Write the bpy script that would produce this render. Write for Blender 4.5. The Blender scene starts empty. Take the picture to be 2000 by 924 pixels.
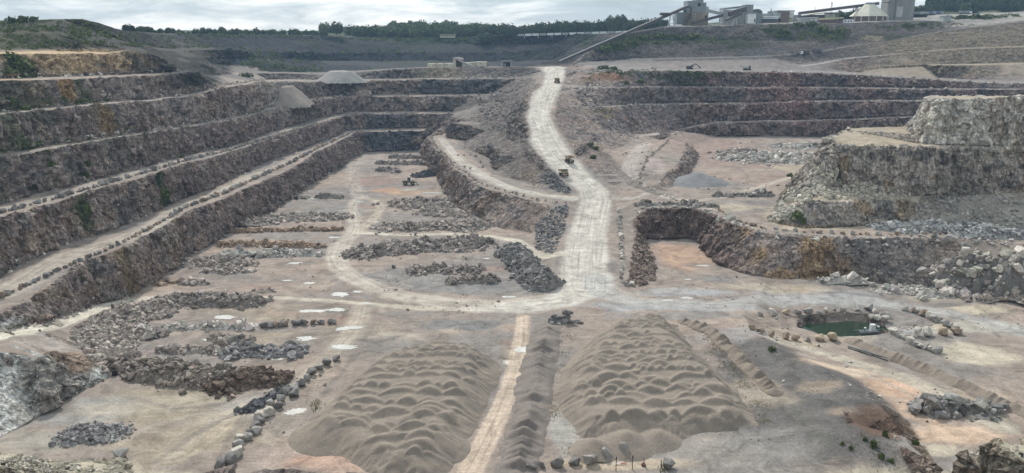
DEBUG = False
FINE = 1.2
HAZE = 0.00012
import bpy, bmesh, math, random
import numpy as np
from mathutils import Vector, Matrix
from mathutils.bvhtree import BVHTree
from mathutils.geometry import delaunay_2d_cdt

random.seed(7)
RNG = np.random.default_rng(11)
SC = bpy.context.scene
COL = SC.collection

# ------------------------------------------------------------------ camera model
F = 1570.0                      # focal length in photo pixels (photo is 2000 x 924)
CAMH = 90.0                     # eye height above the main pit floor
PITCH = math.atan(402.0 / F)    # horizon 402 px above the picture centre
ST, CT = math.sin(PITCH), math.cos(PITCH)

def ray(px, py):
    u = (px - 1000.0) / F
    v = (462.0 - py) / F
    return u, CT + v * ST, -ST + v * CT

def P(px, py, z):
    """the point at height z seen at photo pixel (px, py)"""
    dx, dy, dz = ray(px, py)
    s = (z - CAMH) / dz
    return (dx * s, dy * s, z)

def D(px, py, Y):
    """the point at distance Y (straight ahead) seen at photo pixel (px, py)"""
    dx, dy, dz = ray(px, py)
    s = Y / dy
    return (dx * s, Y, CAMH + dz * s)

def proj(x, y, z):
    d = y * CT - (z - CAMH) * ST
    up = y * ST + (z - CAMH) * CT
    return 1000 + F * x / d, 462 - F * up / d

# ------------------------------------------------------------------ numpy noise
def _h(ix, iy, iz, seed):
    n = (ix.astype(np.int64) * 374761393 + iy.astype(np.int64) * 668265263 + iz.astype(np.int64) * 2147483647 + seed * 974634777) & 0xFFFFFFFF
    n = ((n ^ (n >> 13)) * 1274126177) & 0xFFFFFFFF
    n = ((n ^ (n >> 16)) * 2246822519) & 0xFFFFFFFF
    n = n ^ (n >> 15)
    return (n & 0xFFFFFF).astype(np.float64) / float(0xFFFFFF)

def vnoise(x, y, z, seed=0):
    ix, iy, iz = np.floor(x), np.floor(y), np.floor(z)
    fx, fy, fz = x - ix, y - iy, z - iz
    ix, iy, iz = ix.astype(np.int64), iy.astype(np.int64), iz.astype(np.int64)
    sx, sy, sz = [f * f * f * (f * (f * 6 - 15) + 10) for f in (fx, fy, fz)]
    r = 0
    for a in (0, 1):
        wa = sx if a else 1 - sx
        for b in (0, 1):
            wb = sy if b else 1 - sy
            for c in (0, 1):
                wc = sz if c else 1 - sz
                r = r + wa * wb * wc * _h(ix + a, iy + b, iz + c, seed)
    return r * 2 - 1

def fbm(x, y, z, octv=4, seed=0, gain=0.5):
    r, a, t = 0, 1.0, 0.0
    for o in range(octv):
        r = r + a * vnoise(x, y, z, seed + o * 17)
        t += a
        a *= gain
        x, y, z = x * 2.03 + 5.1, y * 2.03 + 1.7, z * 2.03 + 9.2
    return r / t

def worley(x, y, z, seed=0):
    """(distance to the nearest cell point, that cell's random value)"""
    ix, iy, iz = [np.floor(v).astype(np.int64) for v in (x, y, z)]
    best = np.full(x.shape, 9.0)
    val = np.zeros(x.shape)
    for a in (-1, 0, 1):
        for b in (-1, 0, 1):
            for c in (-1, 0, 1):
                jx, jy, jz = ix + a, iy + b, iz + c
                d = (jx + _h(jx, jy, jz, seed) - x) ** 2 + (jy + _h(jx, jy, jz, seed + 1) - y) ** 2 + (jz + _h(jx, jy, jz, seed + 2) - z) ** 2
                m = d < best
                best = np.where(m, d, best)
                val = np.where(m, _h(jx, jy, jz, seed + 3), val)
    return np.sqrt(best), val

def sstep(a, b, x):
    t = np.clip((x - a) / (b - a), 0, 1)
    return t * t * (3 - 2 * t)

# ------------------------------------------------------------------ mesh building
def np_mesh(name, verts, faces, mat, smooth=False, col=None, trk=None, flatmask=None):
    """one mesh object from numpy triangles; col (n,4) / trk (n,4) become colour attributes"""
    me = bpy.data.meshes.new(name)
    verts = np.asarray(verts, np.float32)
    faces = np.asarray(faces, np.int32)
    n, m = len(verts), len(faces)
    me.vertices.add(n)
    me.vertices.foreach_set('co', verts.ravel())
    me.loops.add(m * 3)
    me.loops.foreach_set('vertex_index', faces.ravel())
    me.polygons.add(m)
    me.polygons.foreach_set('loop_start', np.arange(m, dtype=np.int32) * 3)
    me.update(calc_edges=True)
    sm = np.full(m, bool(smooth)) if flatmask is None else ~flatmask
    me.polygons.foreach_set('use_smooth', sm)
    if col is not None:
        a = me.color_attributes.new('Col', 'FLOAT_COLOR', 'POINT')
        a.data.foreach_set('color', np.asarray(col, np.float32).ravel())
    if trk is not None:
        a = me.color_attributes.new('Trk', 'FLOAT_COLOR', 'POINT')
        a.data.foreach_set('color', np.asarray(trk, np.float32).ravel())
    me.validate()
    if mat:
        me.materials.append(mat)
    o = bpy.data.objects.new(name, me)
    COL.objects.link(o)
    return o

def tag(o, label=None, cat=None, group=None, kind=None):
    if label: o['label'] = label
    if cat: o['category'] = cat
    if group: o['group'] = group
    if kind: o['kind'] = kind
    return o

def empty(name, loc, rz=0.0):
    o = bpy.data.objects.new(name, None)
    o.empty_display_size = 0.5
    o.location = loc
    o.rotation_euler = (0, 0, rz)
    COL.objects.link(o)
    return o

class MB:
    """collects boxes, bars, tubes and prisms; build() links them as ONE mesh object"""
    def __init__(self):
        self.bm = bmesh.new()
    def box(self, c, s, rot=None, taper=1.0):
        v = []
        for z in (-.5, .5):
            k = taper if z > 0 else 1.0
            for x, y in ((-.5, -.5), (.5, -.5), (.5, .5), (-.5, .5)):
                q = Vector((x * s[0] * k, y * s[1] * k, z * s[2]))
                if rot: q = rot @ q
                v.append(self.bm.verts.new(q + Vector(c)))
        for f in ((3, 2, 1, 0), (4, 5, 6, 7), (0, 1, 5, 4), (1, 2, 6, 5), (2, 3, 7, 6), (3, 0, 4, 7)):
            self.bm.faces.new([v[i] for i in f])
        return self
    def bar(self, a, b, w, h):
        a, b = Vector(a), Vector(b)
        d = b - a
        q = d.to_track_quat('Y', 'Z').to_matrix()
        return self.box((a + b) / 2, (w, d.length, h), q)
    def tube(self, a, b, r0, r1=None, n=12, caps=True):
        r1 = r0 if r1 is None else r1
        a, b = Vector(a), Vector(b)
        q = (b - a).to_track_quat('Z', 'Y').to_matrix()
        A, B = [], []
        for i in range(n):
            t = 2 * math.pi * i / n
            e = Vector((math.cos(t), math.sin(t), 0))
            A.append(self.bm.verts.new(a + q @ (e * r0)))
            B.append(self.bm.verts.new(b + q @ (e * r1)))
        for i in range(n):
            j = (i + 1) % n
            self.bm.faces.new((A[i], A[j], B[j], B[i]))
        if caps:
            self.bm.faces.new(A[::-1]); self.bm.faces.new(B)
        return self
    def prism(self, pts, axis, lo, hi):
        """a polygon in the plane across axis ('x','y','z'), pushed from lo to hi"""
        def mk(p, k):
            return {'x': (k, p[0], p[1]), 'y': (p[0], k, p[1]), 'z': (p[0], p[1], k)}[axis]
        A = [self.bm.verts.new(mk(p, lo)) for p in pts]
        B = [self.bm.verts.new(mk(p, hi)) for p in pts]
        n = len(pts)
        self.bm.faces.new(A); self.bm.faces.new(B[::-1])
        for i in range(n):
            j = (i + 1) % n
            self.bm.faces.new((A[j], A[i], B[i], B[j]))
        return self
    def build(self, name, mat, parent=None, bevel=0.0, smooth=False):
        bmesh.ops.recalc_face_normals(self.bm, faces=self.bm.faces)
        if bevel:
            bmesh.ops.bevel(self.bm, geom=list(self.bm.edges), offset=bevel, segments=1, affect='EDGES', clamp_overlap=True)
        me = bpy.data.meshes.new(name)
        self.bm.to_mesh(me); self.bm.free()
        if smooth:
            for p in me.polygons: p.use_smooth = True
        if mat: me.materials.append(mat)
        o = bpy.data.objects.new(name, me)
        COL.objects.link(o)
        if parent: o.parent = parent
        return o

# ------------------------------------------------------------------ materials
def nodes_of(m):
    m.use_nodes = True
    nt = m.node_tree
    return nt, nt.nodes, nt.links, nt.nodes['Principled BSDF']

def N(nt, typ, **kw):
    n = nt.nodes.new(typ)
    for k, v in kw.items(): setattr(n, k, v)
    return n

def mth(nt, op, a, b=None, clamp=False):
    n = N(nt, 'ShaderNodeMath', operation=op, use_clamp=clamp)
    for i, v in enumerate((a, b)):
        if v is None: continue
        if isinstance(v, (int, float)): n.inputs[i].default_value = v
        else: nt.links.new(v, n.inputs[i])
    return n.outputs[0]

def noise(nt, scale, detail=4, rough=0.55, vec=None, dist=0.0):
    n = N(nt, 'ShaderNodeTexNoise')
    n.inputs['Scale'].default_value = scale
    n.inputs['Detail'].default_value = detail
    n.inputs['Roughness'].default_value = rough
    n.inputs['Distortion'].default_value = dist
    if vec is not None: nt.links.new(vec, n.inputs['Vector'])
    return n.outputs['Fac']

def ramp(nt, fac, stops):
    n = N(nt, 'ShaderNodeValToRGB')
    el = n.color_ramp.elements
    while len(el) < len(stops): el.new(0.5)
    for e, (p, c) in zip(el, stops):
        e.position = p
        e.color = (c, c, c, 1) if isinstance(c, (int, float)) else (*c, 1)
    nt.links.new(fac, n.inputs[0])
    return n.outputs['Color']

def mixc(nt, typ, fac, a, b):
    n = N(nt, 'ShaderNodeMix', data_type='RGBA', blend_type=typ)
    for k, v in ((0, fac), (6, a), (7, b)):
        if isinstance(v, (int, float)): n.inputs[k].default_value = v
        elif isinstance(v, tuple): n.inputs[k].default_value = (*v, 1)
        else: nt.links.new(v, n.inputs[k])
    return n.outputs[2]

def vscale(nt, vec, s):
    n = N(nt, 'ShaderNodeVectorMath', operation='MULTIPLY')
    nt.links.new(vec, n.inputs[0]); n.inputs[1].default_value = s
    return n.outputs[0]

def simple_mat(name, colr, rough=0.7, metal=0.0, var=0.25, scale=1.2, spec=0.3, streak=False):
    m = bpy.data.materials.new(name)
    nt, nd, lk, bs = nodes_of(m)
    tc = N(nt, 'ShaderNodeTexCoord').outputs['Object']
    if streak: tc = vscale(nt, tc, (1, 1, .15))
    f = noise(nt, scale, 5, 0.6, tc)
    c = mixc(nt, 'MULTIPLY', 1.0, colr, ramp(nt, f, [(0.25, 1 - var * 1.3), (0.75, 1 + var * 0.7)]))
    lk.new(c, bs.inputs['Base Color'])
    bs.inputs['Roughness'].default_value = rough
    bs.inputs['Metallic'].default_value = metal
    bs.inputs['Specular IOR Level'].default_value = spec
    return m
# ------------------------------------------------------------------ survey lines (breaklines) of the quarry
LINES = []
def L(*pts, ext0=0, ext1=0, close=False):
    """a breakline; a point is (px, py, z), ('Y', px, py, Y) or ('W', x, y, z)"""
    w = []
    for p in pts:
        if p[0] == 'W': w.append(tuple(float(c) for c in p[1:]))
        elif p[0] == 'Y': w.append(D(*p[1:]))
        else: w.append(P(*p))
    def push(a, b, d):
        v = np.array(a[:2]) - np.array(b[:2]); v = v / (np.linalg.norm(v) + 1e-9)
        return (a[0] + v[0] * d, a[1] + v[1] * d, a[2])
    if ext0: w.insert(0, push(w[0], w[1], ext0))
    if ext1: w.append(push(w[-1], w[-2], ext1))
    if close: w.append(w[0])
    LINES.append(w)
    return w

_rz = [(130, 58.3), (146, 54.3), (166, 50), (180, 47), (205, 41), (230, 36), (254, 31), (280, 26), (301, 22.6), (337, 17), (366, 13), (390, 10), (415, 7.8), (450, 5), (470, 3.8), (500, 2.2), (530, 1), (560, 0.1), (600, 0.0)]
def zr(py): return float(np.interp(py, [a for a, b in _rz], [b for a, b in _rz]))

# haul road edges
RL_PX = [(1052, 131), (1062, 146), (1057, 166), (1038, 182), (1030, 205), (1025, 228), (1031, 254), (1029, 277), (1048, 301), (1079, 334), (1102, 355), (1124, 371), (1128, 389), (1121, 410), (1110, 441), (1102, 462), (1095, 485), (1088, 508), (1082, 540), (1074, 566)]
RR_PX = [(1110, 131), (1108, 140), (1098, 169), (1088, 195), (1079, 215), (1077, 234), (1094, 259), (1110, 280), (1121, 299), (1137, 321), (1160, 342), (1186, 366), (1203, 380), (1198, 402), (1194, 441), (1194, 465), (1196, 489), (1199, 520), (1202, 548), (1206, 566)]
RL = L(*[(x, y, zr(y)) for x, y in RL_PX])
RR = L(*[(x, y, zr(y)) for x, y in RR_PX])

# ---- walls built bench by bench: a crest stands a few metres behind its toe, a bench is level
def FACE(pxs, base, off=4.5):
    """the crest seen at these pixels, standing off metres behind the toe line base"""
    B = np.array([p[:2] for p in base]); out = []
    for px, py in pxs:
        r = np.array(ray(px, py)); d = r[:2] / np.linalg.norm(r[:2])
        best = None
        for a, b in zip(B[:-1], B[1:]):
            e = b - a; den = d[0] * -e[1] + d[1] * e[0]
            if abs(den) < 1e-9: continue
            s = (a[0] * -e[1] + a[1] * e[0]) / den
            t = (d[0] * a[1] - d[1] * a[0]) / den
            t = ((s * d - a) @ e) / (e @ e)
            if s > 0 and -.02 <= t <= 1.02:
                nn = np.array([-e[1], e[0]]) / np.linalg.norm(e)
                k = s + min(off / max(abs(d @ nn), 1e-3), off * 11)
                if best is None or k > best: best = k
        if best is None: continue
        q = r * (best / np.linalg.norm(r[:2]))
        out.append((float(q[0]), float(q[1]), float(q[2] + CAMH)))
    return out
def BENCH(pxs, crest, dz=.5):
    """the inner edge of the bench behind this crest, at the crest's level"""
    cr = np.array(crest); out = []
    for px, py in pxs:
        z = cr[:, 2].mean()
        for _ in range(40):
            q = np.array(P(px, py, z))
            A, E_ = cr[:-1], cr[1:] - cr[:-1]
            t = np.clip(((q[:2] - A[:, :2]) * E_[:, :2]).sum(1) / ((E_[:, :2] ** 2).sum(1) + 1e-9), 0, 1)
            d = np.linalg.norm(A[:, :2] + E_[:, :2] * t[:, None] - q[:2], axis=1); j = d.argmin()
            z = .5 * z + .5 * (A[j, 2] + E_[j, 2] * t[j] + dz)
        out.append(P(px, py, z))
    return out
def POST(w, *pts):
    return list(w) + [D(px, py, w[-1][1] + dy) for px, py, dy in pts]
def LW(w, ext0=0, ext1=0, pre=(), post=()):
    return L(*[('W', *p) for p in list(pre) + list(w) + list(post)], ext0=ext0, ext1=ext1)

# left wall and the end wall of the pit
_c1n = [P(0, 608, 16.2), P(42, 593, 16.2), P(117, 541, 16.2), P(182, 505, 16)]
_t0n = FACE([(0, 648), (60, 632), (104, 621), (150, 606), (195, 592)], [(p[0] - .15, p[1] + 60, 0) for p in []] or [(_c1n[0][0] - 0, _c1n[0][1] - 60, 0)] + _c1n, 0)
_t0z = [12.2, 9.5, 7, 3.8, 1.4]
T0 = L((0, 648, _t0z[0]), (60, 632, _t0z[1]), (104, 621, _t0z[2]), (150, 606, _t0z[3]), (195, 592, _t0z[4]), (243, 584, 0), (273, 567, 0), (312, 541, 0), (351, 515, 0), (377, 494, 0), (416, 471, 0), (450, 452, 0), (500, 428, 0), (550, 400, 0), (579, 376, 0), (605, 360, 0), (646, 337, 0), (672, 319, 0), (706, 298, 0), (770, 295, 0), (845, 294, 0), ext0=70)
T0 = [p for p in T0]
C1 = LW(FACE([(0, 608), (42, 593), (117, 541), (140, 525), (182, 505), (250, 478), (307, 452), (364, 415), (442, 386), (480, 368), (553, 339), (620, 298), (657, 280), (697, 258), (760, 257), (833, 256)], T0, 4.2), ext0=70)
I1 = LW(BENCH([(0, 541), (52, 510), (117, 479), (182, 460), (224, 447), (304, 413), (364, 385), (416, 367), (442, 355), (481, 333), (516, 316), (568, 299), (605, 285), (641, 271), (675, 256), (720, 251), (770, 251), (842, 250)], C1), ext0=80)
C2 = LW(POST(FACE([(0, 423), (52, 410), (101, 399), (156, 381), (221, 362), (286, 345), (364, 319), (442, 301), (480, 288), (532, 269), (584, 254), (626, 241), (660, 230), (700, 223), (760, 223), (840, 222)], I1, 4.2), (880, 222, -2)), ext0=80)
I2 = LW(POST(BENCH([(0, 399), (52, 381), (104, 371), (151, 361), (208, 342), (260, 330), (312, 317), (364, 303), (442, 287), (494, 270), (520, 259), (560, 248), (600, 237), (640, 226), (690, 218), (760, 218), (850, 217)], C2), (890, 217, -1)), ext0=80)
C3 = LW(POST(FACE([(0, 308), (52, 301), (112, 290), (182, 278), (286, 262), (364, 250), (442, 236), (490, 227), (548, 210), (592, 199), (646, 192), (690, 189), (760, 189), (848, 188)], I2, 4.5), (900, 187.5, -2), (955, 186.5, -4)), ext0=80)
I3 = LW(POST(BENCH([(0, 299), (52, 291), (112, 281), (182, 271), (286, 256), (364, 244), (442, 230), (490, 220), (548, 204), (592, 194), (646, 187), (690, 184.5), (760, 184.5), (855, 183.5)], C3), (905, 183, -1), (965, 182, -3)), ext0=80)
C4 = LW(POST(FACE([(0, 224), (125, 213), (192, 205), (286, 199), (340, 193), (385, 186), (442, 172), (520, 160), (580, 160), (640, 160), (760, 157), (852, 156)], I3, 4.5), (930, 155, -1), (1010, 154, -2)), ext0=80)
I4 = LW(POST(BENCH([(0, 218), (125, 207), (192, 200), (286, 193), (385, 180), (442, 167), (520, 155), (580, 155), (640, 155), (760, 153), (856, 152)], C4), (935, 151, 0), (1015, 150, -1)), ext0=80)
C5 = LW(FACE([(0, 158), (125, 156), (224, 151), (312, 147), (375, 142)], I4, 5), ext0=80)
_i4 = np.array(I4); _yf = float(np.interp(-120, _i4[-6:, 0], _i4[-6:, 1])) + 8
L(('W', *C5[-1]), ('Y', 396, 145, C5[-1][1] + 50), ('Y', 425, 148, 605), ('Y', 470, 143, 690), ('Y', 553, 143, 694), ('Y', 626, 146, 694), ('Y', 714, 140, 706), ('Y', 790, 134, 712), ('Y', 834, 132, 718), ('Y', 948, 131, 722), ('Y', 1030, 131, 716))
L(('Y', 470, 140.5, 725), ('Y', 553, 140.5, 722), ('Y', 626, 142, 722), ('Y', 714, 137, 736), ('Y', 834, 130.6, 756), ('Y', 948, 129.6, 758), ('Y', 1030, 129.6, 756))
RIMY = _yf
I5 = LW(BENCH([(0, 153), (125, 150), (224, 146), (312, 142), (366, 138)], C5), ext0=80)
C6 = LW(FACE([(0, 106), (52, 106), (160, 105), (200, 107), (245, 101), (280, 104), (320, 119), (356, 132)], I5, 7), ext0=80)
_e = lambda pxs, dy: [('Y', x, y, float(np.interp(x, [0, 160, 245, 320, 356], [C6[1][1], C6[3][1], C6[5][1], C6[7][1], C6[8][1]])) + dy) for x, y in pxs]
L(*_e([(0, 101), (52, 101), (160, 100), (205, 102), (245, 97), (285, 100)], 13), ext0=80)
L(('Y', 0, 66, 432), ('Y', 60, 64, 436), ('Y', 110, 67, 442), ('Y', 150, 86, 434), ext0=80)
L(('Y', 0, 40, 475), ('Y', 80, 38, 485), ('Y', 160, 37.5, 500), ('Y', 190, 44, 515), ('Y', 215, 54, 545), ('Y', 245, 60, 590), ('Y', 300, 64, 690), ('Y', 400, 67, 830), ('Y', 500, 69, 940), ('Y', 620, 71, 1000), ('Y', 700, 74, 1040), ('Y', 800, 74, 1050), ('Y', 900, 73, 1050), ('Y', 1000, 69, 1020), ('Y', 1100, 66, 990), ('Y', 1165, 65, 960), ext0=90)
L(('Y', 250, 80, 510), ('Y', 290, 92, 565), ('Y', 340, 96, 640), ('Y', 420, 92, 780), ('Y', 500, 90, 890), ('Y', 620, 88, 965), ('Y', 800, 88, 1028), ('Y', 950, 87, 1030), ('Y', 1090, 84, 985))
L(('Y', 255, 83, 500), ('Y', 300, 95, 555), ('Y', 350, 99, 635), ('Y', 430, 97, 745), ('Y', 500, 102, 840), ('Y', 620, 103, 945), ('Y', 800, 103, 1000), ('Y', 950, 102, 1000), ('Y', 1085, 100, 965))
L(('Y', 340, 112, 560), ('Y', 390, 113, 640), ('Y', 440, 113, 755), ('Y', 500, 113, 820), ('Y', 620, 119, 935), ('Y', 800, 120, 985), ('Y', 950, 119, 985), ('Y', 1080, 117, 950))
L(('Y', 360, 122, 545), ('Y', 400, 126, 610), ('Y', 440, 126, 735), ('Y', 500, 128, 785), ('Y', 620, 128, 900), ('Y', 800, 128, 955), ('Y', 950, 127, 955), ('Y', 1075, 124, 925))
L(('W', -205, 800, 36), ('W', -120, 815, 34), ('W', -20, 830, 34), ('W', 40, 810, 36))

# ---- access ramp bottom left and the cliff below it
RO = L((0, 672, 12), (75, 655, 9), (130, 635, 5.6), (190, 612, 2), (245, 590, 0.2), ext0=60)
L((0, 853, 0), (40, 832, 0), (95, 797, 0), (150, 765, 0), (205, 744, 0), (262, 692, 0), (290, 640, 0), (300, 606, 0), ext0=40)
L((0, 690, 12.4), (52, 688, 11.6), (75, 702, 10.6), (110, 690, 7.4), ext0=50)

# ---- middle peninsula
L((821, 299, 0), (836, 314, 0), (851, 338, 0), (865, 358, 0), (876, 386, 0), (905, 410, 0), (945, 430, 0), (987, 448, 0), (1030, 460, 0), (1048, 480, 0), (1060, 510, 0), (1066, 545, 0), (1064, 568, 0))
CM = L((836, 267, 14), (849, 292, 14), (870, 308, 13.6), (884, 331, 13.2), (909, 343, 12.8), (935, 363, 12.2), (961, 373, 11.8), (1000, 382, 11.4), (1027, 391, 11), (1079, 399, 10.2), (1106, 401, 9.4))
L((850, 261, 14.2), (880, 270, 14.2), (908, 275, 14.2), (905, 293, 13.6), (935, 300, 13.3), (962, 308, 13), (969, 343, 12.2), (1022, 353, 11.6), (1076, 378, 10.8), (1108, 381, 10.6))
L((882, 240, 25), (915, 246, 24), (942, 248, 23), (955, 268, 20), (976, 304, 19.5), (1005, 302, 20.5), (1022, 304, 20.5), (1043, 318, 18.6), (1078, 346, 15.2))
L((880, 228, 26.4), (905, 232, 25.6), (940, 240, 24.4), (960, 248, 24), (985, 268, 23), (1010, 280, 24))
L((960, 200, 35), (975, 215, 32), (985, 235, 29), (1000, 255, 27))

# ---- foot of the haul ramp on its right side, boulder shoulder, red recess
RS = L((1237, 405, 11), (1242, 425, 8.6), (1240, 447, 5.6), (1236, 470, 4), (1230, 500, 2.4), (1226, 530, 1.2), (1225, 556, 0.3))
L((1262, 467, 0), (1274, 490, 0), (1282, 520, 0), (1280, 545, 0), (1258, 563, 0), (1222, 569, 0))
CR = L((1237, 405, 11), (1300, 407, 12), (1360, 407, 12.5), (1400, 424, 13), (1440, 440, 13), (1480, 452, 13), (1520, 458, 13), (1560, 461, 13), (1640, 466, 13), (1720, 466, 13), (1800, 463, 13), (1900, 466, 13), (1990, 478, 13), ext1=70)
L((1262, 467, 0), (1300, 467, 0), (1350, 464, 0), (1366, 470, 0), (1376, 490, 0), (1396, 513, 0), (1440, 530, 0), (1500, 547, 0), (1560, 545, 0), (1620, 545, 0), (1700, 553, 0), (1800, 560, 0), (1900, 575, 0), (2000, 595, 0), ext1=70)

# ---- right of the haul road: fall to the right pit bench, ridge
L((1192, 300, 18.5), (1206, 322, 17), (1216, 338, 15.5), (1238, 362, 13.6), (1262, 380, 13), (1258, 394, 12.2), (1237, 398, 11.4))
L((1318, 272, 21), (1290, 287, 21), (1272, 303, 20.4), (1262, 322, 19.4), (1262, 340, 18), (1250, 352, 15.8))
L((1322, 276, 20.8), (1340, 280, 20), (1335, 300, 19.4), (1318, 325, 18.6), (1300, 345, 17), (1286, 362, 15))
L((1345, 292, 13), (1362, 302, 13), (1352, 330, 13), (1330, 352, 13), (1304, 374, 13), (1276, 372, 13))

# ---- right back wall
L((1128, 304, 21.5), (1165, 293, 20), (1200, 290, 19), (1235, 285, 18.6), (1262, 276, 18.4), (1312, 268, 16), ('Y', 1350, 266, 587), ('Y', 1400, 266, 588), ('Y', 1500, 266, 588), ('Y', 1600, 267, 586), ('Y', 1700, 269, 583), ('Y', 1850, 272, 578), ext1=80)
_l0 = LINES[-1]
B1 = LW(FACE([(1400, 241), (1500, 238), (1600, 237), (1700, 233), (1800, 229)], _l0, 4), ext1=100, pre=[P(1124, 298, 23), P(1160, 275, 22.5), P(1200, 268, 22), P(1240, 268, 19.6), P(1312, 261, 20), P(1340, 252, 20.6)])
B1i = LW(BENCH([(1396, 237.5), (1500, 234.5), (1600, 233.5), (1700, 229.5), (1800, 225.5)], B1, .3), ext1=100, pre=[P(1125, 294, 24), P(1160, 268, 24), P(1200, 262, 23), P(1240, 263, 20.2), P(1312, 257, 20.4), P(1340, 248.5, 21)])
B2 = LW(FACE([(1400, 203.5), (1480, 203), (1600, 199), (1700, 198), (1800, 198)], B1i, 4.5), ext1=100, pre=[P(1090, 208, 40.5), P(1120, 213, 38), D(1180, 211, 570), D(1250, 206, 595), D(1330, 204, 608)])
B2i = LW(BENCH([(1400, 200), (1480, 199.5), (1600, 195.5), (1700, 194.5), (1800, 194.5)], B2, .4), ext1=100, pre=[P(1091, 204, 41.3), P(1120, 209, 39), D(1180, 207, 580), D(1250, 202, 604), D(1330, 200, 616)])
B3 = LW(FACE([(1400, 172), (1600, 172), (1700, 173), (1800, 175)], B2i, 4.5), ext1=100, pre=[P(1101, 173, 48.6), D(1150, 173, 595), D(1290, 171, 618)])
B3i = LW(BENCH([(1400, 169), (1600, 169), (1700, 170), (1800, 172)], B3, .4), ext1=100, pre=[P(1103, 168, 49.8), D(1150, 169, 606), D(1290, 167.5, 627)])
B4 = LW(FACE([(1320, 139), (1480, 141), (1600, 143), (1680, 147), (1800, 155), (1940, 163)], B3i, 4.5), ext1=60, pre=[P(1114, 142, 56.6), D(1180, 140, 638)])
B4i = LW(BENCH([(1320, 133.5), (1480, 136.5), (1600, 138), (1680, 142), (1800, 149.5), (1940, 158)], B4, .4), ext1=100, pre=[P(1118, 136, 58.2), D(1180, 133, 660)])
# terraces at the right above it
L(('Y', 1130, 125, 722), ('Y', 1240, 117, 720), ('Y', 1330, 115, 716), ('Y', 1480, 112, 712), ('Y', 1560, 107, 716), ('Y', 1620, 99, 726), ('Y', 1680, 88, 738), ('Y', 1740, 82, 742), ('Y', 1850, 60, 745), ('Y', 2000, 43, 745), ext1=100)
L(('Y', 1130, 122, 730), ('Y', 1240, 114, 729), ('Y', 1330, 112, 725), ('Y', 1480, 109, 721), ('Y', 1560, 103.5, 726), ('Y', 1620, 95.5, 736), ('Y', 1680, 84.5, 747), ('Y', 1740, 78.5, 751), ('Y', 1850, 56.5, 754), ('Y', 2000, 39.5, 754), ext1=100)
L(('Y', 1560, 132, 690), ('Y', 1600, 126, 696), ('Y', 1650, 116, 703), ('Y', 1700, 111.5, 708), ('Y', 1760, 106, 712))
L(('Y', 1563, 128, 698), ('Y', 1600, 122, 704), ('Y', 1650, 112.5, 711), ('Y', 1700, 108.5, 716), ('Y', 1760, 103.5, 719))
L(('Y', 1720, 134, 684), ('Y', 1800, 130, 680), ('Y', 2000, 126, 670), ext1=90)
L(('Y', 1720, 130.5, 693), ('Y', 1800, 126, 689), ('Y', 2000, 122, 680), ext1=90)
L(('Y', 1790, 102, 708), ('Y', 1880, 96, 702), ('Y', 2000, 92, 697), ext1=90)
L(('Y', 1790, 99.5, 716), ('Y', 1880, 93.5, 711), ('Y', 2000, 89, 706), ext1=90)
# plant mound
L(('Y', 1170, 96, 738), ('Y', 1250, 84, 748), ('Y', 1380, 82, 752), ('Y', 1480, 84, 748), ('Y', 1560, 82, 752), ('Y', 1640, 70, 760), ('Y', 1720, 66, 765), ('Y', 1850, 50, 775), ('Y', 2000, 36, 770))
L(('Y', 1165, 93, 746), ('Y', 1250, 80, 757), ('Y', 1380, 78, 760), ('Y', 1480, 80, 757), ('Y', 1560, 78, 760), ('Y', 1640, 67, 768), ('Y', 1720, 62, 772))
PL = L(('Y', 1200, 75, 760), ('Y', 1240, 64, 768), ('Y', 1300, 54, 774), ('Y', 1400, 52, 778), ('Y', 1480, 48, 783), ('Y', 1560, 46, 788), ('Y', 1640, 46, 792), ('Y', 1750, 41, 798), ('Y', 1850, 41, 800), ('Y', 1940, 32, 805), ('Y', 2000, 29, 810), ext1=90)
L(('Y', 1215, 70, 790), ('Y', 1250, 60, 790), ('Y', 1310, 50, 800), ('Y', 1400, 48, 830), ('Y', 1480, 44, 840), ('Y', 1640, 42, 850), ('Y', 1800, 35, 880), ('Y', 2000, 27, 880), ext1=90)
L(('Y', 1120, 110, 790), ('Y', 1150, 100, 830), ('Y', 1170, 90, 880), ('Y', 1180, 78, 930))
# wooded hills behind
L(('Y', 700, 68, 1110), ('Y', 760, 60, 1180), ('Y', 820, 55, 1250), ('Y', 880, 54, 1260), ('Y', 930, 62, 1200), ('Y', 1000, 60, 1250), ('Y', 1100, 58, 1250), ('Y', 1200, 54, 1250), ('Y', 1300, 52, 1200))
L(('Y', 1800, 34, 1000), ('Y', 1850, 12, 1100), ('Y', 1920, -6, 1150), ('Y', 2000, -12, 1150), ('Y', 2150, -14, 1150))
L(('Y', 1830, 28, 980), ('Y', 1900, 26, 980), ('Y', 2000, 24, 980), ('Y', 2150, 22, 980))
# outer country
L(('W', -1500, 1500, 92), ('W', -700, 1500, 90), ('W', 0, 1600, 88), ('W', 800, 1600, 92), ('W', 1700, 1500, 96))
L(('W', -2000, 1700, 90), ('W', 0, 1900, 88), ('W', 2000, 1700, 92))
L(('W', -1500, 500, 96), ('W', -800, 420, 97), ('W', -600, 250, 94), ('W', -420, 60, 92), ('W', -300, -60, 90), ('W', 300, -60, 90), ('W', 450, 60, 90), ('W', 600, 250, 78), ('W', 900, 500, 84), ('W', 1500, 600, 95))
L(('W', -2000, -60, 92), ('W', -2000, 1700, 90)); L(('W', 2000, -60, 92), ('W', 2000, 1700, 92))
# slope under the viewpoint
L(('W', -180, 98, 0), ('W', -60, 104, 0), ('W', 60, 104, 0), ('W', 150, 98, 0))
L(('W', -190, 36, 58), ('W', -60, 40, 58), ('W', 60, 40, 58), ('W', 160, 36, 58))
L(('W', -200, 10, 82), ('W', 0, 12, 82), ('W', 170, 10, 82))

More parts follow.
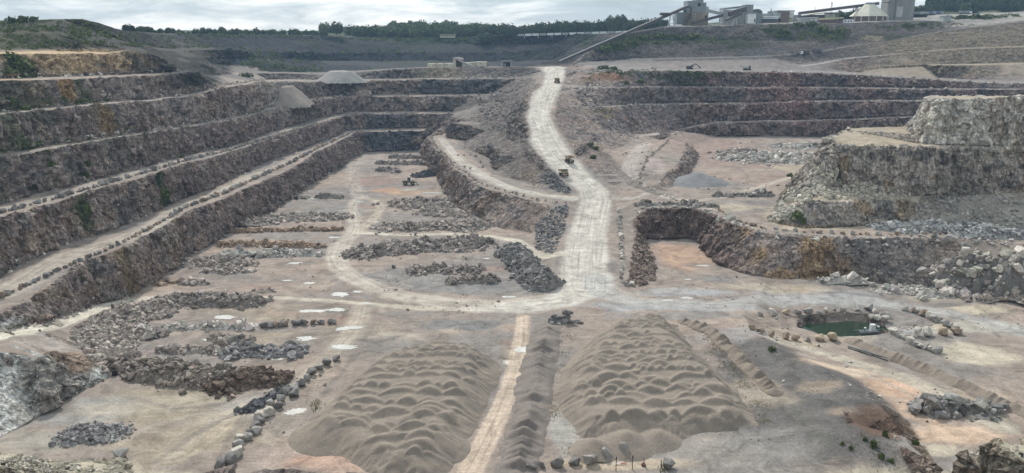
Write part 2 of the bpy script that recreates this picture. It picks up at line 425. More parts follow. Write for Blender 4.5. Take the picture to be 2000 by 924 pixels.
# ---- butte on the right shelf
L((1498, 430, 13), (1530, 444, 13), (1570, 446, 13), (1640, 443, 13), (1700, 440, 13), (1760, 441, 13), (1850, 452, 13.3), (2000, 458, 14), ext1=60)
L((1498, 430, 13), (1512, 408, 13), (1538, 376, 13), (1562, 345, 13), (1592, 328, 13), (1700, 322, 13), (1900, 318, 13), ext1=60)
L((1560, 398, 20), (1575, 391, 22), (1636, 393, 22), (1701, 390, 22), (1766, 391, 22), (1830, 410, 19), (1900, 425, 17.5), (2000, 430, 17.5), ext1=60)
SH = L((1545, 384, 20), (1575, 368, 23.6), (1610, 368, 24.6), (1645, 366, 24.6), (1700, 376, 23.4), (1760, 379, 23.4), (1850, 380, 24), (2000, 372, 25), ext1=60)
U2 = LW(FACE([(1640, 284), (1690, 286), (1760, 285), (1850, 289), (1990, 291)], SH, 4.5), ext1=70, pre=[P(1578, 342, 25), P(1598, 310, 32), P(1614, 289, 37)])
L(('Y', 1620, 272, U2[3][1] + 24), ('Y', 1640, 262, U2[3][1] + 45), ('Y', 1662, 251, U2[3][1] + 75), ('Y', 1720, 248, U2[3][1] + 84), ('Y', 1770, 247, U2[3][1] + 86))
U3 = LW(BENCH([(1778, 278), (1800, 281), (1850, 284), (1990, 286)], U2, .4), ext1=70, pre=[D(1786, 252, U2[3][1] + 92), D(1784, 262, U2[3][1] + 50)])
U4 = LW([D(1808, 198, U3[2][1] + 5), D(1840, 195, U3[3][1] + 4), D(1900, 193, U3[4][1] + 4), D(1990, 190, U3[5][1] + 4)], ext1=70, pre=[D(1822, 188.5, U2[3][1] + 88), D(1815, 192, U2[3][1] + 46)])
L(*[('W', p[0], p[1] + 1.2, p[2] - 9) for p in []] or [('Y', 1835, 188.5, U2[3][1] + 100), ('Y', 2000, 187.5, U2[3][1] + 100)], ext1=60)

# ---- grey plateau bottom right with the notch, pond pit
L((1452, 617, 2.4), (1472, 642, 3), (1502, 668, 3), (1545, 690, 3), (1600, 715, 3.2), (1680, 765, 3.5), (1716, 797, 3.5), (1774, 852, 2.2), (1803, 890, 3.5), (1830, 930, 3.5), ext1=30)
L((1470, 612, 0), (1498, 640, 0), (1525, 662, 0), (1566, 685, 0), (1628, 713, 0), (1706, 760, 0), (1748, 795, 0), (1794, 845, 0), (1826, 890, 0), (1856, 930, 0), ext1=30)
L((1645, 797, 3.4), (1716, 797, 3.5))
L((1660, 824, 2.2), (1722, 843, 1), (1774, 862, 0.6))
L((1640, 800, 3.3), (1654, 830, 3.3), (1716, 852, 3.2), (1764, 872, 3))
L((1300, 640, 0.2), (1390, 618, 0.6), (1448, 616, 2))
L((1480, 720, 1.2), (1510, 780, 1.2), (1480, 860, 1), (1330, 890, 0.6), (1300, 930, 0.6), ext1=30)
POND = [(1528, 622, 0), (1585, 614, 0), (1640, 610, 0), (1692, 613, 0), (1718, 626, -.3), (1735, 648, -1.2), (1700, 656, -1.5), (1640, 658, -1.5), (1598, 653, -1.4), (1560, 640, -1)]
L(*POND, close=True)
L(*[(1640 + (x - 1640) * .90, 638 + (y - 638) * (.66 if y < 638 else .8), -3.8) for x, y, z in POND], close=True)

# ---- rocky rim lumps at the bottom corners
L(('Y', 0, 890, 137), ('Y', 40, 886, 137), ('Y', 65, 894, 137), ('Y', 99, 910, 138), ('Y', 130, 907, 138), ('Y', 182, 907, 139), ('Y', 213, 911, 140), ('Y', 232, 926, 142), ext0=40)
L(('Y', 0, 905, 130), ('Y', 60, 915, 130), ('Y', 130, 925, 131), ('Y', 210, 938, 133), ext0=40)
L(('W', -150, 146, 0), ('W', -106, 147, 0), ('W', -86, 149, 0), ('W', -75, 149, 0), ('W', -70, 140, 0))
L(('W', -150, 112, 0), ('W', -95, 114, 0), ('W', -66, 124, 0))
L(('Y', 1838, 938, 140), ('Y', 1882, 884, 139), ('Y', 1920, 870, 139), ('Y', 1960, 868, 138), ('Y', 2000, 870, 138), ext1=40)
L(('Y', 1850, 975, 132), ('Y', 1900, 945, 130), ('Y', 2000, 935, 128), ext1=40)
L(('W', 77, 146, 0), ('W', 86, 150, 0), ('W', 100, 150, 0), ('W', 160, 148, 0))
L(('W', 74, 118, 0), ('W', 100, 112, 0), ('W', 160, 108, 0))

# milky puddles on the pit floor: px, py, half width, half height (photo pixels), tilt
PUDDLES = [(437, 620, 26, 4.5, 0), (666, 575, 20, 5, 0), (697, 570, 14, 2.4, .1), (612, 608, 34, 3.4, 0), (656, 605, 22, 4, 0), (598, 662, 23, 5, 0), (682, 641, 31, 4.4, -.3), (672, 678, 36, 6, -.12), (405, 664, 14, 2.6, 0), (605, 553, 14, 2.4, 0), (577, 514, 17, 2, 0), (655, 464, 15, 2, 0), (722, 482, 12, 2, 0), (716, 593, 12, 2, 0),
           (1018, 683, 18, 8, 0), (1304, 587, 15, 2.2, 0), (1342, 582, 15, 2.6, 0), (1372, 519, 20, 1.8, 0), (1344, 546, 9, 1.4, 0), (994, 580, 17, 2.4, 0), (576, 804, 23, 7, -.1), (610, 388, 13, 3, 0), (702, 394, 9, 2.2, 0), (800, 371, 26, 1.8, 0), (845, 377, 24, 2, 0), (735, 434, 7, 1.3, 0), (562, 548, 12, 1.5, 0), (500, 600, 9, 1.4, 0), (950, 505, 9, 1.4, 0), (640, 385, 8, 1.5, 0), (1040, 599, 9, 1.2, 0), (540, 702, 14, 2.4, 0)]
# ------------------------------------------------------------------ triangulate the survey (TIN)
def densify(w):
    out = [w[0]]
    for a, b in zip(w[:-1], w[1:]):
        d = math.dist(a[:2], b[:2])
        step = max(3.0, 0.016 * math.hypot((a[0] + b[0]) / 2, (a[1] + b[1]) / 2))
        n = max(1, int(d / step))
        for i in range(1, n + 1):
            t = i / n
            out.append(tuple(a[k] * (1 - t) + b[k] * t for k in range(3)))
    return out

pv, pe = [], []
for w in LINES:
    w = densify(w)
    k = len(pv)
    pv += w
    pe += [(k + i, k + i + 1) for i in range(len(w) - 1)]
PV = np.array(pv)
v2, e2, f2, ov, oe, of = delaunay_2d_cdt([Vector(p[:2]) for p in pv], pe, [], 0, 1e-3, True)
TV = np.zeros((len(v2), 3))
bad = 0
SEG = np.array([[*pv[a], *pv[b]] for a, b in pe])
for i, p in enumerate(v2):
    TV[i, :2] = p
    if ov[i]:
        TV[i, 2] = np.mean([pv[j][2] for j in ov[i]])
    else:
        A, B = SEG[:, :2], SEG[:, 3:5]
        AB = B - A
        t = np.clip(((np.array(p) - A) * AB).sum(1) / ((AB ** 2).sum(1) + 1e-9), 0, 1)
        d = np.linalg.norm(A + AB * t[:, None] - np.array(p), axis=1)
        j = np.argsort(d)[:2]
        TV[i, 2] = np.mean(SEG[j, 2] + (SEG[j, 5] - SEG[j, 2]) * t[j])
        bad += 1
        if DEBUG: print('CROSS', [round(c) for c in proj(*TV[i])], [round(c, 1) for c in TV[i]], [round(float(q), 1) for q in (SEG[j, 2] + (SEG[j, 5] - SEG[j, 2]) * t[j])])
TF = np.array([tuple(f) for f in f2], np.int64)
print('TIN', len(TV), len(TF), 'crossings', bad)
BVH = BVHTree.FromPolygons([tuple(p) for p in TV], [tuple(int(i) for i in f) for f in TF])

def ground(x, y):
    h = BVH.ray_cast(Vector((x, y, 400)), Vector((0, 0, -1)))
    return h[0].z if h[0] else 0.0
def hit(px, py):
    """where the line of sight through a photo pixel meets the bare terrain"""
    h = BVH.ray_cast(Vector((0, 0, CAMH)), Vector(ray(px, py)).normalized())
    return tuple(h[0]) if h[0] else P(px, py, 0)
# ------------------------------------------------------------------ refine the TIN, weather it, colour it
def tri_slope(V, T):
    n = np.cross(V[T[:, 1]] - V[T[:, 0]], V[T[:, 2]] - V[T[:, 0]])
    l = np.linalg.norm(n, axis=1) + 1e-12
    return np.sqrt(np.clip(1 - (n[:, 2] / l) ** 2, 0, 1)) / (np.abs(n[:, 2]) / l + 1e-6)

def inpoly(px, py, poly):
    r = np.zeros(len(px), bool)
    n = len(poly)
    for i in range(n):
        (x1, y1), (x2, y2) = poly[i][:2], poly[(i + 1) % n][:2]
        if y1 == y2: continue
        c = ((y1 > py) != (y2 > py)) & (px < (x2 - x1) * (py - y1) / (y2 - y1) + x1)
        r ^= c
    return r
V, T = TV.copy(), TF.copy()
sl = tri_slope(V, T)
steep = sl > 0.55
for it in range(14):
    c = V[T].mean(1)
    E = np.stack([T[:, [0, 1]], T[:, [1, 2]], T[:, [2, 0]]], 1).reshape(-1, 2)
    E = np.sort(E, 1)
    key = E[:, 0] * (len(V) + 1) + E[:, 1]
    uk, first, inv = np.unique(key, return_index=True, return_inverse=True)
    UE = E[first]
    st = np.zeros(len(uk), bool)
    np.logical_or.at(st, inv, np.repeat(steep, 3))
    ln = np.linalg.norm(V[UE[:, 0]] - V[UE[:, 1]], axis=1)
    mid = (V[UE[:, 0]] + V[UE[:, 1]]) / 2
    dist = np.linalg.norm(mid - np.array([0, 0, CAMH]), axis=1)
    qx = mid[:, 0] / np.maximum(mid[:, 1], 30)
    out = (np.abs(qx) > 0.80) | (mid[:, 1] < 120)
    far = mid[:, 1] > 1120
    lim = np.where(st, FINE * 0.0019, FINE * 0.0036) * dist
    lim = np.where(out, lim * 5, np.where(far, lim * 4, lim))
    split = ln > lim
    if not split.any(): break
    newid = np.full(len(uk), -1)
    newid[split] = len(V) + np.arange(split.sum())
    V = np.vstack([V, mid[split]])
    m = newid[inv].reshape(-1, 3)
    a, b, c_ = T[:, 0], T[:, 1], T[:, 2]
    m0, m1, m2 = m[:, 0], m[:, 1], m[:, 2]
    s0, s1, s2 = m0 >= 0, m1 >= 0, m2 >= 0
    parts, src = [], []
    def add(mask, *tris):
        for t in tris:
            parts.append(np.stack([q[mask] for q in t], 1)); src.append(np.nonzero(mask)[0])
    add(~s0 & ~s1 & ~s2, (a, b, c_))
    add(s0 & ~s1 & ~s2, (a, m0, c_), (m0, b, c_))
    add(~s0 & s1 & ~s2, (b, m1, a), (m1, c_, a))
    add(~s0 & ~s1 & s2, (c_, m2, b), (m2, a, b))
    add(s0 & s1 & ~s2, (m0, b, m1), (a, m0, m1), (a, m1, c_))
    add(~s0 & s1 & s2, (m1, c_, m2), (b, m1, m2), (b, m2, a))
    add(s0 & ~s1 & s2, (m2, a, m0), (c_, m2, m0), (c_, m0, b))
    add(s0 & s1 & s2, (a, m0, m2), (m0, b, m1), (m2, m1, c_), (m0, m1, m2))
    T = np.vstack(parts)
    steep = steep[np.concatenate(src)]
print('fine', len(V), len(T), 'passes', it)

sl = tri_slope(V, T)
def vavg(val):
    acc = np.zeros(len(V)); cnt = np.zeros(len(V))
    for k in range(3):
        np.add.at(acc, T[:, k], val); np.add.at(cnt, T[:, k], 1)
    return acc / np.maximum(cnt, 1)
ang = np.degrees(np.arctan(sl))
fa = vavg(ang)
fa = vavg(fa[T].mean(1))
face = sstep(18, 31, fa)                 # 1 on rock faces and talus, 0 on floors and benches
rk = np.zeros(len(V))
for poly in ([(1112, 134), (1330, 140), (1330, 200), (1240, 262), (1205, 300), (1215, 340), (1235, 365), (1190, 360), (1140, 318), (1112, 280), (1096, 255), (1084, 215), (1100, 165)], [(1020, 135), (1056, 140), (1030, 185), (1018, 225), (1028, 275), (1075, 332), (1115, 372), (1070, 372), (1000, 348), (965, 330), (950, 290), (905, 290), (900, 240), (950, 200), (975, 160)], [(835, 131), (1050, 131), (1030, 182), (1000, 200), (960, 186), (860, 184)]):
    rk = np.maximum(rk, inpoly(V[:, 0], V[:, 1], [hit(*q)[:2] for q in poly]).astype(float))
rk = vavg(rk[T].mean(1))
face = np.maximum(face, rk * sstep(7, 13, fa))
face = np.maximum(face, sstep(698, 714, V[:, 1]) * sstep(70, 95, V[:, 0]) * sstep(90, 84, V[:, 2]) * sstep(5, 11, fa))
face = np.maximum(face, sstep(735, 750, V[:, 1]) * sstep(1060, 1040, V[:, 1]) * sstep(6, 12, fa))
steepw = .22 * face + .78 * sstep(32, 50, fa)
nrm = np.cross(V[T[:, 1]] - V[T[:, 0]], V[T[:, 2]] - V[T[:, 0]])
flip = nrm[:, 2] < 0
T[flip] = T[flip][:, ::-1]
nrm[flip] *= -1
vn = np.zeros_like(V)
for k in range(3): np.add.at(vn, T[:, k], nrm)
vn /= np.linalg.norm(vn, axis=1)[:, None] + 1e-9
X, Y, Z = V[:, 0].copy(), V[:, 1].copy(), V[:, 2].copy()
DIST = np.hypot(X, Y)

# plan wander of the crests and toes
near_road = np.zeros(len(V))
wx = fbm(X / 16, Y / 16, Z / 40, 3, 3) * 2.2 + fbm(X / 5, Y / 5, Z / 9, 2, 5) * 0.9
wy = fbm(X / 16 + 40, Y / 16, Z / 40, 3, 4) * 2.2 + fbm(X / 5, Y / 5 + 9, Z / 9, 2, 6) * 0.9
wz = sstep(5, 30, fa)
for _ in range(3): wz = np.maximum(wz * .9, vavg(wz[T].mean(1)))
V[:, 0] += wx * wz; V[:, 1] += wy * wz

# broken rock: blocky cells and ledges pushed along the face normal
fi = face > 0.02
x, y, z = X[fi], Y[fi], Z[fi]
big = 1 + np.clip((DIST[fi] - 300) / 500, 0, 1.2)
_, b1 = worley(x / 4.2, y / 4.2, z / 5.5, 21)
d2, b2 = worley(x / 1.7, y / 1.7, z / 2.0, 31)
ridge = 1 - np.abs(fbm(x / 7, y / 7, z / 14, 3, 41)) * 2
disp = (b1 - .5) * 2.6 + (b2 - .5) * 1.3 + ridge * 1.2 + fbm(x / 2, y / 2, z / 2, 3, 43) * 0.6
hn = vn[fi].copy(); hn[:, 2] *= 0.5
V[fi] += hn * (disp * steepw[fi] * big)[:, None]
# floors: gentle undulation, pot-holes, tracks
fl = 1 - face
for (px, py, hw_, hh_, tl_) in PUDDLES:
    cx, cy, cz = hit(px, py)
    rx = hw_ / F * math.hypot(cy, CAMH - cz); ry = hh_ / F * (cy ** 2 + (CAMH - cz) ** 2) / (CAMH - cz)
    fl = fl * (1 - sstep(1.7, 1.15, np.sqrt(((X - cx) / (rx + .6)) ** 2 + ((Y - cy) / (ry + 1.2)) ** 2)))
V[:, 2] += fl * (fbm(X / 14, Y / 14, 0 * X, 3, 51) * 0.2 + fbm(X / 2.5, Y / 2.5, 0 * X, 3, 52) * 0.08)
far_r = sstep(760, 1000, Y)
V[:, 2] += far_r * fbm(X / 60, Y / 60, 0 * X, 3, 53) * 2.0

# ---------------------------------------------------------------- colours of the place
C = np.zeros((len(V), 3))
n1 = fbm(X / 30, Y / 30, Z / 18, 4, 61)
n2 = fbm(X / 9, Y / 9, Z / 7, 4, 62)
n3 = fbm(X / 3, Y / 3, Z / 3, 3, 63)
nv = fbm(X / 6, Y / 6, Z / 60, 3, 64)        # vertical staining
def lerp(a, b, t): return a + (np.asarray(b) - a) * np.clip(t, 0, 1)[:, None]
ground_c = np.tile(np.array([.282, .238, .205]), (len(V), 1))
ground_c = lerp(ground_c, (.24, .218, .20), sstep(0.0, 0.5, n1 + n3 * .3))
ground_c = lerp(ground_c, (.345, .28, .232), sstep(0.05, 0.55, -n1 + n2 * .4) * .8)
rock_c = np.tile(np.array([.345, .285, .252]), (len(V), 1))
rock_c = lerp(rock_c, (.365, .285, .225), sstep(0.05, .4, n2 + nv * .5) * .9)
rock_c = lerp(rock_c, (.270, .205, .180), sstep(0.1, .45, -n1 + nv * .5) * .9)
rock_c = lerp(rock_c, (.155, .145, .142), sstep(0.12, .5, -n2 + n3 * .5) * .8)
rock_c = lerp(rock_c, (.40, .36, .295), sstep(0.30, .6, nv + n3 * .4) * .55)
def W2(pts):
    return [P(*p)[:2] for p in pts]
def reg(mask, colr, amt, target='rock'):
    global rock_c, ground_c
    if target in ('rock', 'both'): rock_c = lerp(rock_c, colr, mask * amt)
    if target in ('flat', 'both'): ground_c = lerp(ground_c, colr, mask * amt)

butte = inpoly(X, Y, W2([(1490, 425, 13), (1530, 450, 13), (1640, 449, 13), (1760, 447, 13), (2000, 464, 14)]) + [(400, 290), (400, 470), (150, 470)] + W2([(1560, 343, 13), (1505, 408, 13)])).astype(float)
for _ in range(2): butte = vavg(butte[T].mean(1))
reg(butte, (.475, .425, .37), 0.95)
reg(butte * sstep(43, 41, Z) * sstep(.05, .45, n2 + n3 * .4), (.205, .188, .172), 0.85)
reg(butte * sstep(.12, .5, -n2 + nv * .6), (.33, .24, .14), 0.65)
reg(butte * sstep(.1, .5, n1 + n3 * .5) * (Z < 24), (.20, .18, .155), 0.8)
reg(butte * (Z > 41) * sstep(-.3, .2, nv + n3 * .5), (.66, .63, .56), 0.85)
reg(butte, (.43, .37, .27), 0.6, 'flat')
rim = (sstep(154, 148, Y) * sstep(62, 72, np.abs(X)))
reg(rim, (.55, .50, .39), 0.95, 'both'); reg(rim * sstep(.1, .4, n2 + n3), (.34, .32, .26), 0.8); reg(rim, (.36, .33, .25), .7, 'flat')
clf = sstep(-99, -107, X) * sstep(218, 200, Y) * sstep(150, 156, Y) * sstep(13.6, 12.6, Z)
reg(clf * sstep(-.8, -.3, nv), (.78, .78, .73), 0.95)
reg(clf * sstep(.2, .5, n3 * .6 + nv), (.2, .195, .19), 0.8)
left = sstep(-90, -115, X) * sstep(760, 700, Y)
reg(left * sstep(300, 420, Y) * sstep(46, 34, Z), (.245, .190, .170), 0.6)
reg(left * sstep(460, 300, Y) * sstep(24, 36, Z) * sstep(-.1, .35, n2), (.125, .123, .122), 0.7)
reg(left * sstep(430, 280, Y) * sstep(26, 34, Z) * sstep(.15, .45, n2 + n3 * .7), (.10, .11, .07), 0.55, 'both')
yel = left * sstep(68.5, 70, Z) * sstep(81.5, 79.5, Z) * sstep(345, 360, Y)
reg(yel, (.50, .37, .225), 0.9, 'both')
reg(yel * sstep(.1, .45, n2 + nv * .5), (.26, .19, .14), 0.6)
reg(yel * sstep(.15, .3, nv), (.36, .33, .28), 0.6)
top = left * sstep(79.5, 82, Z)
reg(top, (.044, .048, .024), 0.94, 'both')
reg(top * sstep(.0, .4, n2), (.026, .034, .015), 0.85, 'both')
reg(top * sstep(.12, .4, -n1 + n3 * .3) * sstep(92, 86, Z), (.30, .24, .14), 0.75, 'both')
hs = sstep(-120, -150, X) * sstep(432, 470, Y + n1 * 20) * sstep(97, 93, Z + n1 * 3) * sstep(57, 60, Z)
reg(hs, (.050, .047, .047), 0.94, 'both')
reg(hs * sstep(.05, .4, n2 + n1 * .4), (.045, .054, .028), 0.75, 'both')
back = sstep(742, 765, Y) * sstep(150, 90, X)
reg(back, (.034, .036, .042), 0.95, 'both')
reg(back * sstep(.05, .4, n1 + n2 * .4), (.040, .050, .030), 0.8, 'both')
ridge_hill = sstep(-230, -280, X + (Y - 700) * -0.25) * sstep(480, 560, Y) * back
plant = sstep(690, 712, Y) * sstep(50, 90, X)
reg(plant, (.085, .080, .079), 0.88, 'both')
reg(plant * sstep(-.1, .35, n1 + n2 * .5) * sstep(70, 76, Z) * sstep(90, 82, Z), (.038, .048, .025), 0.9, 'both')
reg(plant * sstep(.1, .4, -n1 + n3 * .3), (.15, .135, .12), .5, 'both')
reg(plant * sstep(92, 95, Z), (.36, .34, .31), 0.8, 'flat')
reg(sstep(55, 75, X) * sstep(630, 645, Y) * sstep(735, 725, Y) * sstep(50, 53, Z), (.185, .175, .168), .85, 'flat')
reg(sstep(-50, -70, X) * sstep(684, 694, Y) * sstep(770, 750, Y) * (1 - hs), (.165, .150, .14), .8, 'both')
green = np.maximum(sstep(955, 1010, Y) * sstep(85, 87.5, Z), sstep(1000, 1080, Y))
reg(green, (.055, .075, .032), 0.95, 'both')
rbk = sstep(60, 90, X) * sstep(560, 590, Y) * sstep(715, 690, Y)
reg(rbk, (.225, .185, .172), 0.75)
reg(rbk, (.235, .208, .195), .8, 'flat')
reg(rbk * sstep(.0, .5, n1 + .2), (.265, .185, .165), 0.75)
reg(rbk * sstep(.1, .45, -n2 + n3 * .3), (.15, .145, .15), 0.7)
reg(rbk * sstep(260, 330, X + n1 * 40) * sstep(50, 58, Z), (.28, .235, .175), 0.8, 'both')
tan_r = sstep(290, 340, X) * sstep(660, 690, Y) * sstep(755, 735, Y)
reg(tan_r, (.235, .195, .145), 0.88, 'both')
reg(tan_r * sstep(.1, .4, n2), (.17, .15, .12), 0.8)
recess = sstep(34, 50, X) * sstep(400, 370, Y) * sstep(14.5, 13, Z)
reg(recess * sstep(100, 80, X), (.150, .105, .09), 0.8)
reg(recess * sstep(88, 98, X) * sstep(140, 122, X) * sstep(-.3, .2, nv + n2 * .5), (.34, .235, .135), 0.85)
reg(recess * sstep(120, 132, X) * sstep(190, 165, X), (.175, .165, .155), 0.8)
reg(recess * sstep(165, 185, X), (.28, .235, .165), 0.8)
mid_a = inpoly(X, Y, [hit(*q)[:2] for q in [(840, 131), (1050, 131), (1030, 180), (1020, 225), (1030, 275), (1080, 335), (1110, 372), (960, 340), (900, 290), (880, 235), (860, 200)]]).astype(float)
reg(mid_a, (.185, .165, .15), .75, 'both')
mid_r = sstep(-75, -55, X) * sstep(60, 30, X) * sstep(330, 360, Y) * sstep(680, 640, Y)
reg(mid_r * sstep(.1, .4, n2 + n3 * .4) * (Y < 520), (.225, .165, .125), .5)

def blob(px, py, rx, ry, colr, amt=0.9, target='flat', soft=0.5, w=0.35):
    """a stain or soil patch of its own shape on the ground round the spot seen at (px, py); radii in metres"""
    cx, cy, cz = hit(px, py)
    d = np.sqrt(((X - cx) / rx) ** 2 + ((Y - cy) / ry) ** 2) + n2 * w + n3 * w * .5
    reg(sstep(1.0, 1.0 - soft, d), colr, amt, target)

PINK = (.335, .268, .22); TANC = (.345, .29, .222); GREY = (.225, .22, .212); RED = (.285, .205, .172); PALE = (.56, .50, .40); BLUE = (.335, .335, .335)
for a in [(330, 552, 14, 12, PINK), (560, 520, 26, 16, PINK, .7), (600, 560, 20, 10, PINK, .6), (520, 610, 22, 10, TANC), (640, 350, 26, 34, PINK, .8), (730, 355, 22, 20, RED, .8), (760, 372, 18, 8, (.40, .25, .17), .8),
          (800, 375, 16, 8, (.42, .28, .18), .8), (700, 310, 22, 40, (.33, .295, .26), .7), (640, 415, 22, 20, GREY, .7), (560, 460, 20, 16, GREY, .5), (760, 540, 26, 14, GREY, .7), (980, 560, 22, 14, GREY, .8), (870, 560, 24, 9, GREY, .8), (800, 480, 40, 16, GREY, .6),
          (1330, 500, 14, 30, (.40, .275, .20), .9), (1400, 545, 10, 6, GREY, .7), (1350, 572, 24, 7, BLUE, .9), (1600, 580, 30, 7, BLUE, .8), (1300, 598, 40, 7, BLUE, .8), (920, 636, 20, 7, (.20, .198, .192), .9), (1300, 618, 30, 5, (.24, .235, .23), .7),
          (700, 640, 14, 8, TANC), (560, 660, 22, 8, TANC, .8), (760, 660, 12, 6, PALE, .4), (620, 720, 14, 9, PINK, .6), (590, 815, 9, 12, PALE, .6), (600, 880, 12, 9, (.45, .29, .22), .85), (680, 900, 12, 7, (.47, .33, .26), .8), (560, 860, 8, 14, (.36, .31, .27), .7),
          (1010, 690, 5, 10, (.58, .46, .35), .8), (1000, 640, 8, 6, (.40, .31, .25), .7), (1000, 708, 3.2, 3, (.74, .70, .62), .9), (300, 790, 30, 14, (.325, .28, .212), .8), (150, 800, 18, 12, (.30, .295, .28), .8), (380, 860, 22, 9, (.345, .295, .228), .8), (90, 860, 16, 8, (.33, .31, .265), .7), (270, 860, 8, 4, (.28, .235, .18), .7), (500, 790, 12, 8, (.33, .32, .31), .8),
          (1400, 300, 50, 80, (.30, .228, .195), .9), (1480, 350, 50, 24, (.31, .24, .20), .85), (1400, 360, 16, 8, GREY, .7), (1540, 300, 16, 14, GREY, .6), (1430, 405, 18, 10, (.42, .36, .28), .8), (1280, 320, 8, 30, (.36, .30, .275), .8),
          (1900, 690, 14, 12, (.55, .49, .38), .75), (1860, 640, 26, 5, (.56, .50, .38), .75), (1890, 605, 16, 5, (.54, .47, .35), .7), (1950, 640, 20, 8, (.36, .345, .31), .7), (1760, 760, 12, 10, (.54, .38, .275), .9), (1650, 725, 14, 5, (.55, .44, .33), .8), (1880, 850, 18, 7, (.56, .42, .31), .9), (1790, 800, 8, 8, (.52, .39, .29), .85),
          (1580, 705, 12, 3, (.56, .44, .33), .7), (1840, 880, 8, 4, (.5, .44, .34), .8), (1520, 800, 30, 34, (.128, .121, .115), .93), (1600, 755, 20, 16, (.13, .124, .118), .93), (1650, 850, 14, 14, (.135, .127, .12), .93), (1480, 690, 14, 16, (.13, .124, .118), .92), (1570, 820, 3.5, 16, (.13, .125, .11), .75, 'flat', .8, .9), (1400, 890, 26, 14, (.275, .258, .236), .8), (1490, 770, 10, 12, (.40, .34, .27), .6), (1200, 905, 20, 3, (.52, .43, .32), .7), (1100, 840, 4, 14, (.34, .33, .30), .8), (1440, 650, 20, 8, (.27, .26, .255), .7),
          (1900, 570, 30, 9, (.42, .365, .285), .7), (1500, 562, 30, 6, (.42, .365, .285), .7), (1650, 660, 12, 6, (.42, .37, .30), .6), (1780, 645, 8, 5, (.33, .33, .33), .8)] + [(px_, py_, hw_ / F * 330 * 1.9 + 1.5, hh_ * 1.5 + 2, (.235, .205, .178), .7) for px_, py_, hw_, hh_, _t in PUDDLES]:
    blob(*a)
rb_ = random.Random(3)
for i in range(34):
    blob(rb_.uniform(330, 1040), rb_.uniform(400, 700), rb_.uniform(4, 14), rb_.uniform(2, 7), rb_.choice([(.36, .265, .215), (.20, .178, .16), (.235, .215, .198), (.40, .335, .265), (.32, .225, .18)]), rb_.uniform(.4, .75), 'flat', .7, .6)
for i in range(16):
    blob(rb_.uniform(1250, 1980), rb_.uniform(560, 860), rb_.uniform(4, 12), rb_.uniform(2, 6), rb_.choice([(.42, .33, .25), (.20, .185, .17), (.25, .235, .22), (.46, .385, .29)]), rb_.uniform(.4, .7), 'flat', .7, .6)
blob(1930, 415, 30, 22, (.275, .255, .225), .85, 'both', .5, .3)
blob(95, 760, 9, 16, (.24, .205, .175), .7, 'both', .6, .4)
blob(458, 149, 26, 45, (.15, .135, .125), .9, 'both', .5, .3)
for a in [(125, 170, 5, 8, (.34, .22, .10), .85), (205, 235, 4, 8, (.32, .22, .11), .8), (70, 185, 8, 10, (.25, .2, .13), .5), (20, 190, 14, 14, (.09, .10, .06), .5), (170, 195, 10, 5, (.08, .10, .035), .8),
          (40, 132, 10, 8, (.05, .075, .03), .9), (320, 380, 5, 5, (.06, .085, .045), .9), (165, 415, 3, 4, (.05, .09, .025), .8), (40, 285, 14, 4, (.09, .12, .04), .5), (240, 525, 8, 5, (.30, .23, .13), .6), (310, 430, 10, 8, (.23, .145, .11), .6), (545, 320, 14, 8, (.21, .135, .12), .6),
          (550, 190, 9, 40, (.37, .33, .285), .95, 'both', .3, .2), (1545, 180, 16, 40, (.27, .175, .155), .85, 'both'), (1440, 190, 14, 40, (.26, .21, .19), .8, 'both'), (1630, 180, 14, 30, (.17, .15, .14), .7, 'both'), (1300, 190, 12, 30, (.2, .18, .17), .8, 'both'), (1370, 225, 14, 20, (.27, .2, .16), .7, 'both'), (1490, 205, 20, 14, (.215, .145, .13), .8), (1170, 150, 20, 12, (.26, .165, .10), .8), (1200, 150, 14, 8, (.27, .14, .09), .7), (1340, 150, 20, 8, (.07, .085, .05), .7), (1180, 215, 10, 12, (.25, .19, .11), .8), (1235, 240, 8, 8, (.25, .16, .12), .8), (1400, 175, 20, 12, (.14, .135, .135), .6),
          (860, 148, 30, 14, (.28, .24, .17), .8, 'both'), (690, 170, 26, 8, (.26, .21, .15), .7), (740, 175, 30, 8, (.25, .2, .15), .5), (840, 170, 12, 9, (.10, .10, .115), .8), (940, 175, 24, 9, (.115, .115, .125), .7), (1020, 150, 10, 10, (.16, .14, .11), .7), (1010, 230, 16, 40, (.20, .185, .16), .6), (760, 235, 40, 6, (.105, .108, .12), .7), (760, 275, 40, 8, (.105, .11, .125), .8),
          (1700, 75, 14, 8, (.33, .28, .2), .6, 'both'), (1620, 70, 20, 12, (.05, .06, .04), .8, 'both'), (1500, 100, 30, 10, (.12, .12, .125), .7, 'both'), (1720, 835, 9, 9, (.15, .10, .075), .9, 'both'), (1612, 622, 26, 4, (.105, .09, .08), .9, 'both'), (1690, 618, 8, 5, (.15, .13, .115), .8, 'both'), (140, 705, 7, 12, (.30, .215, .155), .9, 'both'), (560, 135, 40, 30, (.06, .075, .045), .7, 'both')]:
    blob(*(a if len(a) > 6 else (*a, 'rock')))

C = ground_c * (1 - face)[:, None] + rock_c * face[:, None]
# talus and dust where a face meets a floor, moss on benches comes from the shrubs
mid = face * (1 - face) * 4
C = lerp(C, ground_c * .8, mid * .55 * (Y < 700))

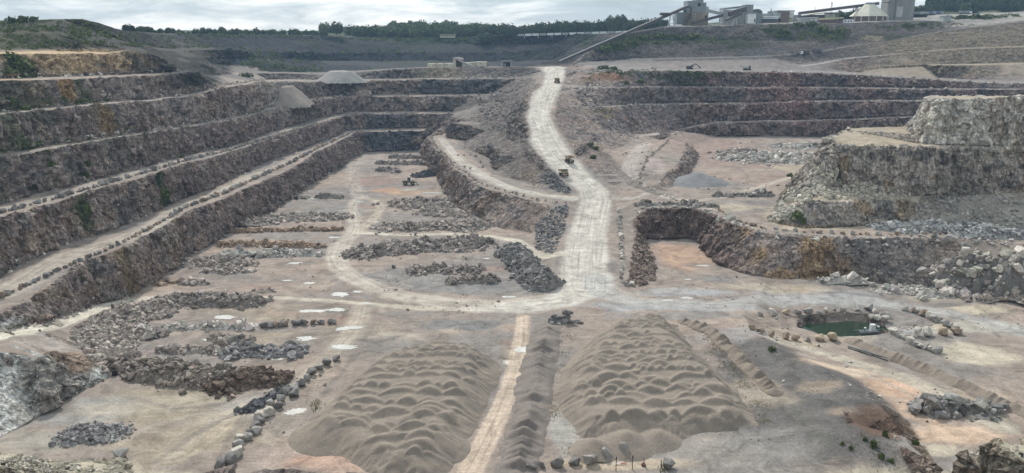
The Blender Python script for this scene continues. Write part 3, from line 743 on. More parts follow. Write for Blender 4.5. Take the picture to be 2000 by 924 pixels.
# ---- haul roads and worn tracks: pale dust ground into the floor
TRK = np.zeros((len(V), 4)); TRK[:, 3] = 1
HAUL = np.zeros(len(V))
def road(pts, width, colr, amt=0.9, soft=0.35, haul=False, wob=0.12, tracks=1.0):
    """pts: photo pixels (px, py); width in metres, one value or one per point"""
    pl = np.array([hit(px, py) for px, py in pts])
    ws = np.full(len(pl), float(width)) if np.isscalar(width) else np.array(width, float)
    best = np.full(len(V), 1e9); al = np.zeros(len(V)); ac = np.zeros(len(V)); s0 = 0.0
    for i in range(len(pl) - 1):
        a, b = pl[i, :2], pl[i + 1, :2]
        ab = b - a; l = np.linalg.norm(ab) + 1e-9
        lo, hi_ = np.minimum(a, b) - ws.max(), np.maximum(a, b) + ws.max()
        m = np.nonzero((X > lo[0]) & (X < hi_[0]) & (Y > lo[1]) & (Y < hi_[1]))[0]
        if len(m):
            px, py = X[m] - a[0], Y[m] - a[1]
            t = np.clip((px * ab[0] + py * ab[1]) / l ** 2, 0, 1)
            dx, dy = px - t * ab[0], py - t * ab[1]
            w = ws[i] * (1 - t) + ws[i + 1] * t
            d = np.hypot(dx, dy) / (w / 2)
            sgn = np.sign(ab[0] * dy - ab[1] * dx)
            up = d < best[m]
            mm = m[up]
            best[mm] = d[up]; al[mm] = s0 + t[up] * l; ac[mm] = (sgn * d * w / 2)[up]
        s0 += l
    dd = best + n2 * wob + n3 * wob
    k = sstep(1.0, 1.0 - soft, dd) * amt
    global C
    C = lerp(C, colr, k * (1 - face * .85))
    up = k * tracks > TRK[:, 2]
    TRK[up, 0] = ac[up] / 40 + .5; TRK[up, 1] = al[up] / 1000; TRK[up, 2] = (k * tracks)[up]
    if haul: HAUL[:] = np.maximum(HAUL, k)
DUST = (.525, .49, .432); DUST2 = (.455, .405, .345); TRACK = (.46, .40, .325)
# bench roads of the left wall
road([(0, 575), (60, 545), (130, 503), (240, 468), (310, 435), (364, 398), (440, 370), (500, 340), (560, 317), (620, 290), (685, 257), (830, 253)], [13, 13, 13, 11, 10, 9, 8, 7, 7, 6, 5, 4], (.40, .355, .30), .85, .35)
road([(0, 411), (60, 398), (150, 374), (260, 340), (364, 312), (442, 294), (520, 270), (600, 244), (660, 224)], [9, 9, 9, 8, 7, 6, 5, 5, 4], (.375, .335, .285), .8, .35)
road([(0, 304), (110, 287), (260, 262), (400, 241), (520, 221), (640, 190)], 3.2, (.36, .335, .28), .8, .4)
road([(0, 222), (190, 203), (380, 184), (440, 170)], 3, (.33, .315, .29), .7, .4)
road([(0, 656), (80, 640), (150, 616), (200, 600), (245, 586)], [6, 6, 6, 6, 6], (.60, .56, .46), .95, .25)
# pit floor tracks
road([(245, 586), (320, 580), (420, 580), (560, 583), (700, 592), (830, 603), (960, 604)], [5, 5, 4, 4, 4, 5, 6], (.52, .47, .385), .85, .4)
road([(705, 385), (690, 396), (684, 412), (695, 440), (690, 455), (668, 476), (656, 500), (664, 522), (690, 543), (740, 565), (800, 582), (880, 592), (980, 597), (1080, 585)], [7, 8, 8, 10, 10, 11, 11, 11, 11, 11, 12, 13, 14, 16], DUST2, .9, .4, haul=True)
road([(705, 385), (735, 392), (745, 408), (725, 435), (700, 452)], [5, 6, 6, 7, 8], TRACK, .8, .5)
road([(700, 455), (780, 459), (880, 457), (960, 462), (1008, 470), (1026, 482), (1040, 494), (1080, 499), (1110, 497)], [6, 5, 5, 5, 7, 8, 8, 7, 8], (.53, .485, .40), .85, .4)
road([(700, 300), (690, 330), (690, 360), (705, 385)], 12, (.40, .35, .30), .6, .6)
road([(706, 600), (700, 625), (680, 655), (640, 700), (600, 740), (520, 790), (420, 820)], [8, 9, 9, 9, 9, 9, 10], (.44, .385, .31), .7, .6)
road([(520, 735), (440, 770), (340, 790), (250, 800), (180, 800)], 10, (.43, .38, .30), .6, .6)
road([(470, 800), (420, 850), (350, 890), (280, 905)], 9, (.44, .375, .28), .6, .6)
for i, pts in enumerate([[(560, 745), (470, 790), (400, 840), (330, 900)], [(575, 740), (500, 790), (450, 850), (430, 900)], [(540, 755), (420, 800), (300, 830), (210, 880)], [(250, 775), (340, 800), (420, 790), (520, 765)], [(120, 870), (200, 800), (300, 775), (420, 770)], [(300, 905), (380, 850), (470, 800), (540, 760)],
        [(710, 598), (696, 640), (660, 690), (560, 730)], [(735, 600), (725, 640), (690, 700), (640, 760), (590, 830)], [(640, 500), (660, 540), (720, 575), (800, 595)], [(700, 330), (680, 370), (676, 420), (655, 470)], [(1210, 575), (1300, 570), (1400, 560), (1500, 555)], [(1330, 590), (1500, 575), (1640, 570), (1800, 590), (1950, 625)],
        [(1560, 690), (1700, 735), (1830, 795), (1950, 850)], [(1700, 700), (1800, 740), (1900, 790), (1990, 840)], [(1290, 300), (1400, 330), (1500, 360), (1560, 345)], [(1380, 280), (1440, 320), (1480, 370)]]):
    road(pts, 2.6, (.40, .35, .29) if i % 2 == 0 else (.215, .19, .168), .55, .7, wob=.2, tracks=.5)
# haul road itself
mp = [((a + b) / 2, (ya + yb) / 2) for (a, ya), (b, yb) in zip(RL_PX, RR_PX)]
mp = [(np.interp(y, [p[1] for p in RL_PX], [p[0] for p in RL_PX]) * .5 + np.interp(y, [p[1] for p in RR_PX], [p[0] for p in RR_PX]) * .5, y) for y in (132, 146, 166, 182, 205, 228, 254, 277, 300, 334, 355, 372, 389, 410, 441, 462, 485, 508, 540, 566)]
hw = []
for x_, y_ in mp:
    l_ = np.interp(y_, [p[1] for p in RL_PX], [p[0] for p in RL_PX]); r_ = np.interp(y_, [p[1] for p in RR_PX], [p[0] for p in RR_PX])
    h_ = hit(x_, y_); hw.append((r_ - l_) / F * math.hypot(h_[1], CAMH - h_[2]) * .97)
road(mp, hw, DUST, .95, .34, haul=True, wob=.09)
road([(1150, 500), (1146, 540), (1132, 572), (1090, 592), (1010, 601), (930, 604)], [17, 19, 20, 18, 15, 10], DUST, .8, .7, haul=True, wob=.2)
road([(1165, 530), (1178, 560), (1215, 582), (1290, 592)], [14, 15, 13, 9], DUST2, .75, .75, wob=.2)
road([(1150, 540), (1130, 570), (1080, 590), (980, 599)], [20, 18, 14, 10], DUST, .85, .4, haul=True)
road([(1165, 545), (1180, 575), (1250, 592), (1400, 594), (1560, 584), (1700, 590), (1850, 612), (2000, 650)], [16, 14, 12, 11, 11, 10, 10, 10], (.40, .39, .37), .75, .5)
road([(1116, 388), (1060, 382), (1000, 369), (945, 345), (905, 318), (880, 295), (862, 270)], [9, 8, 9, 9, 9, 8, 7], (.45, .415, .36), .9, .3)
road([(1195, 385), (1235, 388), (1275, 376), (1250, 366), (1232, 350), (1232, 320), (1250, 292), (1262, 280)], [8, 5, 5, 7, 9, 11, 11, 10], (.40, .355, .32), .8, .4)
road([(1265, 372), (1310, 388), (1360, 392), (1420, 384), (1480, 366), (1560, 342)], [4, 5, 5, 5, 5, 5], (.46, .41, .34), .8, .5)
road([(1400, 238), (1500, 236), (1600, 235), (1700, 231.5), (1790, 227)], 4.5, (.42, .38, .345), .9, .3)
road([(1244, 267), (1320, 257), (1346, 249), (1400, 239)], 4, (.40, .36, .33), .9, .3)
road([(1500, 658), (1580, 680), (1680, 712), (1760, 735), (1860, 782), (1960, 835)], [6, 7, 8, 9, 9, 9], (.45, .41, .335), .8, .4)
road([(1022, 618), (1020, 650), (1012, 700), (998, 755), (975, 810), (945, 870), (915, 930)], [5, 5.5, 6, 6.2, 6.4, 6.6, 6.8], (.50, .405, .32), .9, .25)
road([(1740, 80.3), (1850, 58.3), (2000, 41.3)], 5, (.46, .43, .39), .9, .3)
road([(1562, 130), (1650, 114.3), (1760, 104.8)], 4, (.38, .36, .34), .8, .3)
road([(1118, 134), (1300, 136.5), (1480, 139), (1600, 140), (1700, 147)], 3.5, (.36, .345, .325), .7, .4)
road([(1590, 103), (1620, 97.5), (1680, 86.5)], 4, (.44, .42, .40), .8, .4)
road([(1725, 131.5), (1860, 127), (2000, 124)], 5, (.40, .345, .26), .8, .4)
road([(530, 208), (540, 190), (548, 175), (556, 162)], [14, 15, 17, 18], (.33, .30, .265), .9, .4, wob=.25, tracks=0)
road([(484, 124), (494, 116), (504, 108)], 9, (.24, .235, .23), .8, .4)
C *= (1 + n3 * .10)[:, None]

# ------------------------------------------------------------------ materials for ground and rock
def terrain_mat(name, rocky):
    m = bpy.data.materials.new(name)
    nt, nd, lk, bs = nodes_of(m)
    pos = N(nt, 'ShaderNodeTexCoord').outputs['Object']
    col = N(nt, 'ShaderNodeVertexColor', layer_name='Col').outputs['Color']
    if rocky:
        vs = vscale(nt, pos, (1, 1, .45))
        a = noise(nt, .35, 8, .72, vs, .6)
        b = noise(nt, 1.3, 5, .65, vs, .3)
        c1 = ramp(nt, a, [(.30, .34), (.44, .84), (.58, 1.15), (.70, 1.9)])
        c2 = ramp(nt, b, [(.30, .45), (.52, 1.0), (.70, 1.75)])
        k = mixc(nt, 'MULTIPLY', 1.0, col, c1)
        k = mixc(nt, 'MULTIPLY', .8, k, c2)
        jn = noise(nt, 1.0, 4, .65, vscale(nt, pos, (.75, .75, .07)), .5)      # vertical joints
        bd_ = noise(nt, 1.0, 4, .6, vscale(nt, pos, (.09, .09, .85)), .8)     # bedding
        k = mixc(nt, 'MULTIPLY', .75, k, ramp(nt, jn, [(.32, .55), (.5, 1.0), (.68, 1.4)]))
        k = mixc(nt, 'MULTIPLY', .6, k, ramp(nt, bd_, [(.34, .62), (.5, 1.0), (.66, 1.35)]))
        v = N(nt, 'ShaderNodeTexVoronoi', feature='DISTANCE_TO_EDGE'); v.inputs['Scale'].default_value = .42
        wv = N(nt, 'ShaderNodeVectorMath', operation='ADD')
        nz = N(nt, 'ShaderNodeTexNoise'); nz.inputs['Scale'].default_value = .5; nz.inputs['Detail'].default_value = 3
        lk.new(pos, nz.inputs['Vector'])
        sc_ = N(nt, 'ShaderNodeVectorMath', operation='SCALE'); sc_.inputs['Scale'].default_value = 2.4
        lk.new(nz.outputs['Color'], sc_.inputs[0]); lk.new(vs, wv.inputs[0]); lk.new(sc_.outputs[0], wv.inputs[1]); lk.new(wv.outputs[0], v.inputs['Vector'])
        ck = ramp(nt, v.outputs['Distance'], [(0.0, .45), (.07, 1.0)])
        k = mixc(nt, 'MULTIPLY', .8, k, ck)
        lk.new(k, bs.inputs['Base Color'])
        h = mth(nt, 'ADD', mth(nt, 'MULTIPLY', a, 1.6), mth(nt, 'MULTIPLY', b, .6))
        h = mth(nt, 'ADD', h, mth(nt, 'MULTIPLY', ck, .25))
        bp = N(nt, 'ShaderNodeBump'); bp.inputs['Strength'].default_value = 1.0; bp.inputs['Distance'].default_value = 1.0
    else:
        trk = N(nt, 'ShaderNodeVertexColor', layer_name='Trk').outputs['Color']
        sp = N(nt, 'ShaderNodeSeparateColor'); lk.new(trk, sp.inputs[0])
        cb = N(nt, 'ShaderNodeCombineXYZ')
        lk.new(mth(nt, 'MULTIPLY', sp.outputs[0], 40), cb.inputs[0]); lk.new(mth(nt, 'MULTIPLY', sp.outputs[1], 28), cb.inputs[1])
        st = noise(nt, .95, 4, .6, cb.outputs[0], .35)
        a = noise(nt, .16, 8, .68, pos, .8)
        b = noise(nt, 1.6, 5, .7, pos)
        c1 = ramp(nt, a, [(.30, .55), (.5, 1.0), (.70, 1.38)])
        c2 = ramp(nt, b, [(.30, .70), (.55, 1.03), (.75, 1.34)])
        k = mixc(nt, 'MULTIPLY', .85, col, c1)
        k = mixc(nt, 'MULTIPLY', .9, k, c2)
        # faint wheel sweeps everywhere, strong along the tracks
        sw = noise(nt, .55, 5, .7, vscale(nt, pos, (.12, 1, 1)), 1.2)
        k = mixc(nt, 'MULTIPLY', .5, k, ramp(nt, sw, [(.32, .74), (.5, 1.0), (.68, 1.22)]))
        lk2 = ramp(nt, st, [(.30, .66), (.46, .95), (.56, 1.05), (.70, 1.22)])
        k = mixc(nt, 'MULTIPLY', sp.outputs[2], k, lk2)
        # loose pebbles
        v = N(nt, 'ShaderNodeTexVoronoi'); v.inputs['Scale'].default_value = .8; lk.new(pos, v.inputs['Vector'])
        pb = ramp(nt, v.outputs['Distance'], [(.07, .55), (.13, 1.0)])
        k = mixc(nt, 'MULTIPLY', .35, k, pb)
        lk.new(k, bs.inputs['Base Color'])
        h = mth(nt, 'ADD', mth(nt, 'MULTIPLY', a, .7), mth(nt, 'MULTIPLY', b, .22))
        h = mth(nt, 'ADD', h, mth(nt, 'MULTIPLY', mth(nt, 'MULTIPLY', st, sp.outputs[2]), .35))
        bp = N(nt, 'ShaderNodeBump'); bp.inputs['Strength'].default_value = .55; bp.inputs['Distance'].default_value = .8
    lk.new(h, bp.inputs['Height']); lk.new(bp.outputs[0], bs.inputs['Normal'])
    bs.inputs['Roughness'].default_value = .92
    bs.inputs['Specular IOR Level'].default_value = .12
    return m
M_ROCK = terrain_mat('quarry rock', True)
M_GRND = terrain_mat('quarry ground', False)

COLA = np.concatenate([np.clip(C, .01, .9), np.ones((len(V), 1))], 1)
fmean = face[T].mean(1); cy = V[T][:, :, 1].mean(1); hmean = HAUL[T].mean(1); cz = V[T][:, :, 2].mean(1)
cls = np.where(cy > 1060, 3, np.where(fmean > .42, 1, np.where(hmean > .45, 2, 0)))
def part_of(k, name, mat):
    t = T[cls == k]
    u, inv = np.unique(t, return_inverse=True)
    o = np_mesh(name, V[u], inv.reshape(-1, 3), mat, smooth=(k != 1), col=COLA[u], trk=TRK[u])
    tag(o, kind='structure')
    return o
part_of(0, 'ground', M_GRND); part_of(1, 'rock_face', M_ROCK); part_of(2, 'haul_road', M_GRND); part_of(3, 'hills', M_GRND)
# ------------------------------------------------------------------ loose rock
def hull_rock(seed, sx=1.0, sy=.85, sz=.7, n=13, box=.55):
    r = random.Random(seed)
    bm = bmesh.new()
    for i in range(n):
        v = Vector((r.uniform(-1, 1), r.uniform(-1, 1), r.uniform(-1, 1)))
        m = max(abs(c) for c in v); v = v * ((1 - box) / v.length + box / m)       # between a ball and a block
        bm.verts.new((v.x * sx / 2, v.y * sy / 2, v.z * sz / 2))
    res = bmesh.ops.convex_hull(bm, input=bm.verts)
    bmesh.ops.delete(bm, geom=[e for e in res['geom_interior'] if isinstance(e, bmesh.types.BMVert)], context='VERTS')
    bmesh.ops.triangulate(bm, faces=bm.faces)
    bm.verts.ensure_lookup_table()
    v = np.array([p.co[:] for p in bm.verts]); f = np.array([[q.index for q in p.verts] for p in bm.faces])
    bm.free()
    return v, f
ROCKS = [hull_rock(100 + i, 1, random.uniform(.7, .95), random.uniform(.55, .85), 11 + i % 5, random.uniform(.2, .9)) for i in range(14)]

def rand_rot(n, rng, flat=.5):
    """random rotations, mostly lying flat"""
    a = rng.uniform(0, 2 * np.pi, n); b = rng.normal(0, flat, n); c = rng.normal(0, flat, n)
    ca, sa, cb, sb, cc, sc = np.cos(a), np.sin(a), np.cos(b), np.sin(b), np.cos(c), np.sin(c)
    Rz = np.zeros((n, 3, 3)); Rz[:, 0, 0] = ca; Rz[:, 0, 1] = -sa; Rz[:, 1, 0] = sa; Rz[:, 1, 1] = ca; Rz[:, 2, 2] = 1
    Rx = np.zeros((n, 3, 3)); Rx[:, 0, 0] = 1; Rx[:, 1, 1] = cb; Rx[:, 1, 2] = -sb; Rx[:, 2, 1] = sb; Rx[:, 2, 2] = cb
    Ry = np.zeros((n, 3, 3)); Ry[:, 1, 1] = 1; Ry[:, 0, 0] = cc; Ry[:, 0, 2] = sc; Ry[:, 2, 0] = -sc; Ry[:, 2, 2] = cc
    return Rz @ Rx @ Ry

def rock_batch(pos, size, cols, rng, flat=.5):
    """one vertex/face/colour set holding a rock at each position"""
    VV, FF, CC = [], [], []; k = 0
    R = rand_rot(len(pos), rng, flat); which = rng.integers(0, len(ROCKS), len(pos))
    for w_, (rv, rf) in enumerate(ROCKS):
        ix = np.nonzero(which == w_)[0]
        if not len(ix): continue
        v = np.einsum('nij,vj->nvi', R[ix], rv) * size[ix][:, None, None] + pos[ix][:, None, :]
        m = len(rv)
        VV.append(v.reshape(-1, 3)); FF.append((rf[None] + (np.arange(len(ix)) * m)[:, None, None] + k).reshape(-1, 3))
        CC.append(np.repeat(cols[ix], m, 0)); k += m * len(ix)
    return np.concatenate(VV), np.concatenate(FF), np.concatenate(CC)

def rock_mat():
    m = bpy.data.materials.new('loose rock')
    nt, nd, lk, bs = nodes_of(m)
    col = N(nt, 'ShaderNodeVertexColor', layer_name='Col').outputs['Color']
    pos = N(nt, 'ShaderNodeNewGeometry').outputs['Position']
    a = noise(nt, 1.1, 6, .7, pos, .4)
    b = noise(nt, 5.0, 3, .6, pos)
    k = mixc(nt, 'MULTIPLY', 1.0, col, ramp(nt, a, [(.28, .5), (.5, 1.0), (.72, 1.5)]))
    k = mixc(nt, 'MULTIPLY', .6, k, ramp(nt, b, [(.3, .75), (.7, 1.2)]))
    lk.new(k, bs.inputs['Base Color'])
    bp = N(nt, 'ShaderNodeBump'); bp.inputs['Strength'].default_value = .5; bp.inputs['Distance'].default_value = .4
    lk.new(mth(nt, 'ADD', a, mth(nt, 'MULTIPLY', b, .3)), bp.inputs['Height']); lk.new(bp.outputs[0], bs.inputs['Normal'])
    bs.inputs['Roughness'].default_value = .9; bs.inputs['Specular IOR Level'].default_value = .15
    return m
M_LOOSE = rock_mat()
GRY = (.36, .316, .278); DGR = (.285, .252, .225); BRN = (.33, .245, .18); PAL = (.44, .41, .345); BLU = (.30, .288, .278); DBR = (.265, .228, .195); LGT = (.45, .425, .385)

def tint(base, n, rng, v=.28):
    b = np.array(base)[None] * (1 + rng.normal(0, v, (n, 1)))
    b = b * (1 + rng.normal(0, .02, (n, 3)))
    return np.concatenate([np.clip(b, .03, .75), np.ones((n, 1))], 1)

def seg_dist(x, y, pl):
    d = np.full(x.shape, 1e9); tt = np.zeros(x.shape); n = len(pl) - 1
    for i in range(n):
        a, b = pl[i][:2], pl[i + 1][:2]
        ab = b - a; t = np.clip(((x - a[0]) * ab[0] + (y - a[1]) * ab[1]) / (ab @ ab + 1e-9), 0, 1)
        q = np.hypot(x - a[0] - t * ab[0], y - a[1] - t * ab[1])
        m = q < d; d = np.where(m, q, d); tt = np.where(m, (i + t) / n, tt)
    return d, tt

HEAPS = []
def heap(pts, w, h, s, colr, label, dens=1.0, name='rubble_heap', cat='rubble heap', seed=None, fine=False, under=None, group='rubble heaps on the quarry floors'):
    """a heap of blasted rock along the line through these pixels: w wide, h high (metres), blocks about s across"""
    rng = np.random.default_rng(seed if seed is not None else 500 + len(HEAPS))
    pl = np.array([hit(*p) for p in pts]); base = pl.mean(0)
    lo, hi_ = pl[:, :2].min(0) - w, pl[:, :2].max(0) + w
    def height(x, y):
        d, t = seg_dist(x, y, pl)
        wv = w / 2 * (1 + .38 * vnoise(x / 6, y / 6, x * 0 + len(HEAPS), 7) + .25 * vnoise(x / 2.3, y / 2.3, x * 0 + len(HEAPS), 8))
        q = np.clip(1 - d / wv, 0, 1)
        top = h * (.75 + .5 * vnoise(x / 7 + 3, y / 7, x * 0 + len(HEAPS) * 3.3, 9))
        return top * (1 - (1 - q) ** 1.7), q
    gz = lambda x, y: np.array([ground(a, b) for a, b in zip(x, y)])
    # the body of the heap
    stp = max(.5, s * .55)
    gx, gy = np.meshgrid(np.arange(lo[0], hi_[0] + stp, stp), np.arange(lo[1], hi_[1] + stp, stp))
    nx, ny = gx.shape[1], gx.shape[0]
    hh, q = height(gx, gy)
    z0 = np.interp(gx.ravel(), *(lambda o: (pl[o, 0], pl[o, 2]))(np.argsort(pl[:, 0]))).reshape(gx.shape) if np.ptp(pl[:, 2]) < 2.5 else gz(gx.ravel(), gy.ravel()).reshape(gx.shape)
    zz = z0 + hh - .25 + rng.normal(0, .16 * s, gx.shape) * (q > 0)
    keep = q > 0
    vv = np.stack([gx.ravel(), gy.ravel(), zz.ravel()], 1)
    ii = np.arange(nx * ny).reshape(ny, nx)
    quad = np.stack([ii[:-1, :-1], ii[:-1, 1:], ii[1:, 1:], ii[1:, :-1]], -1).reshape(-1, 4)
    kq = keep.ravel()[quad].any(1); quad = quad[kq]
    tri = np.concatenate([quad[:, [0, 1, 2]], quad[:, [0, 2, 3]]])
    u, inv = np.unique(tri, return_inverse=True)
    ucol = np.array(under or colr) * .9
    cc = tint(ucol, len(u), rng, .15)
    vv, tri = vv[u], inv.reshape(-1, 3)
    # the blocks
    L_ = sum(np.linalg.norm(b[:2] - a[:2]) for a, b in zip(pl[:-1], pl[1:])) + w * .7
    n = int(L_ * w / (s * s) * 1.6 * dens)
    n = min(n, 3400)
    x = rng.uniform(lo[0], hi_[0], n * 8); y = rng.uniform(lo[1], hi_[1], n * 8)
    hb, qb = height(x, y)
    ok = (qb > 0) | (rng.uniform(size=len(x)) < .03)
    d_, _ = seg_dist(x, y, pl); ok &= d_ < w * .8
    x, y, hb = x[ok][:n], y[ok][:n], hb[ok][:n]
    sz = s * np.clip(rng.lognormal(-.25, .68, len(x)), .25, 3.0)
    zb = (np.interp(x, *(lambda o: (pl[o, 0], pl[o, 2]))(np.argsort(pl[:, 0]))) if np.ptp(pl[:, 2]) < 2.5 else gz(x, y)) + hb - .1 + sz * .12
    rv, rf, rc = rock_batch(np.stack([x, y, zb], 1), sz, tint(colr, len(x), rng), rng, .6)
    allv = np.concatenate([vv, rv]); allf = np.concatenate([tri, rf + len(vv)]); allc = np.concatenate([cc, rc])
    o = np_mesh(name, allv - base, allf, M_LOOSE, False, allc)
    o.location = base
    tag(o, label, cat, group)
    HEAPS.append(o)
    return o

def scatter(poly, n, s, colr, label, name='scree', cat='scree', kind=None, sink=.1, seed=1, v=.28, group=None):
    """blocks lying on the bare slope inside this outline of pixels"""
    rng = np.random.default_rng(seed)
    px = np.array(poly, float); lo, hi_ = px.min(0), px.max(0)
    P_ = []
    while len(P_) < n:
        a, b = rng.uniform(lo[0], hi_[0]), rng.uniform(lo[1], hi_[1])
        if inpoly(np.array([a]), np.array([b]), poly)[0]: P_.append(hit(a, b))
    P_ = np.array(P_); sz = s * np.clip(rng.lognormal(0, .45, n), .4, 2.6)
    P_[:, 2] += sz * .25 - sink
    v_, f_, c_ = rock_batch(P_, sz, tint(colr, n, rng, v), rng, .7)
    base = P_.mean(0)
    o = np_mesh(name, v_ - base, f_, M_LOOSE, False, c_); o.location = base
    return tag(o, label, cat, group, kind)

heap([(320, 592), (400, 590), (498, 594)], 10, 2.8, 1.0, DGR, 'long dark grey rubble ridge beside the thin track from the foot of the left ramp')
heap([(266, 612), (322, 605)], 14, 2.8, 1.0, GRY, 'grey rubble mound joining the foot of the left ramp to the long dark ridge')
heap([(285, 645), (400, 640), (480, 641)], 5, 1.1, 1.1, LGT, 'low straggling line of pale grey blocks across the left floor', .7)
heap([(278, 656), (305, 655)], 5, 1.6, 1.5, DGR, 'small dark clump of blocks at the left end of the straggling block line')
heap([(428, 664), (476, 664)], 6, 1.8, 1.6, GRY, 'compact clump of grey blocks between two pale puddles on the left floor')
heap([(320, 684), (440, 689)], 5, 1.3, 1.0, GRY, 'low grey rubble line just above the brown rubble bank on the left')
heap([(460, 690), (515, 688), (566, 690)], 9, 2.2, 1.0, BLU, 'blue-grey rubble mound right of the low line above the brown bank')
heap([(222, 712), (300, 728), (400, 745), (460, 748)], 12, 3.6, 1.0, DBR, 'big brown and grey rubble bank at the edge of the near left floor', 1.1)
heap([(455, 750), (505, 744)], 14, 4.0, .9, (.165, .125, .10), 'reddish brown rubble mound at the right end of the big brown bank', 1.1)
heap([(488, 799), (520, 783), (556, 764)], 5, 1.8, .8, (.12, .12, .125), 'dark slate coloured rubble strip against the left foreground boulder row')
heap([(150, 850), (205, 848)], 9, 2.6, .65, BLU, 'blue-grey cone of crushed stone alone on the near left floor')
heap([(385, 514), (460, 516)], 13, 2.2, .85, GRY, 'grey rubble mound near the foot of the left wall, above a low block line')
heap([(400, 532), (490, 532)], 5, .9, .9, GRY, 'low line of blocks below the grey mound near the left wall', .8)
heap([(355, 553), (390, 553)], 5, 1.2, .9, GRY, 'tiny grey rubble mound on pinkish ground by the left wall')
heap([(310, 556), (345, 552)], 3.5, 1.0, 1.1, BRN, 'few brownish blocks strung along the foot of the left wall', .7)
heap([(437, 480), (540, 480), (622, 483)], 6, 2.0, 1.0, BRN, 'rust brown rubble ridge behind a row of pale grey blocks')
heap([(447, 496), (530, 497), (606, 497)], 8, 2.0, 1.5, LGT, 'row of pale grey blocks lying in front of the rust brown ridge')
heap([(447, 452), (560, 451), (664, 449)], 4.5, 1.4, .9, BRN, 'long low brown rubble line on the left of the pit floor')
heap([(480, 432), (560, 427), (650, 424)], 15, 1.6, 1.1, GRY, 'wide spread of grey blocks above the long low brown line', .7)
heap([(574, 388), (598, 387)], 5, 1.6, 1.2, DGR, 'dark blocks left of a puddle near the far left wall')
heap([(626, 386), (660, 386)], 6, 2.2, 1.2, DGR, 'dark rubble right of a puddle near the far left wall')
heap([(768, 309), (825, 309)], 8, 2.4, 1.3, DGR, 'farthest dark rubble line close to the end wall of the pit')
heap([(748, 320), (830, 321)], 8, 2.4, 1.3, DGR, 'second dark rubble line from the end wall of the pit')
heap([(740, 334), (776, 336)], 7, 2.0, 1.3, DGR, 'short dark rubble line above the wheel loader')
heap([(815, 345), (840, 343)], 9, 4.0, .9, (.12, .118, .125), 'dark heap against the peninsula wall behind the wheel loader')
heap([(790, 400), (860, 399)], 22, 2.8, 1.15, GRY, 'grey rubble heap below the white wet patches on the right of the pit')
heap([(842, 417), (905, 420)], 14, 2.4, 1.1, GRY, 'grey rubble heap hugging the foot of the peninsula wall')
heap([(768, 447), (850, 442), (924, 444)], 17, 3.0, 1.1, GRY, 'broad grey rubble heap just above the curved pale track')
heap([(724, 494), (800, 484), (870, 482), (928, 477)], 18, 3.0, 1.1, DGR, 'largest dark grey rubble heap, inside the loop of the haul road')
heap([(818, 530), (870, 528), (912, 530)], 11, 2.6, 1.0, DGR, 'dark rubble heap directly in front of the largest heap')
heap([(888, 551), (962, 549)], 6.5, 2.4, 1.0, DGR, 'small pointed dark rubble heap nearest the haul road bend')
heap([(500, 570), (528, 569)], 3.5, .9, .9, GRY, 'scrap of grey rubble above the thin track on the left floor')
heap([(1000, 500), (1022, 522), (1048, 545), (1060, 558)], 13, 6.8, .9, (.25, .238, .226), 'tall dark grey tipped bank beside the foot of the haul ramp', 1.1, name='rubble_bank')
heap([(1612, 549), (1680, 548)], 6, 2.2, 1.9, LGT, 'cluster of big pale blocks at the foot of the ochre face')
heap([(1722, 567), (1830, 566)], 6, 1.5, 1.2, LGT, 'low line of stones in front of the big boulder slide', .8)
heap([(1798, 578), (1888, 578)], 4.5, 1.8, 1.9, LGT, 'short row of rounded boulders lying nearest the grey track on the right')
heap([(1905, 582), (1960, 576), (2010, 584)], 9, 2.0, 1.3, GRY, 'grey block spread at the right edge of the photo beside the boulder slide')
heap([(1858, 556), (1915, 545), (1968, 548)], 17, 10.5, 1.9, (.40, .37, .325), 'tall slide of big rounded boulders spilling down the right wall', 1.2, name='boulder_slide', cat='boulder slide', under=(.2, .19, .175))
heap([(1818, 802), (1870, 798), (1915, 803)], 9, 3.6, 1.6, (.235, .225, .21), 'dark grey block pile on the pale ground at the lower right', 1.2)
heap([(1248, 401), (1320, 400), (1398, 404)], 5, 1.7, 1.25, (.33, .30, .27), 'pale block rubble along the brink of the red recess')
heap([(1745, 447), (1800, 447), (1880, 455), (1990, 460)], 15, 4.5, .9, (.36, .36, .35), 'pale blue-grey broken stone tipped at the foot of the butte', 1.0)
heap([(1472, 312), (1555, 308)], 34, 3.0, 1.4, LGT, 'light grey rubble spread in the middle of the upper right pit', .8)
heap([(1425, 302), (1452, 297)], 22, 2.0, 1.4, GRY, 'small grey rubble patch at the back of the upper right pit', .7)
heap([(1545, 288), (1590, 286)], 24, 2.0, 1.4, LGT, 'thin pale rubble patch left of the butte in the upper right pit', .6)
heap([(1402, 383), (1505, 382)], 5, 1.7, 1.4, (.30, .275, .25), 'row of blocks across the near side of the upper right pit')
scatter([(245, 591), (300, 606), (290, 640), (262, 690), (210, 738), (165, 690), (135, 650), (190, 614)], 2200, 1.0, GRY, 'grey tipped rubble slope falling from the left access ramp', 'rubble_slope', 'rubble slope', seed=3)
scatter([(1046, 440), (1085, 404), (1108, 404), (1102, 455), (1080, 498), (1046, 486)], 900, 1.0, (.2, .195, .19), 'grey rubble slope at the blunt end of the peninsula by the ramp', 'rubble_slope', 'rubble slope', seed=4)
scatter([(1240, 450), (1262, 470), (1282, 520), (1280, 548), (1250, 560), (1228, 552), (1236, 500)], 700, 1.0, (.23, .18, .15), 'brownish rubble slope on the right flank of the haul ramp', 'rubble_slope', 'rubble slope', seed=5)
scatter([(1055, 345), (1080, 340), (1118, 376), (1085, 378)], 350, 1.0, (.19, .185, .18), 'grey rubble slope left of the haul road above the junction', 'rubble_slope', 'rubble slope', kind='stuff', seed=6)
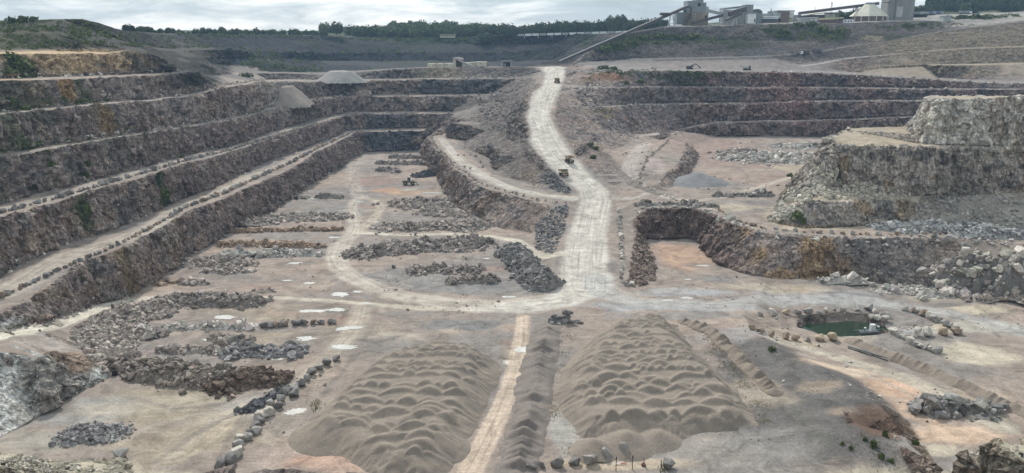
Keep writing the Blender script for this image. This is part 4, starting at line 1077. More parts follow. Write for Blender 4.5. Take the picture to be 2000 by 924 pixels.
scatter([(1500, 432), (1514, 405), (1545, 372), (1580, 330), (1602, 310), (1640, 340), (1610, 372), (1570, 400), (1560, 432)], 1500, 1.3, PAL, 'pale blocky talus down the left shoulder of the butte', 'talus_slope', 'talus slope', kind='stuff', seed=7, v=.22)
scatter([(1590, 362), (1650, 350), (1720, 365), (1780, 376), (1770, 390), (1600, 390)], 700, 1.0, PAL, 'pale talus on the shelf below the middle face of the butte', 'talus_slope', 'talus slope', kind='stuff', seed=8, v=.22)
scatter([(85, 705), (150, 735), (205, 742), (100, 795), (40, 832), (60, 760)], 500, .7, (.28, .27, .25), 'grey scree below the white cliff at the left edge', 'scree_slope', 'scree slope', kind='stuff', seed=9)

scatter([(1470, 150), (1560, 150), (1590, 228), (1440, 228)], 900, 1.3, (.30, .215, .19), 'reddish rockfall spilling over the benches of the right back wall', 'rockfall', 'rockfall', kind='stuff', seed=12)
scatter([(1130, 150), (1290, 172), (1280, 250), (1200, 262), (1120, 215)], 900, 1.2, (.24, .215, .2), 'dark broken rock strewn down the slope right of the haul road', 'rockfall', 'rockfall', kind='stuff', seed=13)
scatter([(880, 150), (1010, 150), (1020, 250), (960, 260), (930, 200)], 900, 1.2, (.25, .225, .2), 'brown broken rock strewn down the slope left of the haul road', 'rockfall', 'rockfall', kind='stuff', seed=14)
scatter([(600, 160), (700, 160), (690, 215), (620, 210)], 500, 1.3, (.3, .265, .235), 'rockfall in the corner where the left wall meets the end wall', 'rockfall', 'rockfall', kind='stuff', seed=15)
scatter([(1858, 924), (1886, 888), (1925, 874), (1996, 872), (1996, 922)], 420, .55, PAL, 'pale stony ground on the near lump at the bottom right corner', 'stony_rim', 'stones', kind='stuff', seed=16, v=.3)
scatter([(0, 922), (0, 893), (60, 892), (130, 908), (205, 912), (225, 923)], 420, .45, PAL, 'pale stony ground on the near lump at the bottom left corner', 'stony_rim', 'stones', kind='stuff', seed=17, v=.3)
scatter([(1830, 385), (1995, 378), (1995, 455), (1850, 450)], 600, .8, (.36, .34, .30), 'grey loose scree below the butte at the right edge', 'scree_slope', 'scree slope', kind='stuff', seed=19)
# talus at the foot of the long faces: too many pieces to count
def toe_scree(line, n, s, spread, colr, seed):
    rng = np.random.default_rng(seed); w_ = np.array(line)
    seg = np.linalg.norm(np.diff(w_[:, :2], axis=0), axis=1); cs = np.concatenate([[0], np.cumsum(seg)])
    t = rng.uniform(0, cs[-1], n); k = np.clip(np.searchsorted(cs, t) - 1, 0, len(seg) - 1)
    f_ = ((t - cs[k]) / seg[k])[:, None]
    p = w_[k] * (1 - f_) + w_[k + 1] * f_
    p[:, :2] += rng.normal(0, spread, (n, 2))
    sz = s * np.clip(rng.lognormal(-.2, .5, n), .3, 2.5)
    p[:, 2] = [ground(a, b) for a, b in p[:, :2]]; p[:, 2] += sz * .15
    return p, sz, tint(colr, n, rng)
LOOSE = [toe_scree(l, n, s, sp_, c, 700 + i) for i, (l, n, s, sp_, c) in enumerate([(T0, 1500, .9, 1.6, GRY), (I1, 900, .9, 1.1, GRY), (I2, 700, .9, 1.1, DGR), (I3, 900, 1.2, 1.3, GRY), (I4, 700, 1.2, 1.3, GRY), (I5, 200, 1.2, 1.6, PAL), (B1, 300, 1.3, 1.6, GRY), (B2, 300, 1.3, 1.6, LGT), (B3, 300, 1.3, 1.6, GRY), (B4, 500, 1.4, 2, LGT), (CR, 600, 1.1, 2, LGT), (U2, 300, 1.1, 1.6, PAL), (CM, 300, .9, 1.5, GRY)])]

# odd stones lying about on the pit floor
rng = np.random.default_rng(61)
def strewn(n, x0, x1, y0, y1, s, c):
    p = np.stack([rng.uniform(x0, x1, n), rng.uniform(y0, y1, n), np.zeros(n)], 1)
    p = p[(vnoise(p[:, 0] / 14, p[:, 1] / 14, p[:, 0] * 0, 12) + rng.uniform(-.5, .5, n)) > .05]
    p[:, 2] = [ground(a, b) for a, b in p[:, :2]]
    sz = s * np.clip(rng.lognormal(-.2, .6, len(p)), .3, 3); p[:, 2] += sz * .1
    return p, sz, tint(c, len(p), rng)
LOOSE += [strewn(1300, -75, -5, 165, 300, .42, GRY), strewn(900, -105, 20, 240, 420, .5, GRY), strewn(700, 70, 130, 160, 250, .42, LGT), strewn(600, 55, 170, 235, 300, .5, LGT), strewn(500, 60, 180, 385, 560, .8, GRY), strewn(500, 40, 95, 155, 235, .32, DGR)]
# ------------------------------------------------------------------ edging boulders, each one its own object
ORD = ['first', 'second', 'third', 'fourth', 'fifth', 'sixth', 'seventh', 'eighth', 'ninth', 'tenth', 'eleventh', 'twelfth', 'thirteenth', 'fourteenth', 'fifteenth', 'sixteenth', 'seventeenth', 'eighteenth', 'nineteenth']
TENS = {2: 'twent', 3: 'thirt', 4: 'fort', 5: 'fift', 6: 'sixt', 7: 'sevent', 8: 'eight', 9: 'ninet'}
def ordinal(n):
    if n < 20: return ORD[n - 1]
    t, u = divmod(n, 10)
    if t >= 10: return ORD[0]
    return TENS[t] + 'ieth' if u == 0 else TENS[t] + 'y-' + ORD[u - 1]
BM = []
for i in range(12):
    v_, f_ = hull_rock(300 + i, 1, random.uniform(.75, .95), random.uniform(.68, .9), 14, random.uniform(.15, .75))
    bm = bmesh.new(); vs_ = [bm.verts.new(p) for p in v_]
    for q in f_: bm.faces.new([vs_[j] for j in q])
    bmesh.ops.dissolve_limit(bm, angle_limit=math.radians(14), verts=bm.verts, edges=bm.edges)
    bmesh.ops.bevel(bm, geom=list(bm.edges), offset=.045, segments=2, affect='EDGES', clamp_overlap=True)
    me = bpy.data.meshes.new('boulder'); bm.to_mesh(me); bm.free()
    BM.append(me)
def boulder_mat(name, c):
    m = bpy.data.materials.new(name)
    nt, nd, lk, bs = nodes_of(m)
    pos = N(nt, 'ShaderNodeNewGeometry').outputs['Position']
    a = noise(nt, .9, 7, .7, pos, .5); b = noise(nt, 4.5, 4, .65, pos)
    k = mixc(nt, 'MULTIPLY', 1.0, c, ramp(nt, a, [(.28, .55), (.5, 1.0), (.72, 1.45)]))
    k = mixc(nt, 'MULTIPLY', .7, k, ramp(nt, b, [(.3, .72), (.7, 1.25)]))
    lk.new(k, bs.inputs['Base Color'])
    bp = N(nt, 'ShaderNodeBump'); bp.inputs['Strength'].default_value = .6; bp.inputs['Distance'].default_value = .35
    lk.new(mth(nt, 'ADD', a, mth(nt, 'MULTIPLY', b, .35)), bp.inputs['Height']); lk.new(bp.outputs[0], bs.inputs['Normal'])
    bs.inputs['Roughness'].default_value = .9; bs.inputs['Specular IOR Level'].default_value = .15
    return m
BMAT = {'grey': boulder_mat('grey boulder stone', (.32, .305, .285)), 'dark': boulder_mat('dark boulder stone', (.21, .20, .192)), 'pale': boulder_mat('pale boulder stone', (.50, .47, .415)), 'brown': boulder_mat('brown boulder stone', (.31, .245, .19)), 'buff': boulder_mat('buff boulder stone', (.44, .36, .26))}
BMESH = {}
for cn, m_ in BMAT.items():
    for i, me in enumerate(BM):
        c_ = me.copy(); c_.materials.append(m_); BMESH[cn, i] = c_
SPECS = []      # (pixel size, world pos, size m, colour word, label, group)
def along(px, n):
    p = np.array(px, float)
    w_ = np.array([hit(*q) for q in px])
    s = np.concatenate([[0], np.cumsum(np.linalg.norm(np.diff(w_[:, :2], axis=0), axis=1))])
    t = np.linspace(0, s[-1], n); t = np.clip(t + np.random.default_rng(n).uniform(-.42, .42, n) * s[-1] / n, 0, s[-1])
    return [(float(np.interp(a, s, p[:, 0])), float(np.interp(a, s, p[:, 1]))) for a in t]
def row(pxs, size, cols, where, frm, group, jit=.25, seed=0):
    """boulders standing at these pixels in the order one counts them"""
    r = random.Random(seed + len(SPECS))
    for i, (px, py) in enumerate(pxs):
        h_ = hit(px + r.uniform(-1.5, 1.5), py + r.uniform(-.5, .5))
        if 'pond' in where: jit_s = 1.5
        else: jit_s = 1.0
        s = (size[i] if isinstance(size, (list, tuple)) else size) * r.uniform(1 - jit, 1 + jit) * jit_s
        d = math.hypot(h_[1], CAMH - h_[2])
        cn = r.choice(cols)
        lab = '%s boulder, %s %s %s' % (cn, ordinal(i + 1), frm, where) if len(pxs) > 1 else '%s boulder %s %s' % (cn, frm, where)
        SPECS.append((s * F / d, h_, s, cn, lab, group))
row([(656, 704), (637, 713), (623, 722), (609, 732), (597, 743), (588, 753), (577, 763), (572, 774), (558, 769), (548, 784), (545, 797), (530, 797), (525, 811), (512, 816), (508, 826), (498, 837), (501, 847), (488, 850), (484, 860), (469, 862), (464, 875), (462, 890), (450, 905), (431, 913)], [2.7, 2.8, 2.7, 2.9, 2.6, 2.6, 2.9, 3, 2.8, 2.8, 2.6, 3.1, 2.9, 2.9, 2.5, 2.8, 2.6, 2.3, 2.6, 2.7, 3, 3.2, 3.3, 3.2], ['grey', 'grey', 'dark', 'pale'], 'of the left foreground row', 'from the far end', 'boulders in the left foreground row', .12)
row([(1035, 916), (1060, 912), (1088, 910), (1122, 906), (1154, 905), (1187, 894), (1217, 890)], [3.6, 2, 2.9, 2.6, 3.3, 3.2, 3.5], ['dark', 'grey'], 'along the bottom edge before the sand cones', 'from the left', 'boulders along the bottom edge', .06)
row([(1306, 914)], 3.3, ['dark'], 'at the bottom edge right of the sand cones', 'standing alone', 'boulders along the bottom edge', .05)
row([(1486, 617), (1508, 615), (1534, 614), (1558, 613), (1578, 611), (1598, 613), (1615, 611), (1629, 608), (1645, 608), (1669, 605), (1698, 605)], [1.6, 2.6, 2, 1.8, 2, 1.3, 1.8, 1.4, 2.2, 2, 2.5], ['grey', 'buff', 'pale'], 'of the row behind the pond', 'from the left', 'boulders behind the pond', .12)
row([(1704, 622), (1709, 612), (1713, 625), (1722, 618), (1727, 629), (1733, 620)], [1.6, 1.8, 2, 2.2, 2.4, 1.6], ['grey', 'pale'], 'in the clump at the right end of the pond', 'from the left', 'boulders at the right end of the pond', .12)
row([(1470, 643), (1485, 650), (1507, 656), (1533, 661), (1552, 664), (1577, 666), (1600, 665), (1625, 665)], [1.6, 2, 1.9, 2.2, 2.1, 1.8, 2.2, 2.6], ['buff', 'grey', 'brown'], 'of the row in front of the pond', 'from the left', 'boulders in front of the pond', .1)
row([(1768, 606), (1782, 609), (1793, 610), (1803, 615), (1813, 620), (1822, 626), (1832, 631), (1845, 637), (1854, 640), (1866, 646), (1868, 653)], [2, 2, 1.8, 2.4, 2, 2, 2.2, 2.2, 1.9, 2, 2.3], ['grey', 'brown', 'pale'], 'of the row slanting down right of the pond', 'from the top', 'boulders in the slanting row right of the pond', .12)
row([(1743, 652), (1754, 659), (1764, 662), (1777, 671), (1790, 676), (1799, 679), (1808, 681), (1819, 686), (1829, 689)], [2.1, 1.5, 1.7, 2.1, 1.7, 1.7, 1.9, 1.6, 2.2], ['pale', 'grey', 'pale'], 'of the lower row curving right of the pond', 'from the top', 'boulders in the lower curving row right of the pond', .1)
row([(1788, 657), (1813, 656), (1842, 654)], [3.2, 2.8, 2.4], ['pale', 'buff', 'grey'], 'of the three big blocks right of the pond', 'from the left', 'large blocks between the rows right of the pond', .05)
row([(238, 893)], 3.4, ['grey'], 'on the near left floor by the bottom edge', 'standing alone', None, .02)
row([(1960, 799)], 2.8, ['dark'], 'right of the dark grey block pile', 'lying alone', None, .02)
row([(333, 619), (768, 523), (812, 459), (910, 506)], [2.2, 2, 2.2, 1.4], ['dark'], 'of the lone strays on the open pit floor', 'from the left', 'stray boulders on the pit floor', .05)
row(along([(512, 640), (545, 637), (580, 634), (615, 632), (655, 632)], 13), 2.3, ['brown', 'dark', 'grey'], 'of the brownish row on the left floor', 'from the left', 'boulders in the brownish row on the left floor', .35)
row(along([(1208, 408), (1211, 440), (1213, 475), (1214, 515), (1213, 548), (1222, 558), (1240, 558)], 27), 2.1, ['pale', 'grey'], 'along the right shoulder of the haul ramp', 'from the top', 'boulders on the right shoulder of the haul ramp', .3)
row(along([(1404, 411), (1440, 431), (1482, 445), (1530, 451), (1600, 456), (1700, 459), (1790, 457), (1900, 459), (1990, 466)], 46), 1.9, ['grey', 'pale', 'brown'], 'along the brink of the shelf before the butte', 'from the left', 'boulders along the brink of the shelf', .3)
row(along([(4, 581), (60, 555), (110, 530), (200, 492), (250, 469), (310, 437), (364, 405), (440, 377), (500, 349), (560, 322), (620, 291), (688, 259)], 160), 2.2, ['grey', 'dark', 'brown'], 'edging the lowest bench of the left wall', 'from the near end', 'boulders edging the lowest left bench', .45)
row(along([(4, 416), (60, 401), (150, 376), (260, 344), (364, 314), (442, 296), (520, 271), (600, 248)], 130), 2.1, ['grey', 'dark'], 'edging the second bench of the left wall', 'from the near end', 'boulders edging the second left bench', .45)
row(along([(842, 268), (852, 288), (868, 301), (884, 322), (909, 337), (935, 357), (965, 368), (1002, 377), (1030, 387), (1080, 395), (1104, 396)], 52), 1.7, ['dark', 'grey'], 'edging the peninsula bench left of the haul road', 'from the far end', 'boulders edging the peninsula', .28)
row([(895, 304), (906, 304), (908, 329), (917, 330), (919, 303), (929, 306), (938, 318), (944, 327)], 1.9, ['dark', 'grey'], 'of those strewn across the peninsula track', 'from the left', 'boulders across the peninsula track', .2)
row(along([(1305, 277), (1282, 295), (1264, 310), (1256, 330), (1246, 350), (1252, 362), (1285, 378), (1322, 392)], 34), 2.0, ['grey', 'pale'], 'around the small ridge beside the upper right pit', 'from the far end', 'boulders round the small ridge', .3)
row(along([(1655, 256), (1665, 248), (1700, 245), (1740, 246), (1782, 246)], 16), 2.4, ['buff', 'pale', 'brown'], 'at the back of the butte platform', 'from the left', 'boulders at the back of the butte platform', .3)
row([(1684, 262), (1697, 261), (1710, 261), (1722, 260)], 2.3, ['pale'], 'lying on the butte platform', 'from the left', 'boulders lying on the butte platform', .15)
row(along([(148, 273), (170, 270), (190, 267), (210, 265), (232, 262), (250, 258), (272, 252)], 14), 2.1, ['grey', 'pale'], 'in the cluster on the third left bench', 'from the near end', 'boulders clustered on the third left bench', .3)
row([(1800, 548), (1853, 486), (1866, 538), (1881, 500), (1905, 490), (1911, 512), (1932, 522)], [4, 5, 6.5, 4.4, 3.4, 3.4, 3], ['buff', 'grey', 'pale', 'grey'], 'among the giants of the right boulder slide', 'from the left', 'giant boulders in the slide', .05)
order = sorted(range(len(SPECS)), key=lambda i: -SPECS[i][0])
KEEP = set(order[:292])
rb = random.Random(5)
lp, ls, lc = [], [], []
BCOL = {'grey': GRY, 'dark': DGR, 'pale': PAL, 'brown': BRN, 'buff': (.36, .29, .20)}
for i, (psz, h_, s, cn, lab, grp) in enumerate(SPECS):
    if i in KEEP:
        o = bpy.data.objects.new('boulder', BMESH[cn, rb.randrange(12)]); COL.objects.link(o)
        zup = s * .30
        if 'slide' in lab: zup += 2.5
        o.location = (h_[0], h_[1], h_[2] + zup); o.scale = (s * rb.uniform(.9, 1.15), s * rb.uniform(.8, 1.05), s * rb.uniform(.8, 1.1))
        o.rotation_euler = (rb.uniform(-.25, .25), rb.uniform(-.25, .25), rb.uniform(0, 6.28))
        tag(o, lab, 'boulder', grp)
    else:
        lp.append((h_[0], h_[1], h_[2] + s * .28)); ls.append(s); lc.append((*BCOL[cn], 1))
P_ = np.concatenate([np.array(lp)] + [a[0] for a in LOOSE]); S_ = np.concatenate([np.array(ls)] + [a[1] for a in LOOSE]); Cc = np.concatenate([np.array(lc)] + [a[2] for a in LOOSE])
v_, f_, c_ = rock_batch(P_, S_, Cc, np.random.default_rng(77), .6)
tag(np_mesh('loose_stones', v_, f_, M_LOOSE, False, c_), kind='stuff')

# the squared blocks stacked by the haul road
st = empty('block_stack', hit(1098, 632))
rr = random.Random(9)
for (x_, y_, z_, sx, sy, sz) in [(-3, .6, .7, 2.2, 1.9, 1.6), (-1.1, .3, .7, 1.9, 1.8, 1.7), (.8, .5, .75, 2.1, 1.8, 1.7), (2.6, .4, .7, 2.0, 1.7, 1.6), (-2.3, .9, 2.1, 2.0, 1.8, 1.4), (-.3, .8, 2.2, 2.1, 1.7, 1.5), (1.7, .9, 2.1, 1.9, 1.8, 1.5), (.9, 1.0, 3.4, 2.2, 1.6, 1.3), (2.5, 1.2, 3.3, 1.5, 1.5, 1.2), (4.5, .5, .5, 2.1, 1.5, 1.1), (-3.2, -1.4, .5, 1.6, 1.4, 1.1), (-1.2, -1.7, .4, 1.5, 1.2, .9), (5.9, .2, .4, 1.4, 1.2, .9)]:
    o = bpy.data.objects.new('block', BMESH['dark' if rr.random() < .7 else 'grey', rr.randrange(12)]); COL.objects.link(o); o.parent = st
    o.location = (x_, y_, z_); o.scale = (sx * 1.55, sy * 1.5, sz * 1.6); o.rotation_euler = (rr.uniform(-.15, .15), rr.uniform(-.15, .15), rr.choice((0, 1.57, 3.14)) + rr.uniform(-.3, .3))
tag(st, 'stack of squared dark rock blocks by the haul road bend, above the sand berm', 'block stack')

# ------------------------------------------------------------------ sand stockpiles: rows of tipped lorry loads
def sand_mat(name, c, c2):
    m = bpy.data.materials.new(name)
    nt, nd, lk, bs = nodes_of(m)
    pos = N(nt, 'ShaderNodeNewGeometry').outputs['Position']
    a = noise(nt, .22, 6, .65, pos, .5); b = noise(nt, 2.2, 6, .7, pos); g_ = noise(nt, 9, 2, .6, pos)
    k = mixc(nt, 'MIX', ramp(nt, a, [(.36, 0.0), (.64, 1.0)]), c, c2)
    k = mixc(nt, 'MULTIPLY', .9, k, ramp(nt, b, [(.3, .78), (.7, 1.2)]))
    k = mixc(nt, 'MULTIPLY', .4, k, ramp(nt, g_, [(.3, .75), (.7, 1.2)]))
    lk.new(k, bs.inputs['Base Color'])
    bp = N(nt, 'ShaderNodeBump'); bp.inputs['Strength'].default_value = .5; bp.inputs['Distance'].default_value = .35
    lk.new(mth(nt, 'ADD', b, mth(nt, 'MULTIPLY', g_, .25)), bp.inputs['Height']); lk.new(bp.outputs[0], bs.inputs['Normal'])
    bs.inputs['Roughness'].default_value = .95; bs.inputs['Specular IOR Level'].default_value = .08
    return m
M_SAND = sand_mat('crushed sand', (.315, .268, .220), (.250, .218, .186))
M_SAND2 = sand_mat('dark dust', (.262, .228, .198), (.205, .183, .168))
M_BERM = sand_mat('bank earth', (.285, .240, .196), (.225, .19, .158))

def field(name, X_, Y_, Zh, mat, label, cat, thr=.02, group=None):
    ny, nx = X_.shape
    ii = np.arange(nx * ny).reshape(ny, nx)
    quad = np.stack([ii[:-1, :-1], ii[:-1, 1:], ii[1:, 1:], ii[1:, :-1]], -1).reshape(-1, 4)
    quad = quad[(Zh.ravel()[quad] > thr).any(1)]
    tri = np.concatenate([quad[:, [0, 1, 2]], quad[:, [0, 2, 3]]])
    u, inv = np.unique(tri, return_inverse=True)
    v = np.stack([X_.ravel(), Y_.ravel(), Zh.ravel()], 1)[u]
    base = np.array([v[:, 0].mean(), v[:, 1].mean(), 0])
    o = np_mesh(name, v - base, inv.reshape(-1, 3), mat, True); o.location = base
    return tag(o, label, cat, group)

def stockpile(poly_px, H, label, seed, top=lambda x, y: 1.0, mr=3.4, extra=()):
    rng = np.random.default_rng(seed)
    poly = np.array([P(x, y, 0)[:2] for x, y in poly_px])
    lo, hi_ = poly.min(0) - 9, poly.max(0) + 3
    st_ = .36
    gx, gy = np.meshgrid(np.arange(lo[0], hi_[0], st_), np.arange(lo[1], hi_[1], st_))
    ins = inpoly(gx.ravel(), gy.ravel(), [tuple(p) for p in poly]).reshape(gx.shape)
    d, al = seg_dist(gx, gy, np.vstack([poly, poly[:1]])); d = np.where(ins, d, -d)
    wob = vnoise(gx / 4.5, gy / 4.5, gx * 0 + seed, 3) * .8
    base = np.clip((d + wob) * .70, -1, None)
    tp = H * top(gx, gy)
    z = np.where(base < tp, base, tp)
    z = tp - np.log1p(np.exp((tp - base) * 1.6)) / 1.6                   # soft shoulder
    # loads tipped side by side in rows across the pile
    mz = np.full(gx.shape, -9.0); k = 0; y0 = lo[1]
    xs = gx[0]
    while y0 < hi_[1]:
        near = max(0, min(1, (190 - y0) / 16))
        cr_h = np.zeros(len(xs)); cr_y = np.zeros(len(xs)); xa = lo[0] - rng.uniform(0, 5)
        while xa < hi_[0]:
            wd = rng.choice([2.2, 3.0, 3.8, 5.2, 7.0]) * rng.uniform(.8, 1.2) * (1 + .5 * near); amp = rng.uniform(.2, .85) * (1 + .6 * near)
            m_ = (xs >= xa) & (xs < xa + wd); u = (xs[m_] - xa) / wd * 2 - 1
            cr_h[m_] = rng.uniform(.25, .55) + amp * (1 - np.abs(u) ** 1.8); cr_y[m_] = rng.uniform(-.5, .5) + .9 * (1 - u * u)
            xa += wd
        yk = y0 + cr_y + 2.4 * vnoise(xs / 9, xs * 0 + k * 3.1, xs * 0, seed)
        dy = gy - yk[None]
        sel = np.abs(dy) < 7
        fd = .22 + .78 * sstep(3.5, 7.0, d)
        zr_k = z + (cr_h[None] * fd) - np.where(dy > 0, dy * .44, -dy * .80) * (.4 + .6 * fd)
        mz = np.where(sel, np.maximum(mz, zr_k), mz)
        y0 += rng.choice([1.7, 2.3, 3.0, 3.6]) * rng.uniform(.85, 1.15) * (1 + .45 * near); k += 1
    z = np.where(d > 0, np.maximum(z, np.minimum(mz, d * .74 + .5 + wob * .3)), z)
    for (ex, ey, r_, h_) in extra:
        c_ = P(ex, ey, 0)
        z = np.maximum(z, h_ - (np.sqrt((gx - c_[0]) ** 2 + (gy - c_[1]) ** 2 + .5) - .7) * h_ / r_)
    # run-off rills down the flanks and a little raggedness
    fl_ = np.clip(1 - np.abs(base - tp * .45) / (tp * .6 + .1), 0, 1)
    z = z + fl_ * vnoise(al * 260, gx * 0, gx * 0 + seed, 5) * .22 * (d > .5) + fbm(gx / 1.4, gy / 1.4, gx * 0, 3, seed) * .10 * (z > .1)
    return field('sand_stockpile', gx, gy, z - .12, M_SAND, label, 'stockpile', 0.0, 'sand stockpiles in the foreground')
stockpile([(790, 690), (850, 684), (935, 688), (975, 705), (984, 722), (972, 752), (955, 785), (938, 822), (912, 872), (880, 925), (820, 955), (740, 945), (690, 915), (640, 885), (598, 858), (600, 824), (640, 785), (690, 740), (735, 705)], 5.7, 'left of the two big sand stockpiles, beside the pinkish ground', 21, lambda x, y: 1 - .32 * sstep(188, 172, y) + .06 * np.sin(x / 4), extra=[(645, 852, 9, 5.2), (720, 840, 7, 4.6), (850, 880, 8, 4.8), (800, 850, 7, 5.4)])
stockpile([(1190, 640), (1260, 634), (1325, 637), (1345, 664), (1374, 700), (1414, 736), (1452, 772), (1480, 810), (1488, 842), (1436, 856), (1350, 858), (1338, 866), (1285, 862), (1200, 868), (1130, 862), (1095, 812), (1076, 772), (1088, 735), (1115, 695), (1150, 662)], 6.8, 'right of the two big sand stockpiles, rippled with rows of tipped loads', 22, lambda x, y: 1 - .42 * sstep(196, 176, y), mr=3.6, extra=[(1160, 886, 6.0, 3.6), (1222, 874, 7.5, 4.0), (1285, 866, 6, 3.2), (1200, 850, 5, 3.4)])

def berm(px, w_, h_, mat, label, lump, name='earth_berm', cat='berm', seed=1, sharp=1.0):
    pl = np.array([hit(*p) for p in px]); lo, hi_ = pl[:, :2].min(0) - w_, pl[:, :2].max(0) + w_
    gx, gy = np.meshgrid(np.arange(lo[0], hi_[0], .38), np.arange(lo[1], hi_[1], .38))
    d, t = seg_dist(gx, gy, pl)
    q = np.clip(1 - (d + vnoise(gx / 3, gy / 3, gx * 0 + seed, 2) * .7) / (w_ / 2), -.3, 1)
    lm = 1 - lump * np.abs(vnoise(gx * .05 * 0 + t * len(pl) * 5.5, d * .12, gx * 0 + seed, 3)) * 1.6
    z = h_ * np.where(q > 0, q ** sharp, q) * lm + fbm(gx / 1.3, gy / 1.3, gx * 0, 3, seed) * .16
    zb = np.interp(gy, *(lambda o: (pl[o, 1], pl[o, 2]))(np.argsort(pl[:, 1])))
    zz = np.where(q > -.02, z, -1)
    zv = np.interp(t, np.linspace(0, 1, len(pl)), pl[:, 2])
    ny, nx = gx.shape
    o = field(name, gx, gy, zz - .1, mat, label, cat, -.2)
    me_ = o.data; co_ = np.zeros(len(me_.vertices) * 3, np.float32); me_.vertices.foreach_get('co', co_); co_ = co_.reshape(-1, 3)
    _, tv = seg_dist(co_[:, 0] + o.location.x, co_[:, 1] + o.location.y, pl)
    co_[:, 2] += np.interp(tv, np.linspace(0, 1, len(pl)), pl[:, 2]); me_.vertices.foreach_set('co', co_.ravel()); me_.update()
    return o
berm([(1072, 640), (1058, 690), (1046, 750), (1036, 810), (1022, 870), (1012, 925)], 10, 3.2, M_SAND2, 'dark lumpy dust bank along the right of the pink track', .55, seed=3)
berm([(1668, 668), (1720, 690), (1790, 716), (1870, 750), (1940, 782), (2020, 818)], 6.2, 2.3, M_BERM, 'long low brown bank running from the pond to the right edge', .25, seed=4)
berm([(1335, 628), (1385, 644), (1430, 684), (1458, 712), (1484, 740), (1512, 766)], 5.4, 2.4, M_BERM, 'lumpy tan bank curving along the right of the big rippled stockpile', .45, seed=5)
berm([(1212, 338), (1240, 362), (1285, 380)], 5, 1.8, M_SAND2, 'low grey bank between the haul road and the pale side bench', .3, seed=6)

def cone(px, py, rx, ry, h_, mat, label, flat=.0, name='gravel_stockpile', seed=1, zb=None):
    c_ = hit(px, py); c_ = c_ if zb is None else (c_[0], c_[1], zb); gx, gy = np.meshgrid(np.arange(-rx * 1.2, rx * 1.2, rx / 26), np.arange(-ry * 1.2, ry * 1.2, ry / 26))
    q = np.hypot(gx / rx, gy / ry) + vnoise(gx / rx * 2, gy / ry * 2, gx * 0 + seed, 1) * .10
    z = np.minimum(h_ * (1 - q) / (1 - flat), h_ * (1 - .04 * np.abs(vnoise(gx / 3, gy / 3, gx * 0, 4)))) + fbm(gx / 2, gy / 2, gx * 0, 3, seed) * h_ * .035
    o = field(name, gx, gy, np.where(q < 1.05, z, -1), mat, label, 'gravel pile', -.05)
    o.location = Vector(c_) + Vector((0, 0, -.1)) + o.location
    return o
M_GRAV = sand_mat('grey gravel', (.255, .255, .255), (.21, .21, .215)); M_GRAV2 = sand_mat('pale gravel', (.36, .345, .32), (.31, .30, .285))
cone(1362, 356, 17, 16, 5.0, M_GRAV, 'smooth low cone of grey gravel on the floor of the upper right pit', .1, seed=2)
cone(663, 159, 20, 20, 8.5, M_GRAV2, 'flat topped pale gravel stockpile on the far rim left of centre', .45, seed=3)

zl_, zt_ = hit(540, 209)[2], hit(552, 159)[2]
cone(545, 168, 23, 26, zt_ - zl_ + .6, sand_mat('spilled fines', (.285, .25, .216), (.23, .205, .182)), 'pale fan of tipped stone spilling down the upper left wall', .42, name='spoil_fan', seed=5, zb=zl_ - .5)
# ------------------------------------------------------------------ puddles, pond, pump raft
M_PUD = bpy.data.materials.new('milky water'); nt, nd, lk, bs = nodes_of(M_PUD)
pn = noise(nt, .35, 4, .6, N(nt, 'ShaderNodeNewGeometry').outputs['Position'])
lk.new(ramp(nt, pn, [(.3, (.48, .455, .40)), (.7, (.68, .66, .61))]), bs.inputs['Base Color']); bs.inputs['Roughness'].default_value = .12; bs.inputs['Specular IOR Level'].default_value = .6
for i, (px, py, hw_, hh_, tl_) in enumerate(PUDDLES):
    c_ = hit(px, py); rx = hw_ / F * math.hypot(c_[1], CAMH - c_[2]); ry = hh_ / F * (c_[1] ** 2 + (CAMH - c_[2]) ** 2) / (CAMH - c_[2])
    n = 110; bm = bmesh.new(); vs_ = []
    ex = tl_ * -2.2 * ry / max(rx, .1)
    for k in range(n):
        a = 2 * math.pi * k / n
        f_ = .80 + .30 * float(vnoise(np.array([math.cos(a) * 1.6 + i * 9]), np.array([math.sin(a) * 1.6]), np.array([.5]), 3)[0]) + .22 * float(vnoise(np.array([math.cos(a) * 4 + i * 5]), np.array([math.sin(a) * 4]), np.array([.5]), 4)[0]) + .22 * float(vnoise(np.array([math.cos(a) * 9 + i]), np.array([math.sin(a) * 9]), np.array([.5]), 6)[0])
        x_, y_ = rx * math.cos(a) * f_, ry * math.sin(a) * f_
        y_ += -tl_ * x_ / max(rx, .1) * ry * 2.2
        vs_.append(bm.verts.new((x_, y_, 0)))
    bm.faces.new(vs_); me = bpy.data.meshes.new('puddle'); bm.to_mesh(me); bm.free(); me.materials.append(M_PUD)
    o = bpy.data.objects.new('puddle', me); COL.objects.link(o); o.location = (c_[0], c_[1], c_[2] + .06); tag(o, kind='structure')
M_POND = bpy.data.materials.new('green pond water'); nt, nd, lk, bs = nodes_of(M_POND)
bs.inputs['Base Color'].default_value = (.020, .040, .024, 1); bs.inputs['Roughness'].default_value = .08
nb = N(nt, 'ShaderNodeBump'); nb.inputs['Strength'].default_value = .12; lk.new(noise(nt, 2.5, 3, .6, N(nt, 'ShaderNodeNewGeometry').outputs['Position']), nb.inputs['Height']); lk.new(nb.outputs[0], bs.inputs['Normal'])
pw = [P(1640 + (x - 1640) * 1.03, 638 + (y - 638) * (1.0 if y < 638 else 1.15), -1.75) for x, y, z in POND]
bm = bmesh.new(); bm.faces.new([bm.verts.new((p[0], p[1], -1.75)) for p in pw][::-1]); me = bpy.data.meshes.new('pond_water'); bmesh.ops.recalc_face_normals(bm, faces=bm.faces); bm.to_mesh(me); bm.free()
